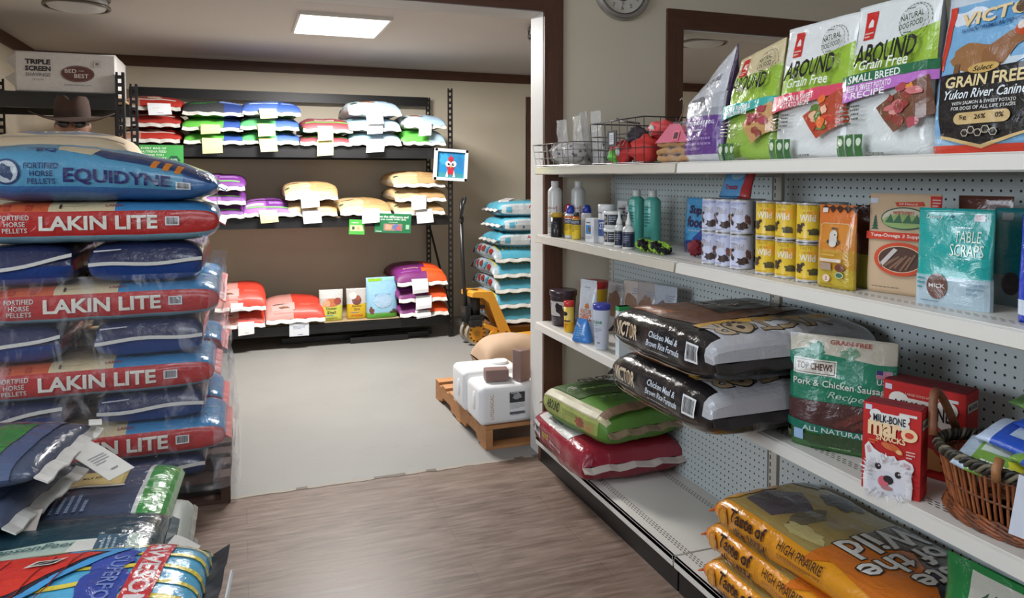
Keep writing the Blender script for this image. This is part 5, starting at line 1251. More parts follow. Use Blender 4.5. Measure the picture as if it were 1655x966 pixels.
# ---- wire baskets
def wire_basket(x0, x1, y0, y1, z, H, flare, col, label, nx, ny, nz, r=.0016, mat='black', tilt=0):
    """rectangular welded wire basket"""
    cx, cy = (x0 + x1) / 2, (y0 + y1) / 2
    t = root('wire_basket', (cx, cy, z), tilt, label, 'basket'); hx, hy = (x1 - x0) / 2, (y1 - y0) / 2
    def c(sx, sy, f): k = 1 + flare * f; return (sx * hx * k, sy * hy * k, .004 + H * f)
    m = M()
    for i in range(nz + 1):
        f = i / nz; q = [c(-1, -1, f), c(1, -1, f), c(1, 1, f), c(-1, 1, f)]; m.tube(q, r * (1.6 if i == nz else 1), col, seg=6, closed=True)
    for s_ in (-1, 1):
        for i in range(nx + 1):
            a = -1 + 2 * i / nx; m.tube([c(a, s_, 0), c(a, s_, 1)], r, col, seg=5)
        for i in range(ny + 1):
            a = -1 + 2 * i / ny; m.tube([c(s_, a, 0), c(s_, a, 1)], r, col, seg=5)
    for i in range(nx + 1): a = -1 + 2 * i / nx; m.tube([c(a, -1, 0), c(a, 1, 0)], r, col, seg=5)
    m.build('wire_frame', mat, t); return t
t = wire_basket(1.375, 1.70, 2.36, 2.78, Z3, .165, .04, (44, 42, 42), 'black wire basket full of red dog toys on the top shelf', 5, 7, 3)
m = M(); m.box((-.172, .02, .10), (.003, .075, .062), (44, 44, 48)); A = Art(); A.rect(0, 0, .036, .045, (200, 202, 206)); A.lines(0, 0, .03, .03, 4, (150, 152, 160)); plane_art(m, A, (-.1736, .02, .10), (0, -1, 0), (0, 0, 1)); m.build('price_plate', 'matte', t)
t = wire_basket(1.345, 1.66, 2.90, 3.33, Z3, .098, .07, (120, 116, 112), 'grey wire basket of white rope toys at the far end of the top shelf', 5, 8, 3, .0013, 'metal')
HOLLOW = clear_mat('clear_poly_bag', (.86, .87, .88), .10, .12, 2.0)
def toy_lump(name, loc, r, col, label, seed, squash=(1, 1, 1), group='red rubber and plush toys in the black wire basket', extra=None, mat='matte'):
    m = M(); bm = bmesh.new(); bmesh.ops.create_uvsphere(bm, u_segments=20, v_segments=14, radius=1)
    for v in bm.verts:
        n_ = 1 + .38 * noise.noise(v.co * 2.2 + Vector((seed, 0, 0))); v.co = Vector((v.co.x * r * squash[0], v.co.y * r * squash[1], v.co.z * r * squash[2])) * n_
    m.bm(bm, col, 0, None, True)
    if extra: m.lathe([(.006, -.001), (.016, .0), (.016, .004), (.006, .005)], (-r * squash[0] * .98, 0, 0), extra, 0, 14, axis='X')
    o = m.build(name, mat, label=label, category='dog toy'); o['group'] = group; o.location = loc; return o
TY = [((1.45, 2.47, .055), .062, (206, 58, 52), (1, 1, .8)), ((1.43, 2.60, .05), .045, (190, 40, 40), (.8, 1, 1)), ((1.58, 2.50, .06), .06, (214, 70, 60), (1, 1, .8)), ((1.50, 2.44, .13), .055, (226, 84, 84), (.9, 1.2, .6)), ((1.44, 2.70, .05), .04, (200, 50, 60), (.6, .7, 1.1)), ((1.58, 2.66, .06), .055, (70, 170, 60), (1, 1, .9)), ((1.60, 2.42, .12), .05, (230, 90, 80), (1, .9, .6)), ((1.46, 2.56, .115), .045, (60, 52, 58), (1, 1, .7))]
for i, ((x, y, z), r, c_, sq) in enumerate(TY):
    nm = ['large red toy at the near corner', 'red ring toy in the middle', 'red toy at the back of', 'pale red plush toy lying on top of', 'slim red toy in a bag at the far side', 'green toy at the far back', 'coral toy high at the back of', 'dark grey toy on top in the middle'][i]
    toy_lump('dog_toy', (x, y, Z3 + z), r, c_, nm + (' the black wire basket' if nm.endswith('of') else ' of the black wire basket'), i * 3.3, sq, extra=(196, 200, 200) if i in (1, 3) else None)
toy_lump('dog_toy', (1.42, 2.66, Z3 + .035), .032, (110, 196, 80), 'small bright green toy at the bottom front of the black wire basket', 41, (1, 1, .8))
m = M(); m.tube([(1.40, 2.44, Z3 + .15), (1.41, 2.60, Z3 + .17), (1.43, 2.67, Z3 + .185)], .004, (40, 40, 42), seg=6); m.build('leash_clip', 'black', label='black leash clip lying over the toys in the black wire basket', category='clip')
def plush(loc, label, seed):
    t = root('rope_toy', loc, R(seed * 40), label, 'rope toy', 'white spotted rope toys in the grey wire basket')
    m = M(); bm = bmesh.new(); bmesh.ops.create_uvsphere(bm, u_segments=20, v_segments=12, radius=1); 
    for v in bm.verts: v.co = Vector((v.co.x * .04, v.co.y * .055, v.co.z * .045)) * (1 + .15 * noise.noise(v.co * 2 + Vector((seed, 0, 0))))
    m.bm(bm, (200, 196, 190), 0, None, True); 
    rnd = random.Random(seed)
    for i in range(14):
        a, b = rnd.uniform(0, 2 * PI), rnd.uniform(-.8, .8); d = Vector((math.cos(a) * math.cos(b) * .041, math.sin(a) * math.cos(b) * .056, math.sin(b) * .046)); bm = bmesh.new(); bmesh.ops.create_uvsphere(bm, u_segments=8, v_segments=6, radius=.006); m.bm(bm, (70, 66, 64), 0, Matrix.Translation(d), True)
    m.build('toy', 'fabric', t)
    m = M(); bm = bmesh.new(); bmesh.ops.create_icosphere(bm, subdivisions=3, radius=1)
    for v in bm.verts: v.co = Vector((v.co.x * .05, v.co.y * .066, v.co.z * .058)) * (1 + .2 * noise.noise(v.co * 3 + Vector((seed, 4, 0))))
    m.bm(bm, (230, 230, 230), 0, None, True); m.build('poly_bag', HOLLOW, t); return t
for i, (x, y, z) in enumerate(((1.43, 3.20, .062), (1.44, 3.08, .062), (1.56, 3.16, .065), (1.55, 3.02, .065))): plush((x, y, Z3 + z), f"bagged white rope toy with dark spots, {['far front', 'near front', 'far back', 'near back'][i]} corner of the grey wire basket", i + 1)
for i, (x, y, w, h, a) in enumerate(((1.46, 3.25, .10, .21, .1), (1.48, 3.12, .13, .22, -.1), (1.57, 3.24, .10, .25, .05), (1.50, 2.97, .08, .23, .2))):
    g = Pouch(w, h, .02, nu=14, nv=24, topw=.9, wr=.008, seed=60 + i); m = M(); g.body(m, lambda a, b: (214, 214, 212)); o = m.build('poly_bag', clear_mat('milky_poly_bag', (.82, .82, .80), .34, .15, 2.0), label=f"clear plastic bag sticking up behind the grey wire basket, {['leftmost', 'second from left', 'third from left', 'nearest'][i]}", category='plastic bag'); o.location = (x, y, Z3 + .012); o.rotation_euler = (R(5), 0, RZ + a)
t = root('rawhide_pack', (1.46, 2.245, Z3 + .001), RZ + R(10), 'bag of tan twisted chew sticks with a pink card between basket and purple bag', 'dog chew')
for i in range(7):
    m = M(); yy = -.03 + (i % 3) * .028; zz = .014 + (i // 3) * .026; pts = [(-.085 + .17 * q / 8, yy + .004 * math.sin(q * 1.7 + i), zz + .004 * math.cos(q * 2 + i)) for q in range(9)]
    m.tube(pts, [.012 + .002 * math.sin(q * 2.5 + i) for q in range(9)], (186, 142, 96), seg=8); m.build('chew_stick', 'fabric', t)
m = M(); A = Art(); m.poly([(-.085, -.05, .07), (.085, -.05, .07), (.02, -.03, .135), (-.03, -.03, .135)], (210, 110, 130)); A.rect(0, .0, .032, .036, (226, 120, 130)); A.rect(0, 0, .02, .024, (84, 60, 66)); plane_art(m, A, (.02, -.046, .092), (1, 0, 0), (0, .3, .95), 0, .002); m.build('header_card', 'paper', t)
m = M(); g = Pouch(.185, .145, .085, nu=14, nv=28, topw=.5, seed=70, wr=.004); g.body(m, lambda a, b: (230, 230, 230)); m.build('poly_bag', HOLLOW, t)
m = M(); m.tube([(-.02, 0, .14), (.0, 0, .17), (.03, -.02, .21), (.028, -.03, .222), (.02, -.03, .215)], .002, (190, 176, 166), seg=6); m.build('hook', 'metal', t)

# ---- shelf two: bottles and tubs
def lathe_item(name, loc, prof, colf, art, label, cat, mat='gloss', group=None, seg=32, sx=1, sy=1, rz=0, extra=()):
    g = Cyl(prof, seg, sx, sy); m = M(); g.body(m, (lambda a, b: colf(b)) if callable(colf) else (lambda a, b: colf), capa=(colf(prof[-1][1]) if callable(colf) else colf))
    if art: A = Art(); art(A, g); g.decal(m, A, 0, .0004, .0002)
    ps = extra
    if not ps:
        o = m.build(name, mat, label=label, category=cat)
        if group: o['group'] = group
        o.location = loc; o.rotation_euler = (0, 0, RZ + R(20) + rz); return o
    t = root(name, loc, RZ + R(20) + rz, label, cat, group); m.build('bottle', mat, t)
    for nm, pf, c_, mt in ps:
        q = M(); q.lathe(pf, (0, 0, 0), c_, 0, seg); q.build(nm, mt, t)
    return t
def bottle_prof(r, h, sh=.82, neck=.014): return [(r * .9, 0), (r, .004), (r, h * sh * .5), (r, h * sh), (r * .93, h * (sh + .035)), (r * .7, h * (sh + .07)), (neck, h * (sh + .10)), (neck, h * .93)]
def capp(r, z0, z1): return [(r * .96, z0), (r, z0 + .001), (r, z1 - .002), (r * .9, z1)]
def a_wb(A, g): A.rect(0, .11, .12, .0015, (150, 60, 70)); A.text('Nolvasan', -.0, .135, .07, .014, (160, 70, 84), bold=0); A.lines(0, .07, .07, .06, 7, (150, 150, 156)); A.rect(0, .015, .10, .0015, (150, 60, 70)); A.rect(.035, .10, .003, .09, (170, 90, 100))
for i, (x, y) in enumerate(((1.425, 3.285), (1.53, 3.245))):
    lathe_item('medicine_bottle', (x, y, Z2), bottle_prof(.034, .262, .80, .016), (206, 206, 202), a_wb, ['tall white bottle nearest the shelf front at the far end of the second shelf', 'tall white bottle behind the coloured spray bottles at the far end of the second shelf'][i], 'bottle', group=None, extra=(('cap', capp(.018, .235, .262), (214, 214, 212), 'gloss'),))
lathe_item('canister', (1.395, 3.195, Z2), [(.026, 0), (.027, .003), (.027, .095)], (34, 32, 34), lambda A, g: (A.lines(0, .05, .04, .05, 5, (60, 58, 60))), 'black canister with a mustard yellow lid at the far end of the second shelf', 'canister', extra=(('lid', capp(.0285, .093, .114), (186, 150, 44), 'gloss'),))
def a_sp(c1, c2):
    def f(A, g): A.rect(0, .045, .2, .062, (222, 190, 40)); A.rect(0, .078, .2, .022, c1); A.text('BLUE-KOTE', .0, .078, .055, .011, c2, bold=.01); A.lines(0, .05, .05, .03, 4, (150, 120, 30)); A.rect(0, .098, .2, .010, (206, 110, 50))
    return f
lathe_item('spray_bottle', (1.43, 3.115, Z2), bottle_prof(.027, .140, .74, .016), (214, 212, 208), a_sp((56, 60, 90), (210, 210, 214)), 'white and yellow bottle with a bright blue cap next to the black canister', 'bottle', extra=(('cap', [(.018, .110), (.019, .112), (.019, .128), (.014, .148), (.004, .153)], (36, 60, 160), 'gloss'),))
lathe_item('spray_bottle', (1.47, 3.225, Z2), bottle_prof(.025, .142, .74, .015), (214, 212, 208), a_sp((180, 60, 60), (220, 210, 210)), 'white and yellow bottle with a red cap peeking out behind the blue capped one', 'bottle', extra=(('cap', [(.016, .110), (.017, .112), (.017, .130), (.012, .150), (.004, .154)], (190, 44, 48), 'gloss'),))
lathe_item('spray_bottle', (1.425, 3.04, Z2), bottle_prof(.020, .112, .80, .012), (216, 190, 70), a_sp((60, 60, 90), (210, 210, 214)), 'short yellow bottle with a black cap between the blue capped bottles', 'bottle', extra=(('cap', capp(.012, .102, .122), (34, 32, 34), 'gloss'),))
lathe_item('spray_bottle', (1.50, 3.085, Z2), bottle_prof(.027, .145, .74, .016), (216, 214, 212), None, 'white bottle with a dark blue cap behind the white box', 'bottle', extra=(('cap', [(.018, .112), (.020, .114), (.020, .132), (.014, .150), (.004, .154)], (30, 52, 150), 'gloss'),))
m = M(); m.box((0, 0, .052), (.058, .045, .104), (214, 215, 216), bev=.001); A = Art(); A.rect(-.008, .055, .034, .038, (60, 130, 190)); A.blob(.0, .055, .009, .013, (110, 80, 60), 4); A.lines(0, .085, .045, .01, 1, (90, 96, 110)); A.rect(.018, .05, .014, .04, (200, 204, 210)); A.lines(0, .02, .045, .012, 2, (140, 146, 160)); plane_art(m, A, (0, -.0225, 0), (1, 0, 0), (0, 0, 1)); o = m.build('medicine_box', 'paper', label='small white box with a blue picture in front of the dark blue capped bottle', category='box'); o.location = (1.435, 2.885, Z2); o.rotation_euler = (0, 0, RZ + R(12))
lathe_item('jar', (1.47, 2.835, Z2), [(.033, 0), (.034, .003), (.034, .15), (.031, .160)], (206, 207, 208), lambda A, g: (A.rect(.0, .065, .06, .07, (60, 84, 140)), A.text('CET', 0, .075, .03, .03, (200, 206, 216)), A.lines(0, .13, .05, .01, 1, (120, 126, 150))), 'tall white ribbed jar with a blue label behind the two black labelled tubs', 'jar', extra=(('lid', capp(.0355, .134, .166), (216, 216, 216), 'gloss'),))
m = M(); m.box((0, 0, .088), (.07, .04, .176), (206, 207, 206), bev=.001); A = Art(); A.lines(0, .12, .05, .06, 4, (110, 110, 130)); A.rect(0, .06, .05, .05, (120, 110, 130)); plane_art(m, A, (0, -.0202, 0), (1, 0, 0), (0, 0, 1)); o = m.build('medicine_box', 'paper', label='tall pale carton behind the tubs and ear drop bottles on the second shelf', category='box'); o.location = (1.60, 2.90, Z2); o.rotation_euler = (0, 0, RZ + R(10))
m = M(); m.box((0, 0, .080), (.045, .04, .160), (196, 198, 200), bev=.001); A = Art(); A.lines(0, .11, .034, .05, 4, (80, 90, 130)); plane_art(m, A, (0, -.0202, 0), (1, 0, 0), (0, 0, 1)); o = m.build('medicine_box', 'paper', label='narrow grey carton just left of the teal shampoo bottles', category='box'); o.location = (1.56, 2.77, Z2); o.rotation_euler = (0, 0, RZ + R(10))
def a_tub(A, g): A.rect(0, .035, .2, .042, (36, 38, 52)); A.blob(-.014, .035, .012, .016, (176, 170, 160), 3); A.blob(-.014, .032, .006, .010, (60, 50, 44), 5); A.lines(.025, .038, .03, .026, 3, (170, 176, 190)); A.rect(.004, .035, .002, .042, (214, 214, 214))
for i in range(2):
    lathe_item('supplement_tub', (1.45, 2.735, Z2 + i * .071), [(.036, 0), (.037, .002), (.037, .057)], (214, 214, 212), a_tub, ['lower', 'upper'][i] + ' of two white lidded tubs with navy labels stacked on the second shelf', 'tub', group='stacked white lidded tubs', extra=(('lid', capp(.0395, .056, .070), (220, 220, 218), 'gloss'),))
def a_ear(c_):
    def f(A, g): A.rect(0, .036, .2, .054, (38, 44, 66)); A.rect(-.02, .036, .022, .05, c_); A.lines(.006, .04, .024, .03, 4, (140, 146, 170)); A.rect(0, .066, .2, .004, (60, 60, 70))
    return f
for i, (x, y) in enumerate(((1.425, 2.635), (1.425, 2.56))):
    s_ = (.86, 1.06)[i]; lathe_item('ear_drop_bottle', (x, y, Z2), [(.021 * s_, 0), (.022 * s_, .002), (.022 * s_, .075), (.020 * s_, .083), (.010, .094)], (208, 208, 204), a_ear(((200, 190, 60), (60, 66, 90))[i]), ['white ear drop bottle with a yellow label patch, left of the pair', 'white ear drop bottle with a navy label, right of the pair'][i], 'bottle', extra=(('nozzle', [(.012, .092), (.0125, .100), (.006, .122), (.0022, .146)], (216, 216, 212), 'gloss'),))
def a_teal(A, g): A.rect(0, .178, .03, .02, (150, 206, 196)); A.lines(-.002, .155, .04, .016, 2, (40, 110, 108)); A.lines(-.004, .11, .034, .06, 5, (44, 116, 112)); A.rect(0, .03, .035, .022, (60, 120, 120))
for i, (x, y) in enumerate(((1.56, 2.735), (1.565, 2.615))):
    lathe_item('shampoo_bottle', (x, y, Z2), bottle_prof(.034, .226, .80, .014), (88, 178, 164), a_teal, ['left', 'right'][i] + ' of two teal shampoo bottles with white caps', 'bottle', extra=(('cap', capp(.017, .196, .228), (206, 208, 204), 'gloss'),))
t = root('bird_toy_plate', (1.445, 2.405, Z2), 0, 'clear plate of black and lime braided rope rings in front of the blue bag', 'rope toy')
m = M(); m.lathe([(.03, .0005), (.07, .001), (.088, .005)], (0, 0, 0), (170, 176, 172), 0, 30); o = m.build('plate', clear_mat('clear_plate', (.8, .85, .82), .3, .1), t); o.scale = (.8, 1.15, 1)
for s_ in (-1, 1):
    m = M()
    for k in range(2):
        n_ = 40
        for q in range(n_):
            a0, a1 = 2 * PI * q / n_, 2 * PI * (q + 1) / n_
            def pt(a): ra = .028 + .009 * math.cos(a * 7 + k * PI); return (ra * math.cos(a) * 1.0, s_ * .048 + ra * math.sin(a) * 1.1, .022 + .009 * math.sin(a * 7 + k * PI) + .010 * math.sin(a))
            m.tube([pt(a0), pt(a1)], .0075, (150, 190, 60) if (q + k * 3) % 5 < 3 else (30, 32, 28), seg=7)
    m.build('braided_ring', 'fabric', t)
def a_super(A, g):
    A.text('Super', .005, .155, .12, .040, (40, 34, 88), bold=.05, rot=-.05); A.text('food', -.01, .115, .10, .040, (40, 34, 88), bold=.05, rot=-.03)
    A.poly([(-.03, .0), (-.01, .06), (.04, .095), (.09, .10), (.09, .0)], (36, 70, 150)); A.poly([(.02, .03), (.05, .07), (.09, .075), (.09, .02)], (196, 164, 110)); A.poly([(-.075, .0), (-.075, .04), (-.02, .05), (.0, .0)], (40, 60, 120)); A.text('BEST\nSIZE', -.055, .055, .026, .03, (40, 66, 130), bold=0); A.text('for Most Breeds', -.01, .085, .07, .008, (190, 214, 230))
pouch('treat_bag', (1.60, 2.325, Z2), RZ + R(6), .165, .205, .06, (70, 156, 210), a_super, 'sky blue superfood bag with chunky navy lettering behind the rope rings', 'treat bag', seed=21, wr=.003)
m = M(); bm = bmesh.new(); bmesh.ops.create_uvsphere(bm, u_segments=24, v_segments=16, radius=1)
for v in bm.verts: v.co = Vector((v.co.x * .024, v.co.y * .032, v.co.z * .027)) * (1 + .45 * noise.noise(v.co * 4)) + Vector((0, 0, .034))
m.bm(bm, (120, 30, 44), 0, None, True); o = m.build('knitted_toy', 'fabric', label='small dark red knitted toy beside the white food cans', category='dog toy'); o.location = (1.50, 2.215, Z2)

# ---- cans
def can(x, y, z, kind, label, rz=0, r=.0355, h=.106):
    white = kind == 'w'
    prof = [(r * .96, 0), (r, .0025), (r * .985, .006), (r * .985, .05), (r * .985, h - .006), (r, h - .0025), (r * .97, h), (r * .9, h - .002)]
    base = (196, 200, 222) if white else (226, 190, 54)
    g = Cyl(prof, 36); m = M(); g.body(m, lambda a, b: (190, 190, 192) if (b < .005 or b > h - .005) else base, capa=(180, 180, 182))
    A = Art()
    if white:
        A.rect(.08, .053, .06, .094, (140, 140, 156)); A.text('TASTE', -.015, .090, .034, .009, (150, 160, 200), bold=.01); A.text('of the', -.018, .078, .024, .007, (90, 90, 120), bold=0); A.text('Wild', -.008, .068, .045, .018, (176, 172, 180), bold=.03); A.text('STREAM', .0, .095, .045, .006, (150, 160, 200))  # plain grey right-hand strip is painted shade on the side away from the light
        A.blob(-.033, .05, .008, .012, (150, 110, 84), 1); A.blob(-.022, .035, .006, .008, (60, 50, 46), 2); A.blob(.012, .026, .018, .012, (64, 48, 44), 3); A.blob(.03, .045, .010, .015, (110, 76, 70), 4); A.blob(-.02, .058, .005, .005, (50, 44, 50), 5); A.lines(0, .01, .06, .006, 1, (150, 150, 176))
    else:
        A.text('TASTE', -.005, .092, .035, .008, (176, 140, 40), bold=.01); A.rect(.018, .072, .03, .026, (236, 170, 50)); A.text('of the', -.0, .080, .024, .007, (150, 110, 60), bold=0); A.text('Wild', .0, .065, .044, .019, (232, 226, 206), bold=.03)
        A.blob(-.024, .036, .011, .013, (70, 56, 44), 1); A.blob(-.012, .048, .006, .005, (60, 48, 40), 3); A.rect(.018, .026, .026, .012, (76, 74, 60)); A.blob(.016, .032, .013, .005, (90, 84, 50), 5); A.lines(0, .010, .06, .006, 1, (190, 150, 40)); A.text('HIGH PRAIRIE', 0, .10, .05, .004, (140, 110, 40))
    g.decal(m, A, 0, .0003, .00015)
    t = root('food_can', (x, y, z), RZ + R(28) + rz, label, 'can', 'white stream food cans' if white else 'yellow high prairie food cans')
    m.build('can', 'gloss', t)
    for zz in (.001, h - .0012): q = M(); q.lathe([(r + .0002, zz - .001), (r + .0011, zz - .0005), (r + .0011, zz + .0008), (r - .001, zz + .0014)], (0, 0, 0), (190, 190, 192), 0, 30, cap=False); q.build('rim', 'metal', t)
    return t
cols_w = [(1.455, 2.050), (1.525, 2.008), (1.455, 1.975), (1.525, 1.934), (1.455, 1.900)]
for i, (x, y) in enumerate(cols_w):
    for k in range(2): can(x, y, Z2 + k * .1075, 'w', f"white and brown food can, {['lower', 'upper'][k]} one in the {['farthest', 'back left', 'middle', 'back right', 'nearest'][i]} of the five white columns", R(random.uniform(-12, 12)))
for i, (x, y) in enumerate(((1.452, 1.775), (1.452, 1.690), (1.452, 1.605))):
    for k in range(2): can(x, y, Z2 + k * .1075, 'y', f"yellow food can, {['lower', 'upper'][k]} one in the {['farthest', 'middle', 'nearest'][i]} of the three yellow columns", R(random.uniform(-12, 12)))
for k in range(2): can(1.53, 1.60, Z2 + k * .1075, 'y', f"yellow food can half hidden behind the nearest yellow column, {['lower', 'upper'][k]} one")
g = Pouch(.13, .115, .03, nu=16, nv=26, topw=.85, seed=31, wr=.006); m = M(); g.body(m, lambda a, b: (84, 150, 200) if a < .03 else (176, 60, 60)); A = Art(); A.text('Treats', -.01, .03, .06, .018, (150, 50, 70), bold=.03); A.ell(.0, .075, .03, .02, (150, 190, 214)); g.decal(m, A); o = m.build('treat_bag', 'film', label='small blue and red treat bag lying above the white food cans', category='treat bag'); o.location = (1.50, 2.0, Z2 + .217); o.rotation_euler = (R(-20), 0, RZ + R(10))

# ---- jerky and treat pouches
def a_jolly(A, g):
    c_ = (214, 196, 150)
    for (x, y, w, h) in ((0, .165, .07, .0016), (0, .048, .07, .0006), (-.042, .11, .0014, .09), (.042, .115, .0014, .08)): A.rect(x, y, w, h, c_)
    for sx in (-1, 1): A.rect(sx * .040, .161, .011, .0014, c_, rot=-sx * .9)
    for i in range(5): A.poly([(-.045 + i * .022, .205), (-.034 + i * .022, .192), (-.023 + i * .022, .205), (-.034 + i * .022, .212)], (54, 32, 26))
    A.rect(-.033, .198, .016, .012, (214, 206, 200)); A.ell(0, .118, .019, .008, (60, 60, 54)); A.ell(0, .122, .012, .013, (206, 200, 190)); A.ell(0, .135, .011, .013, (206, 200, 190)); A.rect(0, .152, .016, .005, (80, 60, 50)); A.ell(0, .113, .011, .008, (214, 208, 196)); A.ell(.004, .136, .002, .002, (40, 40, 40))
    A.text('GOODIES', 0, .096, .052, .007, (214, 180, 90), bold=0); A.lines(0, .085, .06, .005, 1, (226, 190, 110)); A.rect(-.004, .072, .062, .008, (226, 206, 190)); A.rect(-.018, .056, .036, .018, (176, 150, 130)); A.ell(.024, .055, .012, .010, (116, 66, 50)); A.ell(.024, .036, .011, .008, (196, 206, 190)); A.ell(.024, .036, .009, .006, (70, 110, 80)); A.ell(-.012, .026, .011, .009, (226, 200, 180)); A.text('2', -.012, .026, .006, .009, (170, 40, 50)); A.lines(0, .012, .06, .006, 1, (150, 120, 30))
def jolly_col(a, b): return (206, 108, 40) if b > .16 else ((206, 130, 44) if b > .10 else ((196, 146, 44) if b > .05 else (190, 164, 48)))
pouch('treat_bag', (1.425, 1.478, Z2), RZ + R(8), .108, .212, .035, jolly_col, a_jolly, 'orange fading to yellow jerky bag in front of the yellow cans', 'treat bag', seed=33, wr=.003)
pouch('treat_bag', (1.50, 1.425, Z2), RZ + R(18), .105, .212, .035, lambda a, b: (66, 38, 34) if b > .09 else (120, 116, 44), lambda A, g: (A.ell(.02, .05, .010, .008, (170, 180, 160)), A.ell(.02, .085, .006, .006, (170, 160, 170)), [A.poly([(-.045 + i * .022, .205), (-.034 + i * .022, .192), (-.023 + i * .022, .205), (-.034 + i * .022, .212)], (40, 24, 22)) for i in range(5)]), 'dark brown and olive jerky bag tucked behind the orange one', 'treat bag', seed=35, wr=.003)
def tree_(A, x, y, s_):
    for k in range(5): A.poly([(x - s_ * (.5 - k * .09), y + k * s_ * .3), (x + s_ * (.5 - k * .09), y + k * s_ * .3), (x, y + (k + 1.4) * s_ * .3)], (44, 92, 74))
def a_tan(A, g):
    A.rect(-.075, .225, .022, .012, (196, 206, 222)); tree_(A, -.066, .155, .022); A.poly([(-.02, .222), (.045, .224), (.05, .214), (-.015, .212)], (196, 70, 46)); A.text('All Natural', .012, .218, .045, .005, (226, 200, 190)); A.poly([(.062, .238), (.092, .238), (.090, .208), (.078, .20), (.064, .208)], (186, 46, 40)); A.lines(.077, .222, .02, .02, 3, (226, 190, 180))
    A.ell(.005, .183, .055, .027, (50, 90, 80), 28); A.ell(.005, .183, .052, .024, (206, 200, 176), 28); A.ell(.005, .176, .050, .017, (150, 176, 110), 28)
    for x in (-.028, -.008, .014, .034): A.poly([(x - .011, .172), (x + .011, .172), (x + .002, .194)], (70, 112, 84))
    A.text('NORTHWEST', .005, .196, .05, .008, (196, 90, 60)); A.rect(0, .14, .2, .018, (206, 64, 40)); A.text('Tuna-Omega 3 Supplement', .006, .140, .155, .010, (236, 226, 214))
    A.ell(.004, .086, .062, .040, (204, 76, 44), 30); A.ell(.004, .086, .052, .032, (214, 190, 160), 30); A.ell(.004, .086, .050, .030, (84, 56, 46), 30)
    for i in range(6): A.rect(-.025 + i * .011, .076 + .004 * (i % 2), .042, .005, (136 - 12 * (i % 2), 96, 76), rot=.5 + .12 * i)
    A.poly([(-.04, .076), (-.01, .112), (.0, .108), (-.034, .068)], (200, 190, 184)); A.lines(-.01, .018, .1, .004, 1, (110, 90, 76)); A.rect(.077, .028, .010, .006, (70, 60, 100))
pouch('treat_bag', (1.50, 1.345, Z2), RZ + R(16), .170, .243, .045, (200, 172, 140), a_tan, 'kraft brown omega 3 supplement bag with red band and oval window', 'treat bag', seed=37, wr=.002, mat='paper')
pouch('treat_bag', (1.60, 1.215, Z2), RZ + R(10), .12, .240, .04, (92, 52, 44), None, 'dark brown treat bag standing behind the kraft bag and the turquoise bag', 'treat bag', seed=39)
def a_scraps(A, g):
    A.rect(0, .034, .2, .068, (176, 196, 206)); A.rect(0, .067, .2, .003, (120, 190, 186))
    A.text('Disney', -.042, .195, .036, .013, (206, 222, 222), bold=0, shear=.2); A.rect(.05, .196, .022, .014, (220, 206, 210)); A.ell(-.005, .198, .003, .003, (30, 60, 90)); A.text('TABLE', .030, .155, .052, .024, (206, 226, 206), bold=0); A.text('SCRAPS', .030, .126, .066, .026, (206, 226, 206), bold=0); A.lines(.03, .174, .05, .006, 1, (200, 226, 224)); A.lines(.03, .108, .06, .005, 1, (150, 214, 206))
    A.ell(-.025, .045, .022, .028, (110, 76, 66)); A.text('MICK', -.025, .046, .034, .009, (226, 222, 220)); A.lines(-.060, .05, .018, .03, 3, (60, 150, 150)); A.lines(.05, .045, .03, .03, 3, (130, 160, 176)); A.lines(-.03, .012, .06, .005, 1, (110, 130, 150))
    for i in range(14): A.ell(random.Random(i).uniform(-.07, .07), random.Random(i + 50).uniform(.08, .2), .0015, .0015, (150, 226, 216), 6)
pouch('treat_bag', (1.455, 1.172, Z2), RZ + R(14), .156, .215, .040, (24, 160, 156), a_scraps, 'bright turquoise table scraps treat bag with a clear foot', 'treat bag', seed=41, wr=.003, mat='foil')
pouch('treat_bag', (1.60, 1.105, Z2), RZ + R(6), .158, .215, .040, (20, 116, 124), lambda A, g: (A.rect(0, .034, .2, .068, (110, 126, 132)), A.text('TABLE', .030, .155, .052, .024, (110, 170, 160), bold=0), A.text('SCRAPS', .030, .126, .066, .026, (110, 170, 160), bold=0), A.rect(-.05, .196, .026, .016, (150, 160, 164)), A.ell(-.03, .05, .02, .025, (60, 50, 54))), 'darker teal treat bag in the shade behind the turquoise one', 'treat bag', seed=43, wr=.003)  # teal and print colours dimmed to paint in the shade behind its neighbour
pouch('treat_bag', (1.44, .955, Z2), RZ, .12, .21, .04, (40, 66, 190), lambda A, g: A.rect(-.03, .03, .06, .03, (200, 210, 226)), 'royal blue treat bag cut by the right edge of the second shelf', 'treat bag', seed=45)

# ---- shelf three
def a_derma(A, g): A.rect(-.0, .085, .14, .07, (196, 192, 190)); A.text('VALLEY\nVET', -.035, .095, .035, .03, (50, 52, 84), bold=.02); A.blob(.03, .085, .022, .028, (44, 36, 40), 4); A.blob(.045, .065, .02, .02, (60, 46, 48), 7); A.text('EQUINE', -.03, .065, .04, .008, (196, 170, 110)); A.lines(-.02, .03, .06, .03, 4, (140, 130, 140))
lathe_item('supplement_tub', (1.455, 3.25, Z1), [(.050, 0), (.054, .004), (.062, .14), (.062, .145)], (54, 42, 50), a_derma, 'dark plum supplement tub with a horse label at the far end of the third shelf', 'tub', extra=(('lid', [(.064, .143), (.067, .146), (.067, .168), (.064, .172)], (58, 44, 52), 'gloss'),), mat='gloss')
t = root('supplement_tub', (1.605, 3.215, Z1), RZ + R(20), 'large yellow supplement tub with a red lid at the far end of the third shelf', 'tub')
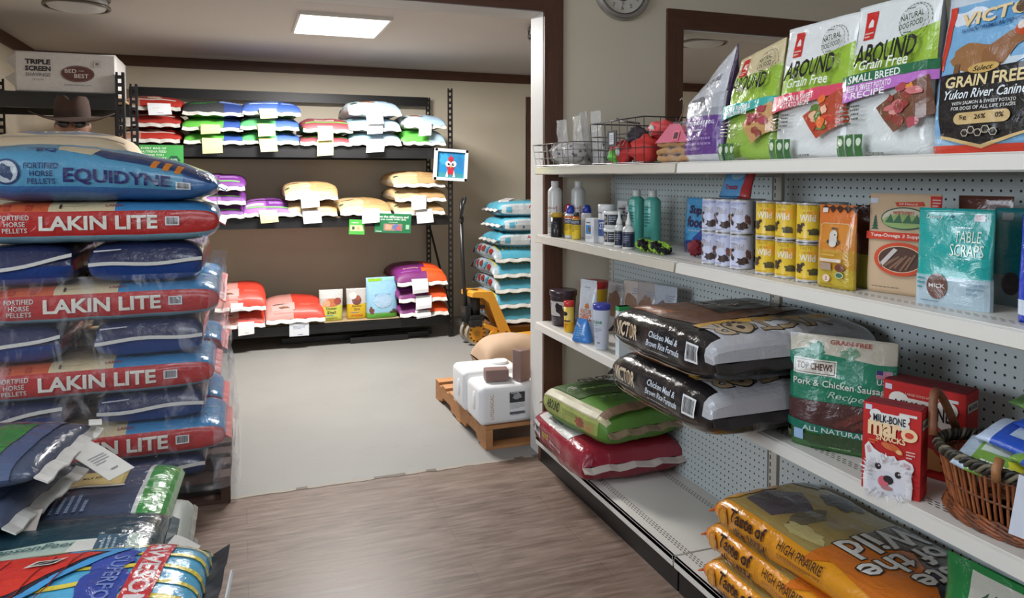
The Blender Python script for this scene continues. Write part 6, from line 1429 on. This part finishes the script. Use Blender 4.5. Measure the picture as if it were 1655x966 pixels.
g = Cyl([(.055, .095), (.058, .10), (.066, .175), (.066, .18)], 32); m = M(); g.body(m, lambda a, b: (214, 196, 120) if b > .15 else (222, 176, 40), capa=(200, 180, 60)); A = Art(); A.ell(-.045, .155, .016, .010, (30, 36, 40)); A.ell(.03, .150, .018, .010, (60, 62, 60)); A.rect(-.008, .14, .03, .05, (226, 150, 40)); g.decal(m, A); m.build('tub', 'gloss', t)
m = M(); m.lathe([(.067, .178), (.071, .181), (.071, .206), (.066, .211)], (0, 0, 0), (196, 52, 46), 0, 36); m.build('lid', 'gloss', t)
m = M(); m.box((0, 0, .047), (.11, .11, .094), (150, 130, 110)); m.build('carton_base', 'paper', t)
lathe_item('yellow_bottle', (1.415, 3.095, Z1), [(.022, 0), (.023, .002), (.023, .118)], (226, 196, 90), lambda A, g: (A.rect(0, .025, .2, .04, (224, 170, 30)), A.ell(-.003, .085, .014, .010, (40, 40, 44)), A.rect(0, .052, .05, .008, (120, 70, 40)), A.lines(0, .03, .03, .02, 2, (200, 110, 30))), 'slim yellow bottle with a red lid in front of the plum tub', 'bottle', extra=(('lid', capp(.0245, .117, .142), (200, 50, 48), 'gloss'),))
g = Pouch(.115, .262, .055, nu=26, nv=34, topw=.82, seed=50, wr=.006); m = M(); g.body(m, lambda a, b: (196, 200, 206)); A = Art(); A.text('ANTLER', .0, .125, .075, .02, (206, 120, 50), bold=.02); A.text('CHEWZ', .0, .10, .08, .026, (214, 110, 40), bold=.03); A.blob(.01, .15, .014, .012, (200, 120, 60), 3); A.lines(.01, .23, .06, .01, 1, (150, 156, 166)); g.decal(m, A)
o = m.build('chew_pouch', 'film', label='milky white chew pouch with orange lettering on the third shelf', category='treat bag'); o.location = (1.43, 2.92, Z1); o.rotation_euler = (0, 0, RZ + R(22))
g = Pouch(.095, .10, .06, nu=18, nv=30, topw=.5, seed=52, wr=.008); m = M(); g.body(m, lambda a, b: (60, 130, 206)); A = Art(); A.lines(0, .04, .05, .05, 5, (110, 176, 226)); A.rect(-.02, .075, .04, .008, (190, 200, 214), rot=-.4); g.decal(m, A); o = m.build('toy_bag', 'film', label='small bright blue packet leaning on the front of the milky chew pouch', category='packet'); o.location = (1.385, 2.885, Z1); o.rotation_euler = (0, 0, RZ + R(30))
def a_ucl(A, g): A.text('UCLEAR', .0, .115, .058, .012, (40, 130, 90), bold=.03); A.lines(0, .102, .03, .005, 1, (60, 150, 110)); A.lines(0, .082, .05, .02, 3, (160, 166, 186)); A.lines(0, .052, .04, .004, 1, (120, 128, 150)); A.rect(.01, .03, .014, .006, (130, 134, 150))
lathe_item('powder_jar', (1.40, 2.735, Z1), [(.026, 0), (.028, .003), (.035, .165), (.035, .168)], (206, 212, 226), a_ucl, 'tapered white jar with green lettering and a blue lid on the third shelf', 'jar', extra=(('lid', [(.036, .166), (.0375, .168), (.0375, .186), (.034, .190)], (60, 66, 160), 'gloss'),))
m = M(); m.box((0, 0, .10), (.03, .05, .20), (204, 212, 214), bev=.001); m.box((0, 0, .191), (.0305, .0505, .018), (44, 150, 84), bev=.001); o = m.build('medicine_box', 'paper', label='narrow white carton with a green top between the white jar and the black bags', category='box'); o.location = (1.425, 2.60, Z1); o.rotation_euler = (0, 0, RZ)
for i, (x, y, w, h, c_) in enumerate(((1.60, 2.985, .10, .235, (190, 188, 188)), (1.63, 2.88, .11, .255, (196, 184, 176)), (1.64, 2.775, .11, .262, (168, 160, 158)), (1.66, 2.66, .12, .262, (176, 184, 196)))):
    def a_cl(A, g, i=i): A.blob(.0, .14, .04, .06, (140, 108, 88) if i != 3 else (104, 92, 90), i + 3, rough=.15); A.rect(.02, .03, .10, .03, (60, 130, 80) if i > 1 else (190, 190, 196)); A.lines(.03, .21, .05, .03, 3, (150, 156, 170))
    pouch('treat_bag', (x, y, Z1), RZ + R(18), w, h, .05, c_, a_cl, f"pale pouch of brown chews at the back of the third shelf, {['farthest', 'second farthest', 'second nearest', 'nearest'][i]}", 'treat bag', 'row of pale pouches at the back of the third shelf', seed=80 + i, wr=.006)

# ---- big black bags on shelf three
def victor_art(g):
    A = Art(); T_ = g.top; h = g.T
    A.poly([(-g.L / 2, T_ - .245), (-.02, T_ - .245), (.10, T_ - .22), (.08, T_ + .05), (.02, T_ + .28), (-g.L / 2, T_ + .28)], (104, 66, 46))
    A.poly([(-g.L / 2 + .02, T_ - .24), (-.06, T_ - .24), (-.03, T_ - .18), (-g.L / 2 + .02, T_ - .2)], (150, 92, 60)); A.poly([(-.20, T_ + .25), (-.02, T_ + .25), (.02, T_ - .08), (-.22, T_ - .05)], (32, 28, 28)); A.text('Chicken Meal &\nBrown Rice Formula', -.09, T_ + .08, .26, .06, (196, 186, 170), rot=-PI / 2, shear=.2)
    A.poly([(.10, T_ - .24), (.135, T_ - .24), (.175, T_ + .28), (.11, T_ + .28)], (206, 160, 70)); A.poly([(.13, T_ - .235), (.215, T_ - .24), (.218, .0), (g.L / 2 + .01, -.01), (g.L / 2 + .01, T_ + .28), (.17, T_ + .28), (.15, T_)], (176, 176, 180)); A.poly([(.15, T_ - .1), (.2, T_ - .12), (.24, T_ + .02), (.17, T_ + .2)], (202, 202, 204))
    A.text('VICTOR', .172, T_ - .05, .40, .085, (40, 34, 32), rot=-PI / 2, bold=.05); A.text('VICTOR', .172, T_ - .05, .39, .078, (172, 150, 118), rot=-PI / 2, bold=.02)
    A.ell(.172, T_ - .145, .046, .046, (40, 34, 32), 24); A.ell(.172, T_ - .145, .041, .041, (172, 150, 118), 24)
    for a, b in ((.0, -.012), (.02, .014), (-.022, .010), (.008, .026), (-.010, .026)): A.ell(.172 - b, T_ - .145 + a, .012 if b < 0 else .007, .013 if b < 0 else .008, (44, 36, 34), 12)
    A.lines(.115, T_ - .03, .34, .012, 1, (60, 54, 50), rot=-PI / 2)
    # front spine
    A.text('VICTOR', -.150, .006, .118, .046, (206, 186, 156), bold=.03); A.ell(-.128, .006, .012, .017, (120, 96, 70), 14); A.lines(-.15, -.024, .115, .006, 1, (150, 150, 150))
    A.text('Chicken Meal &', .045, .022, .135, .018, (206, 216, 226), shear=.3); A.text('Brown Rice Formula', .045, -.004, .155, .018, (206, 216, 226), shear=.3); A.lines(.05, -.024, .15, .005, 1, (160, 166, 176))
    A.poly([(-.26, -.052), (.16, -.052), (.2, -.043), (.16, -.046), (-.26, -.046)], (176, 146, 104)); A.barcode(.172, .012, .050, .050, rot=0)
    A.items = [([[(p[0] * 1.12, p[1]) for p in t] for t in tr], c_, lv) for tr, c_, lv in A.items]; return A
for i in range(2):
    def vd(p, i=i): q = p.copy(); q.z += -.012 * (1 + math.cos(min(PI, abs(q.x) * 9))) * 0; return q
    t_, g_ = sack('pet_food_bag', (1.430, 1.893 - .008 * i, Z1 + .001 + i * .148), RZ + R(0), .56, .575, .155, lambda u, v: (30, 27, 28), victor_art, ['lower', 'upper'][i] + ' of two glossy black and brown dog food bags on the third shelf', 'pet food bag', 'pair of glossy black dog food bags', mat='film', nu=40, nv=64, e=4.5, endp=6, wr=.008, seed=110 + i * 2, wsc=8, seam=(40, 36, 36), so=.02, hang=-.02, narrow=.03)

# ---- pouch and boxes on shelf three
def a_pork(A, g):
    A.poly([(-.14, .245), (-.08, .262), (-.04, .25), (.02, .245), (.08, .238), (.14, .24), (.14, .13), (-.14, .13)], (30, 122, 92)); A.blob(-.06, .262, .02, .018, (36, 126, 96), 3); A.blob(.02, .255, .02, .015, (110, 150, 120), 5)
    A.text('GRAIN-FREE', .02, .282, .095, .012, (176, 70, 56)); A.rect(-.118, .298, .022, .014, (196, 200, 214)); A.rect(-.062, .214, .105, .040, (206, 200, 186)); A.rect(-.062, .214, .099, .034, (52, 66, 62)); A.rect(-.062, .214, .095, .030, (190, 184, 170)); A.text('TOP CHEWS', -.062, .215, .086, .018, (70, 30, 30), bold=.03)
    A.rect(.098, .215, .036, .020, (176, 120, 140)); A.rect(.088, .220, .014, .010, (50, 50, 110)); A.text('USA', .10, .197, .034, .014, (206, 212, 220))
    A.text('Pork & Chicken Sausage', .0, .172, .225, .022, (206, 214, 204), bold=.015); A.text('Recipe', .015, .146, .085, .022, (176, 206, 190), bold=0, shear=.35)
    A.poly([(-.14, .125), (-.05, .128), (.14, .132), (.14, .065), (0, .06), (-.14, .072)], (76, 44, 44))
    for i in range(5): A.rect(.02 + i * .02, .09 + .006 * (i % 2), .07, .012, (98 + 10 * (i % 2), 54, 48), rot=.6)
    A.poly([(-.14, .075), (0, .064), (.14, .066), (.14, .045), (0, .042), (-.14, .054)], (32, 110, 92)); A.text('ALL NATURAL', -.01, .056, .15, .013, (190, 210, 200)); A.blob(0, .03, .13, .016, (50, 74, 44), 5); A.rect(-.095, .036, .024, .026, (150, 180, 214)); A.lines(.02, .016, .08, .007, 1, (120, 160, 110))
pouch('treat_bag', (1.468, 1.497, Z1), RZ + R(35), .248, .298, .075, lambda a, b: (196, 190, 172) if b > .23 else ((66, 112, 60) if b < .05 else (30, 122, 92)), a_pork, 'large green pork and chicken sausage treat bag beside the black bags', 'treat bag', seed=55, wr=.004, nu=28, nv=44, topw=1.06)
def bone(A, x, y, w, h, col):
    r = h * .36; A.rect(x, y, w - r * 1.6, h * .72, col)
    for sx in (-1, 1):
        for sy in (-1, 1): A.ell(x + sx * (w / 2 - r * .9), y + sy * (h / 2 - r * .75), r, r * .85, col, 16)
MBR = (190, 36, 34)
def carton(loc, rz, w, h, d, label, fa, sa):
    t = root('biscuit_box', loc, rz, label, 'box'); m = M(); m.box((0, 0, h / 2), (w, d, h), MBR, bev=.0012)
    A = Art(); fa(A, w, h); plane_art(m, A, (0, -d / 2, 0), (1, 0, 0), (0, 0, 1)); B = Art(); sa(B, d, h); plane_art(m, B, (w / 2, 0, 0), (0, 1, 0), (0, 0, 1)); m.build('carton', 'paper', t)
    m = M(); m.box((0, 0, h + .0012), (w - .004, d - .004, .0015), (120, 28, 34)); m.box((0, -d * .1, h + .0022), (w * .9, .002, .0008), (90, 20, 26)); m.build('top_flap', 'paper', t)
    return t
def f_maro(A, w, h):
    A.poly([(-w / 2, .0), (w / 2, 0), (w / 2, h * .55), (-w / 2, h * .6)], (186, 32, 32)); A.rect(-w * .40, h * .95, .014, .012, (206, 206, 220)); A.rect(w * .28, h * .93, .036, .006, (216, 210, 206))
    bone(A, -.004, h * .845, .082, .036, (222, 220, 214)); A.text('MILK-BONE', -.004, h * .845, .068, .018, (30, 32, 40), bold=.02)
    A.text('mar', -.014, h * .725, .070, .034, (236, 204, 160), bold=.04); A.ell(.038, h * .715, .017, .015, (236, 204, 160)); A.ell(.038, h * .715, .009, .007, (206, 70, 50)); A.text('SNACKS', .0, h * .628, .062, .013, (236, 204, 160), bold=.03)
    A.ell(-.004, h * .545, .016, .007, (206, 110, 60), rot=-.3); A.ell(.012, h * .53, .017, .007, (196, 96, 50), rot=-.6); A.ell(.018, h * .505, .006, .005, (226, 176, 120)); A.lines(-.036, h * .57, .02, .012, 2, (220, 120, 60)); A.lines(.042, h * .50, .018, .02, 3, (226, 190, 180))
    # small white terrier
    W_ = (226, 224, 226); 
    A.poly([(-.055, .0), (-.056, .03), (-.050, .06), (-.054, .10), (-.046, .112), (-.034, .098), (-.022, .092), (-.004, .086), (.016, .082), (.03, .088), (.046, .082), (.050, .07), (.044, .055), (.048, .03), (.046, .0)], W_)
    A.blob(-.004, .05, .046, .040, W_, 3, 34, .09); A.blob(-.004, .022, .044, .03, (214, 214, 220), 6, 30, .10)
    A.poly([(-.050, .098), (-.044, .105), (-.038, .09), (-.046, .085)], (206, 170, 170)); A.poly([(.028, .082), (.042, .078), (.040, .068), (.030, .070)], (206, 170, 170))
    A.ell(-.024, .060, .0065, .0075, (46, 34, 36)); A.ell(.018, .050, .0065, .0075, (46, 34, 36)); A.ell(-.022, .062, .0018, .0018, (220, 220, 226)); A.ell(.020, .052, .0018, .0018, (220, 220, 226)); A.ell(-.002, .034, .011, .010, (40, 34, 38)); A.ell(-.012, .028, .011, .013, (206, 96, 110)); A.ell(-.002, .036, .010, .008, (40, 34, 38)); A.ell(-.004, .015, .012, .005, (176, 120, 120))
    rnd = random.Random(4)
    for i in range(90):
        a = rnd.uniform(0, 2 * PI); k = rnd.uniform(.75, 1.0); x, y = -.003 + .050 * k * math.cos(a), .040 + .046 * k * math.sin(a)
        if abs(x + .003) < .03 and .018 < y < .070: continue
        if y < .004 or x + math.cos(a) * .013 < -.058 or x + math.cos(a) * .013 > .06: continue
        dx, dy = math.cos(a) * .013, math.sin(a) * .013; A.poly([(x - dy * .22, y + dx * .22), (x + dx, y + dy - .002), (x + dy * .22, y - dx * .22)], rnd.choice([(232, 230, 232), (206, 204, 212), (220, 218, 222)]))
def s_mb(A, d, h): A.rect(0, h * .84, d * .86, .024, (120, 92, 80)); A.rect(0, h * .84, d * .80, .020, (206, 190, 176)); A.text('MILK-BONE', 0, h * .84, d * .66, .012, (30, 26, 28), bold=.02); A.lines(0, h * .5, d * .6, h * .22, 6, (150, 40, 42)); A.lines(0, h * .2, d * .6, h * .12, 3, (150, 40, 42))
carton((1.390, 1.256, Z1), RZ + R(26), .122, .200, .054, 'red biscuit carton with a white terrier face at the shelf front', f_maro, s_mb)
def f_mb(A, w, h):
    A.rect(-w * .43, h * .93, .016, .013, (214, 206, 220)); A.rect(w * .28, h * .90, .05, .007, (216, 210, 206)); A.text('LARGE DOGS FAVORITE', 0, h * .88, .08, .006, (226, 170, 150)); bone(A, .0, h * .715, .150, .066, (196, 130, 90)); bone(A, .0, h * .73, .150, .066, (224, 220, 210)); A.text('MILK-BONE', 0, h * .73, .125, .034, (30, 28, 34), bold=.03); A.ell(0, h * .35, .05, .04, (150, 30, 34)); A.blob(.0, h * .2, .05, .03, (176, 120, 70), 3)
carton((1.560, 1.312, Z1), RZ + R(20), .185, .215, .080, 'larger dark red biscuit carton standing behind the terrier carton', f_mb, s_mb)
# ---- wicker basket
t = root('wicker_basket', (1.505, 1.02, Z1), RZ + R(14), 'oval brown wicker basket with a dark braided rim holding blue packets on the third shelf', 'basket')
bx, by = .175, .125; WC = (150, 84, 46); WD = (112, 62, 36)
def ov(a, k, z): return (bx * k * math.cos(a), by * k * math.sin(a), z)
m = M()
for i in range(84):
    a = 2 * PI * i / 84; s_ = .012 * (1 if i % 2 else -1); m.tube([ov(a, .86, .03), ov(a + s_ * .3, .91, .06), ov(a + s_, .95, .09), ov(a + s_ * .2, 1.0, .125)], .0034, WC if i % 3 else (172, 104, 60), seg=6, cap=False)
m.build('stakes', 'wick', t)
m = M()
for k, (z, kk) in enumerate(((.006, .90), (.013, .93), (.020, .92), (.028, .90))):
    for ph in (0, PI): m.tube([ov(2 * PI * q / 60, kk + .016 * math.sin(q * PI / 2 + ph), z + .004 * math.cos(q * PI / 2 + ph)) for q in range(60)], .0040, WC if ph else WD, seg=6, closed=True)
for z, kk in ((.072, .935), (.120, .992)):
    m.tube([ov(2 * PI * q / 60, kk + .008 * (1 if q % 2 else -1), z) for q in range(60)], .0028, WD, seg=6, closed=True)
m.lathe([(.001, .004), (.9, .004)], (0, 0, 0), WD, 0, 30)
for q in range(len(m.v) - 60, len(m.v)): x, y, z = m.v[q]; m.v[q] = (x * bx * .98, y * by * .98, z)
m.build('woven_base', 'wick', t)
m = M()
for ph in range(4): m.tube([ov(2 * PI * q / 160, 1.02 + .042 * math.cos(q * PI / 4 + ph * PI / 2), .138 + .010 * math.sin(q * PI / 4 + ph * PI / 2)) for q in range(160)], .0048, ((36, 34, 28), (70, 64, 48), (40, 36, 30), (118, 110, 88))[ph], seg=6, closed=True)
m.build('braided_rim', 'wick', t)
for s_ in (-1, 1):
    m = M(); pts = [(s_ * bx * (1.0 + .12 * math.sin(PI * q / 10)), -.05 + .10 * q / 10, .15 + .085 * math.sin(PI * q / 10)) for q in range(11)]; m.tube(pts, .0095, (128, 78, 48), seg=8); m.build('handle', 'wick', t)
for xx in (-.01,):
    m = M(); m.tube([(xx, -by * 1.16, .128), (xx, -by * 1.18, .15), (xx, -by * 1.05, .168)], .009, (160, 108, 64), seg=8); m.build('binding_loop', 'wick', t)
m = M(); A = Art(); m.box((0, 0, .0), (.105, .0014, .115), (206, 210, 222)); A.text('FROST', .0, .026, .06, .016, (60, 66, 90), bold=0, shear=.2); A.rect(.004, .022, .036, .020, (170, 206, 230)); A.text('CAT', .004, -.012, .028, .010, (50, 56, 80), bold=0); A.text('FOOD', .006, -.028, .032, .010, (50, 56, 80), bold=0); plane_art(m, A, (0, -.0008, 0), (1, 0, 0), (0, 0, 1)); o = m.build('hand_written_sign', 'paper', t); o.location = (.078, -.150, .095); o.rotation_euler = (R(-4), R(6), R(10))
def packet(i, x, y, z, rx, ry, rz, c1, c2, label):
    g = Bag(.17, .115, .024, nu=18, nv=24, e=2.4, endp=4, wr=.004, seed=120 + i, wsc=16); m = M(); g.body(m, lambda u, v: c2 if u < -.055 else c1); A = Art(); T_ = g.top
    if i % 2 == 0: A.rect(-.02, T_, .03, .04, (190, 206, 230)); A.rect(.02, T_ + .02, .03, .03, (150, 176, 214)); A.rect(.03, -.0, .05, .01, (190, 206, 226))
    else: A.rect(0, T_ + .02, .1, .03, (196, 206, 190)); A.blob(.03, T_ - .02, .03, .02, (206, 200, 60), i); A.lines(0, T_ - .03, .08, .02, 2, (230, 236, 226))
    g.decal(m, A); o = m.build('treat_packet', 'film', label=label, category='packet'); o['group'] = 'packets in the wicker basket'; o.location = (x, y, z); o.rotation_euler = (rx, ry, RZ + rz)
BLU, LIM = (44, 84, 186), (120, 160, 70)
packet(0, 1.50, 1.02, Z1 + .165, R(12), R(6), R(10), BLU, (190, 204, 226), 'blue packet with a pale end lying across the middle of the wicker basket')
packet(1, 1.44, 1.03, Z1 + .125, R(20), R(8), R(18), LIM, (170, 186, 200), 'green and yellow packet at the front rim of the wicker basket')
packet(2, 1.56, .985, Z1 + .195, R(10), R(2), R(0), BLU, BLU, 'blue packet with white squares near the top of the wicker basket pile')
packet(3, 1.58, 1.01, Z1 + .228, R(6), R(4), R(6), (110, 150, 66), (90, 130, 70), 'green packet on top of the pile in the wicker basket')
packet(4, 1.47, .93, Z1 + .150, R(12), R(4), R(-6), (60, 96, 190), LIM, 'blue and lime packet at the near end of the wicker basket')
packet(5, 1.52, 1.03, Z1 + .09, 0, 0, R(4), LIM, BLU, 'green packet at the bottom of the wicker basket')

# ---- bottom deck: red and green bags at the far end
def red_art(g):
    A = Art(); T_ = g.top
    A.poly([(-.22, T_ - .235), (.13, T_ - .235), (.13, T_ - .12), (-.22, T_ - .10)], (200, 198, 194)); A.lines(-.08, T_ - .17, .12, .09, 6, (120, 116, 120), rot=0)
    A.rect(-.215, .01, .115, .07, (206, 204, 202)); A.text('POINT', -.205, .012, .088, .034, (40, 36, 40), bold=.03); A.text('ADULT', -.095, .008, .075, .026, (206, 186, 60), bold=.03); A.text('Maintenance Formula', .03, .0, .14, .014, (216, 196, 196)); A.lines(.0, -.022, .08, .006, 1, (190, 150, 150))
    A.lines(.15, T_ + .02, .3, .05, 3, (160, 84, 92), rot=-PI / 2); A.text('FOR ADULT DOGS', .06, T_ + .1, .2, .02, (160, 90, 96), rot=-PI / 2); return A
sack('pet_food_bag', (1.55, 3.005, ZD + .001), RZ + R(-2), .60, .50, .165, lambda u, v: (140, 32, 50), red_art, 'crimson dog food bag with white panel lying on the bottom deck at the far end', 'pet food bag', mat='film', nu=40, nv=48, e=4.5, endp=9, wr=.008, seed=130, seam=(196, 184, 176), so=.035, hang=-.01)
def grn_art(g):
    A = Art(); T_ = g.top
    A.rect(0, .055, .5, .035, (186, 178, 140)); A.rect(-.02, .005, .46, .07, (150, 158, 84)); A.text('ABOUND', -.145, .012, .11, .042, (30, 40, 30), bold=.03); A.blob(.08, .0, .04, .022, (150, 80, 60), 3); A.blob(.15, -.01, .03, .02, (176, 150, 90), 5)
    A.rect(-.03, T_ - .19, .44, .05, (186, 178, 150)); A.poly([(-.24, T_ - .16), (.0, T_ - .16), (.02, T_ + .2), (-.24, T_ + .2)], (72, 96, 52)); seal(A, -.1, T_ - .13, .03, (196, 196, 186)); A.text('ABOUND', -.16, T_ + .04, .2, .06, (40, 60, 36), rot=-PI / 2, bold=.03); A.text('Chicken Meal', -.04, T_ - .02, .18, .03, (150, 190, 100), rot=-PI / 2); A.blob(-.06, T_ + .12, .05, .05, (130, 84, 54), 7)
    for i in range(3): A.rect(.11, T_ - .10 + i * .055, .034, .036, (60, 92, 44)); A.ell(.10, T_ - .10 + i * .055, .012, .012, (120, 146, 100), 10)
    A.rect(.225, T_ - .02, .03, .36, (122, 96, 74)); return A
sack('pet_food_bag', (1.550, 2.95, ZD + .160), RZ + R(8), .52, .42, .150, lambda u, v: (88, 134, 50), grn_art, 'lime green and brown dog food bag lying on top of the crimson bag', 'pet food bag', mat='woven', nu=34, nv=44, e=3.8, endp=8, wr=.008, seed=134, seam=(140, 120, 96), deform=None)

# ---- bottom deck: yellow bags
def tow_art(g):
    A = Art(); T_ = g.top; Y_ = (226, 150, 36)
    A.poly([(-g.L / 2, T_ - .16), (.06, T_ - .17), (.02, T_ + .3), (-g.L / 2, T_ + .3)], (166, 144, 84)); A.poly([(-.28, T_ - .12), (-.16, T_ - .13), (-.12, T_ + .0), (-.24, T_ + .06), (-.30, T_ - .02)], (92, 84, 92)); A.blob(-.1, T_ - .05, .04, .075, (110, 100, 76), 4, 20, .25); A.blob(-.14, T_ + .12, .06, .05, (58, 52, 46), 6, 20, .3); A.blob(-.3, T_ + .16, .05, .08, (70, 58, 44), 8, 20, .3); A.blob(-.04, T_ - .12, .07, .03, (196, 180, 120), 9, 20, .2); A.poly([(-g.L / 2 + .02, T_ - .17), (-.3, T_ - .14), (-.3, T_ + .02), (-g.L / 2 + .02, T_ + .05)], (222, 160, 50))
    A.poly([(.03, T_ - .2), (.10, T_ - .16), (.30, T_ - .2), (.36, T_ - .19), (.36, T_ - .02), (.16, T_ + .05), (.05, T_ - .04)], (206, 112, 36)); A.poly([(.05, T_ - .04), (.16, T_ + .05), (.24, T_ + .0), (.2, T_ + .3), (.0, T_ + .3)], (84, 62, 40)); A.poly([(.24, T_ - .02), (.36, T_ - .06), (.38, T_ + .3), (.2, T_ + .3)], (92, 104, 124)); A.poly([(.28, T_ - .02), (.36, T_ - .1), (.38, T_ + .1), (.3, T_ + .06)], (48, 50, 60))
    for (s_, u, v, w, h) in (('Wild', .085, T_ + .03, .26, .095), ('of the', .185, T_ - .0, .28, .078), ('Taste', .275, T_ + .06, .24, .075)):
        A.text(s_, u, v, w + .010, h + .008, (46, 38, 34), rot=-PI / 2, bold=.055); A.text(s_, u, v, w, h, (228, 224, 216), rot=-PI / 2, bold=.02)
    A.ell(-.295, .0, .022, .030, (190, 120, 40)); A.ell(-.295, .0, .014, .022, (214, 150, 50)); A.text('Taste of', -.185, .022, .15, .034, (60, 34, 22), bold=.03); A.text('the Wild', -.175, -.018, .14, .030, (60, 34, 22), bold=.03); A.rect(-.085, .0, .0016, .10, (176, 110, 40)); A.text('HIGH PRAIRIE', .02, .024, .155, .022, (70, 40, 22), bold=.01); A.lines(.02, .0, .15, .012, 2, (150, 96, 40)); A.lines(.03, -.03, .16, .01, 1, (170, 110, 50)); return A
zz = ZD + .002
for i in range(3):
    sack('pet_food_bag', (1.552 - .010 * (2 - i), (1.575, 1.59, 1.545)[i], zz), RZ + R((1, -1, 2)[i]), .70, .385, .110, lambda u, v: (226, 150, 36) if u > -.33 else (222, 104, 30), tow_art, f"{['bottom', 'middle', 'top'][i]} one of three golden yellow dog food bags piled on the bottom deck", 'pet food bag', 'golden yellow dog food bags', mat='film', nu=40, nv=48, e=3.6, endp=12, wr=.006, seed=140 + i * 3, seam=(222, 104, 30), so=.02)
    zz += .103
def nut_art(A, g): A.rect(.0, .39, .20, .11, (196, 196, 184)); A.text('Nutrena', .01, .402, .11, .026, (30, 36, 34), bold=.03); A.poly([(-.075, .395), (-.058, .415), (-.065, .385)], (40, 90, 60)); A.lines(.01, .375, .08, .007, 1, (120, 124, 116)); A.rect(0, .2, .3, .12, (30, 100, 52)); A.text('FEED', 0, .2, .18, .06, (196, 206, 190))
g = Pouch(.32, .46, .13, nu=26, nv=40, seed=150, wr=.006); m = M(); g.body(m, lambda a, b: (40, 128, 66)); A = Art(); nut_art(A, g); g.decal(m, A); o = m.build('feed_pouch', 'film', label='bright green feed bag with a pale name label next to the yellow bags', category='feed bag'); o.location = (1.475, 1.015, ZD + .001); o.rotation_euler = (0, 0, RZ + R(4))
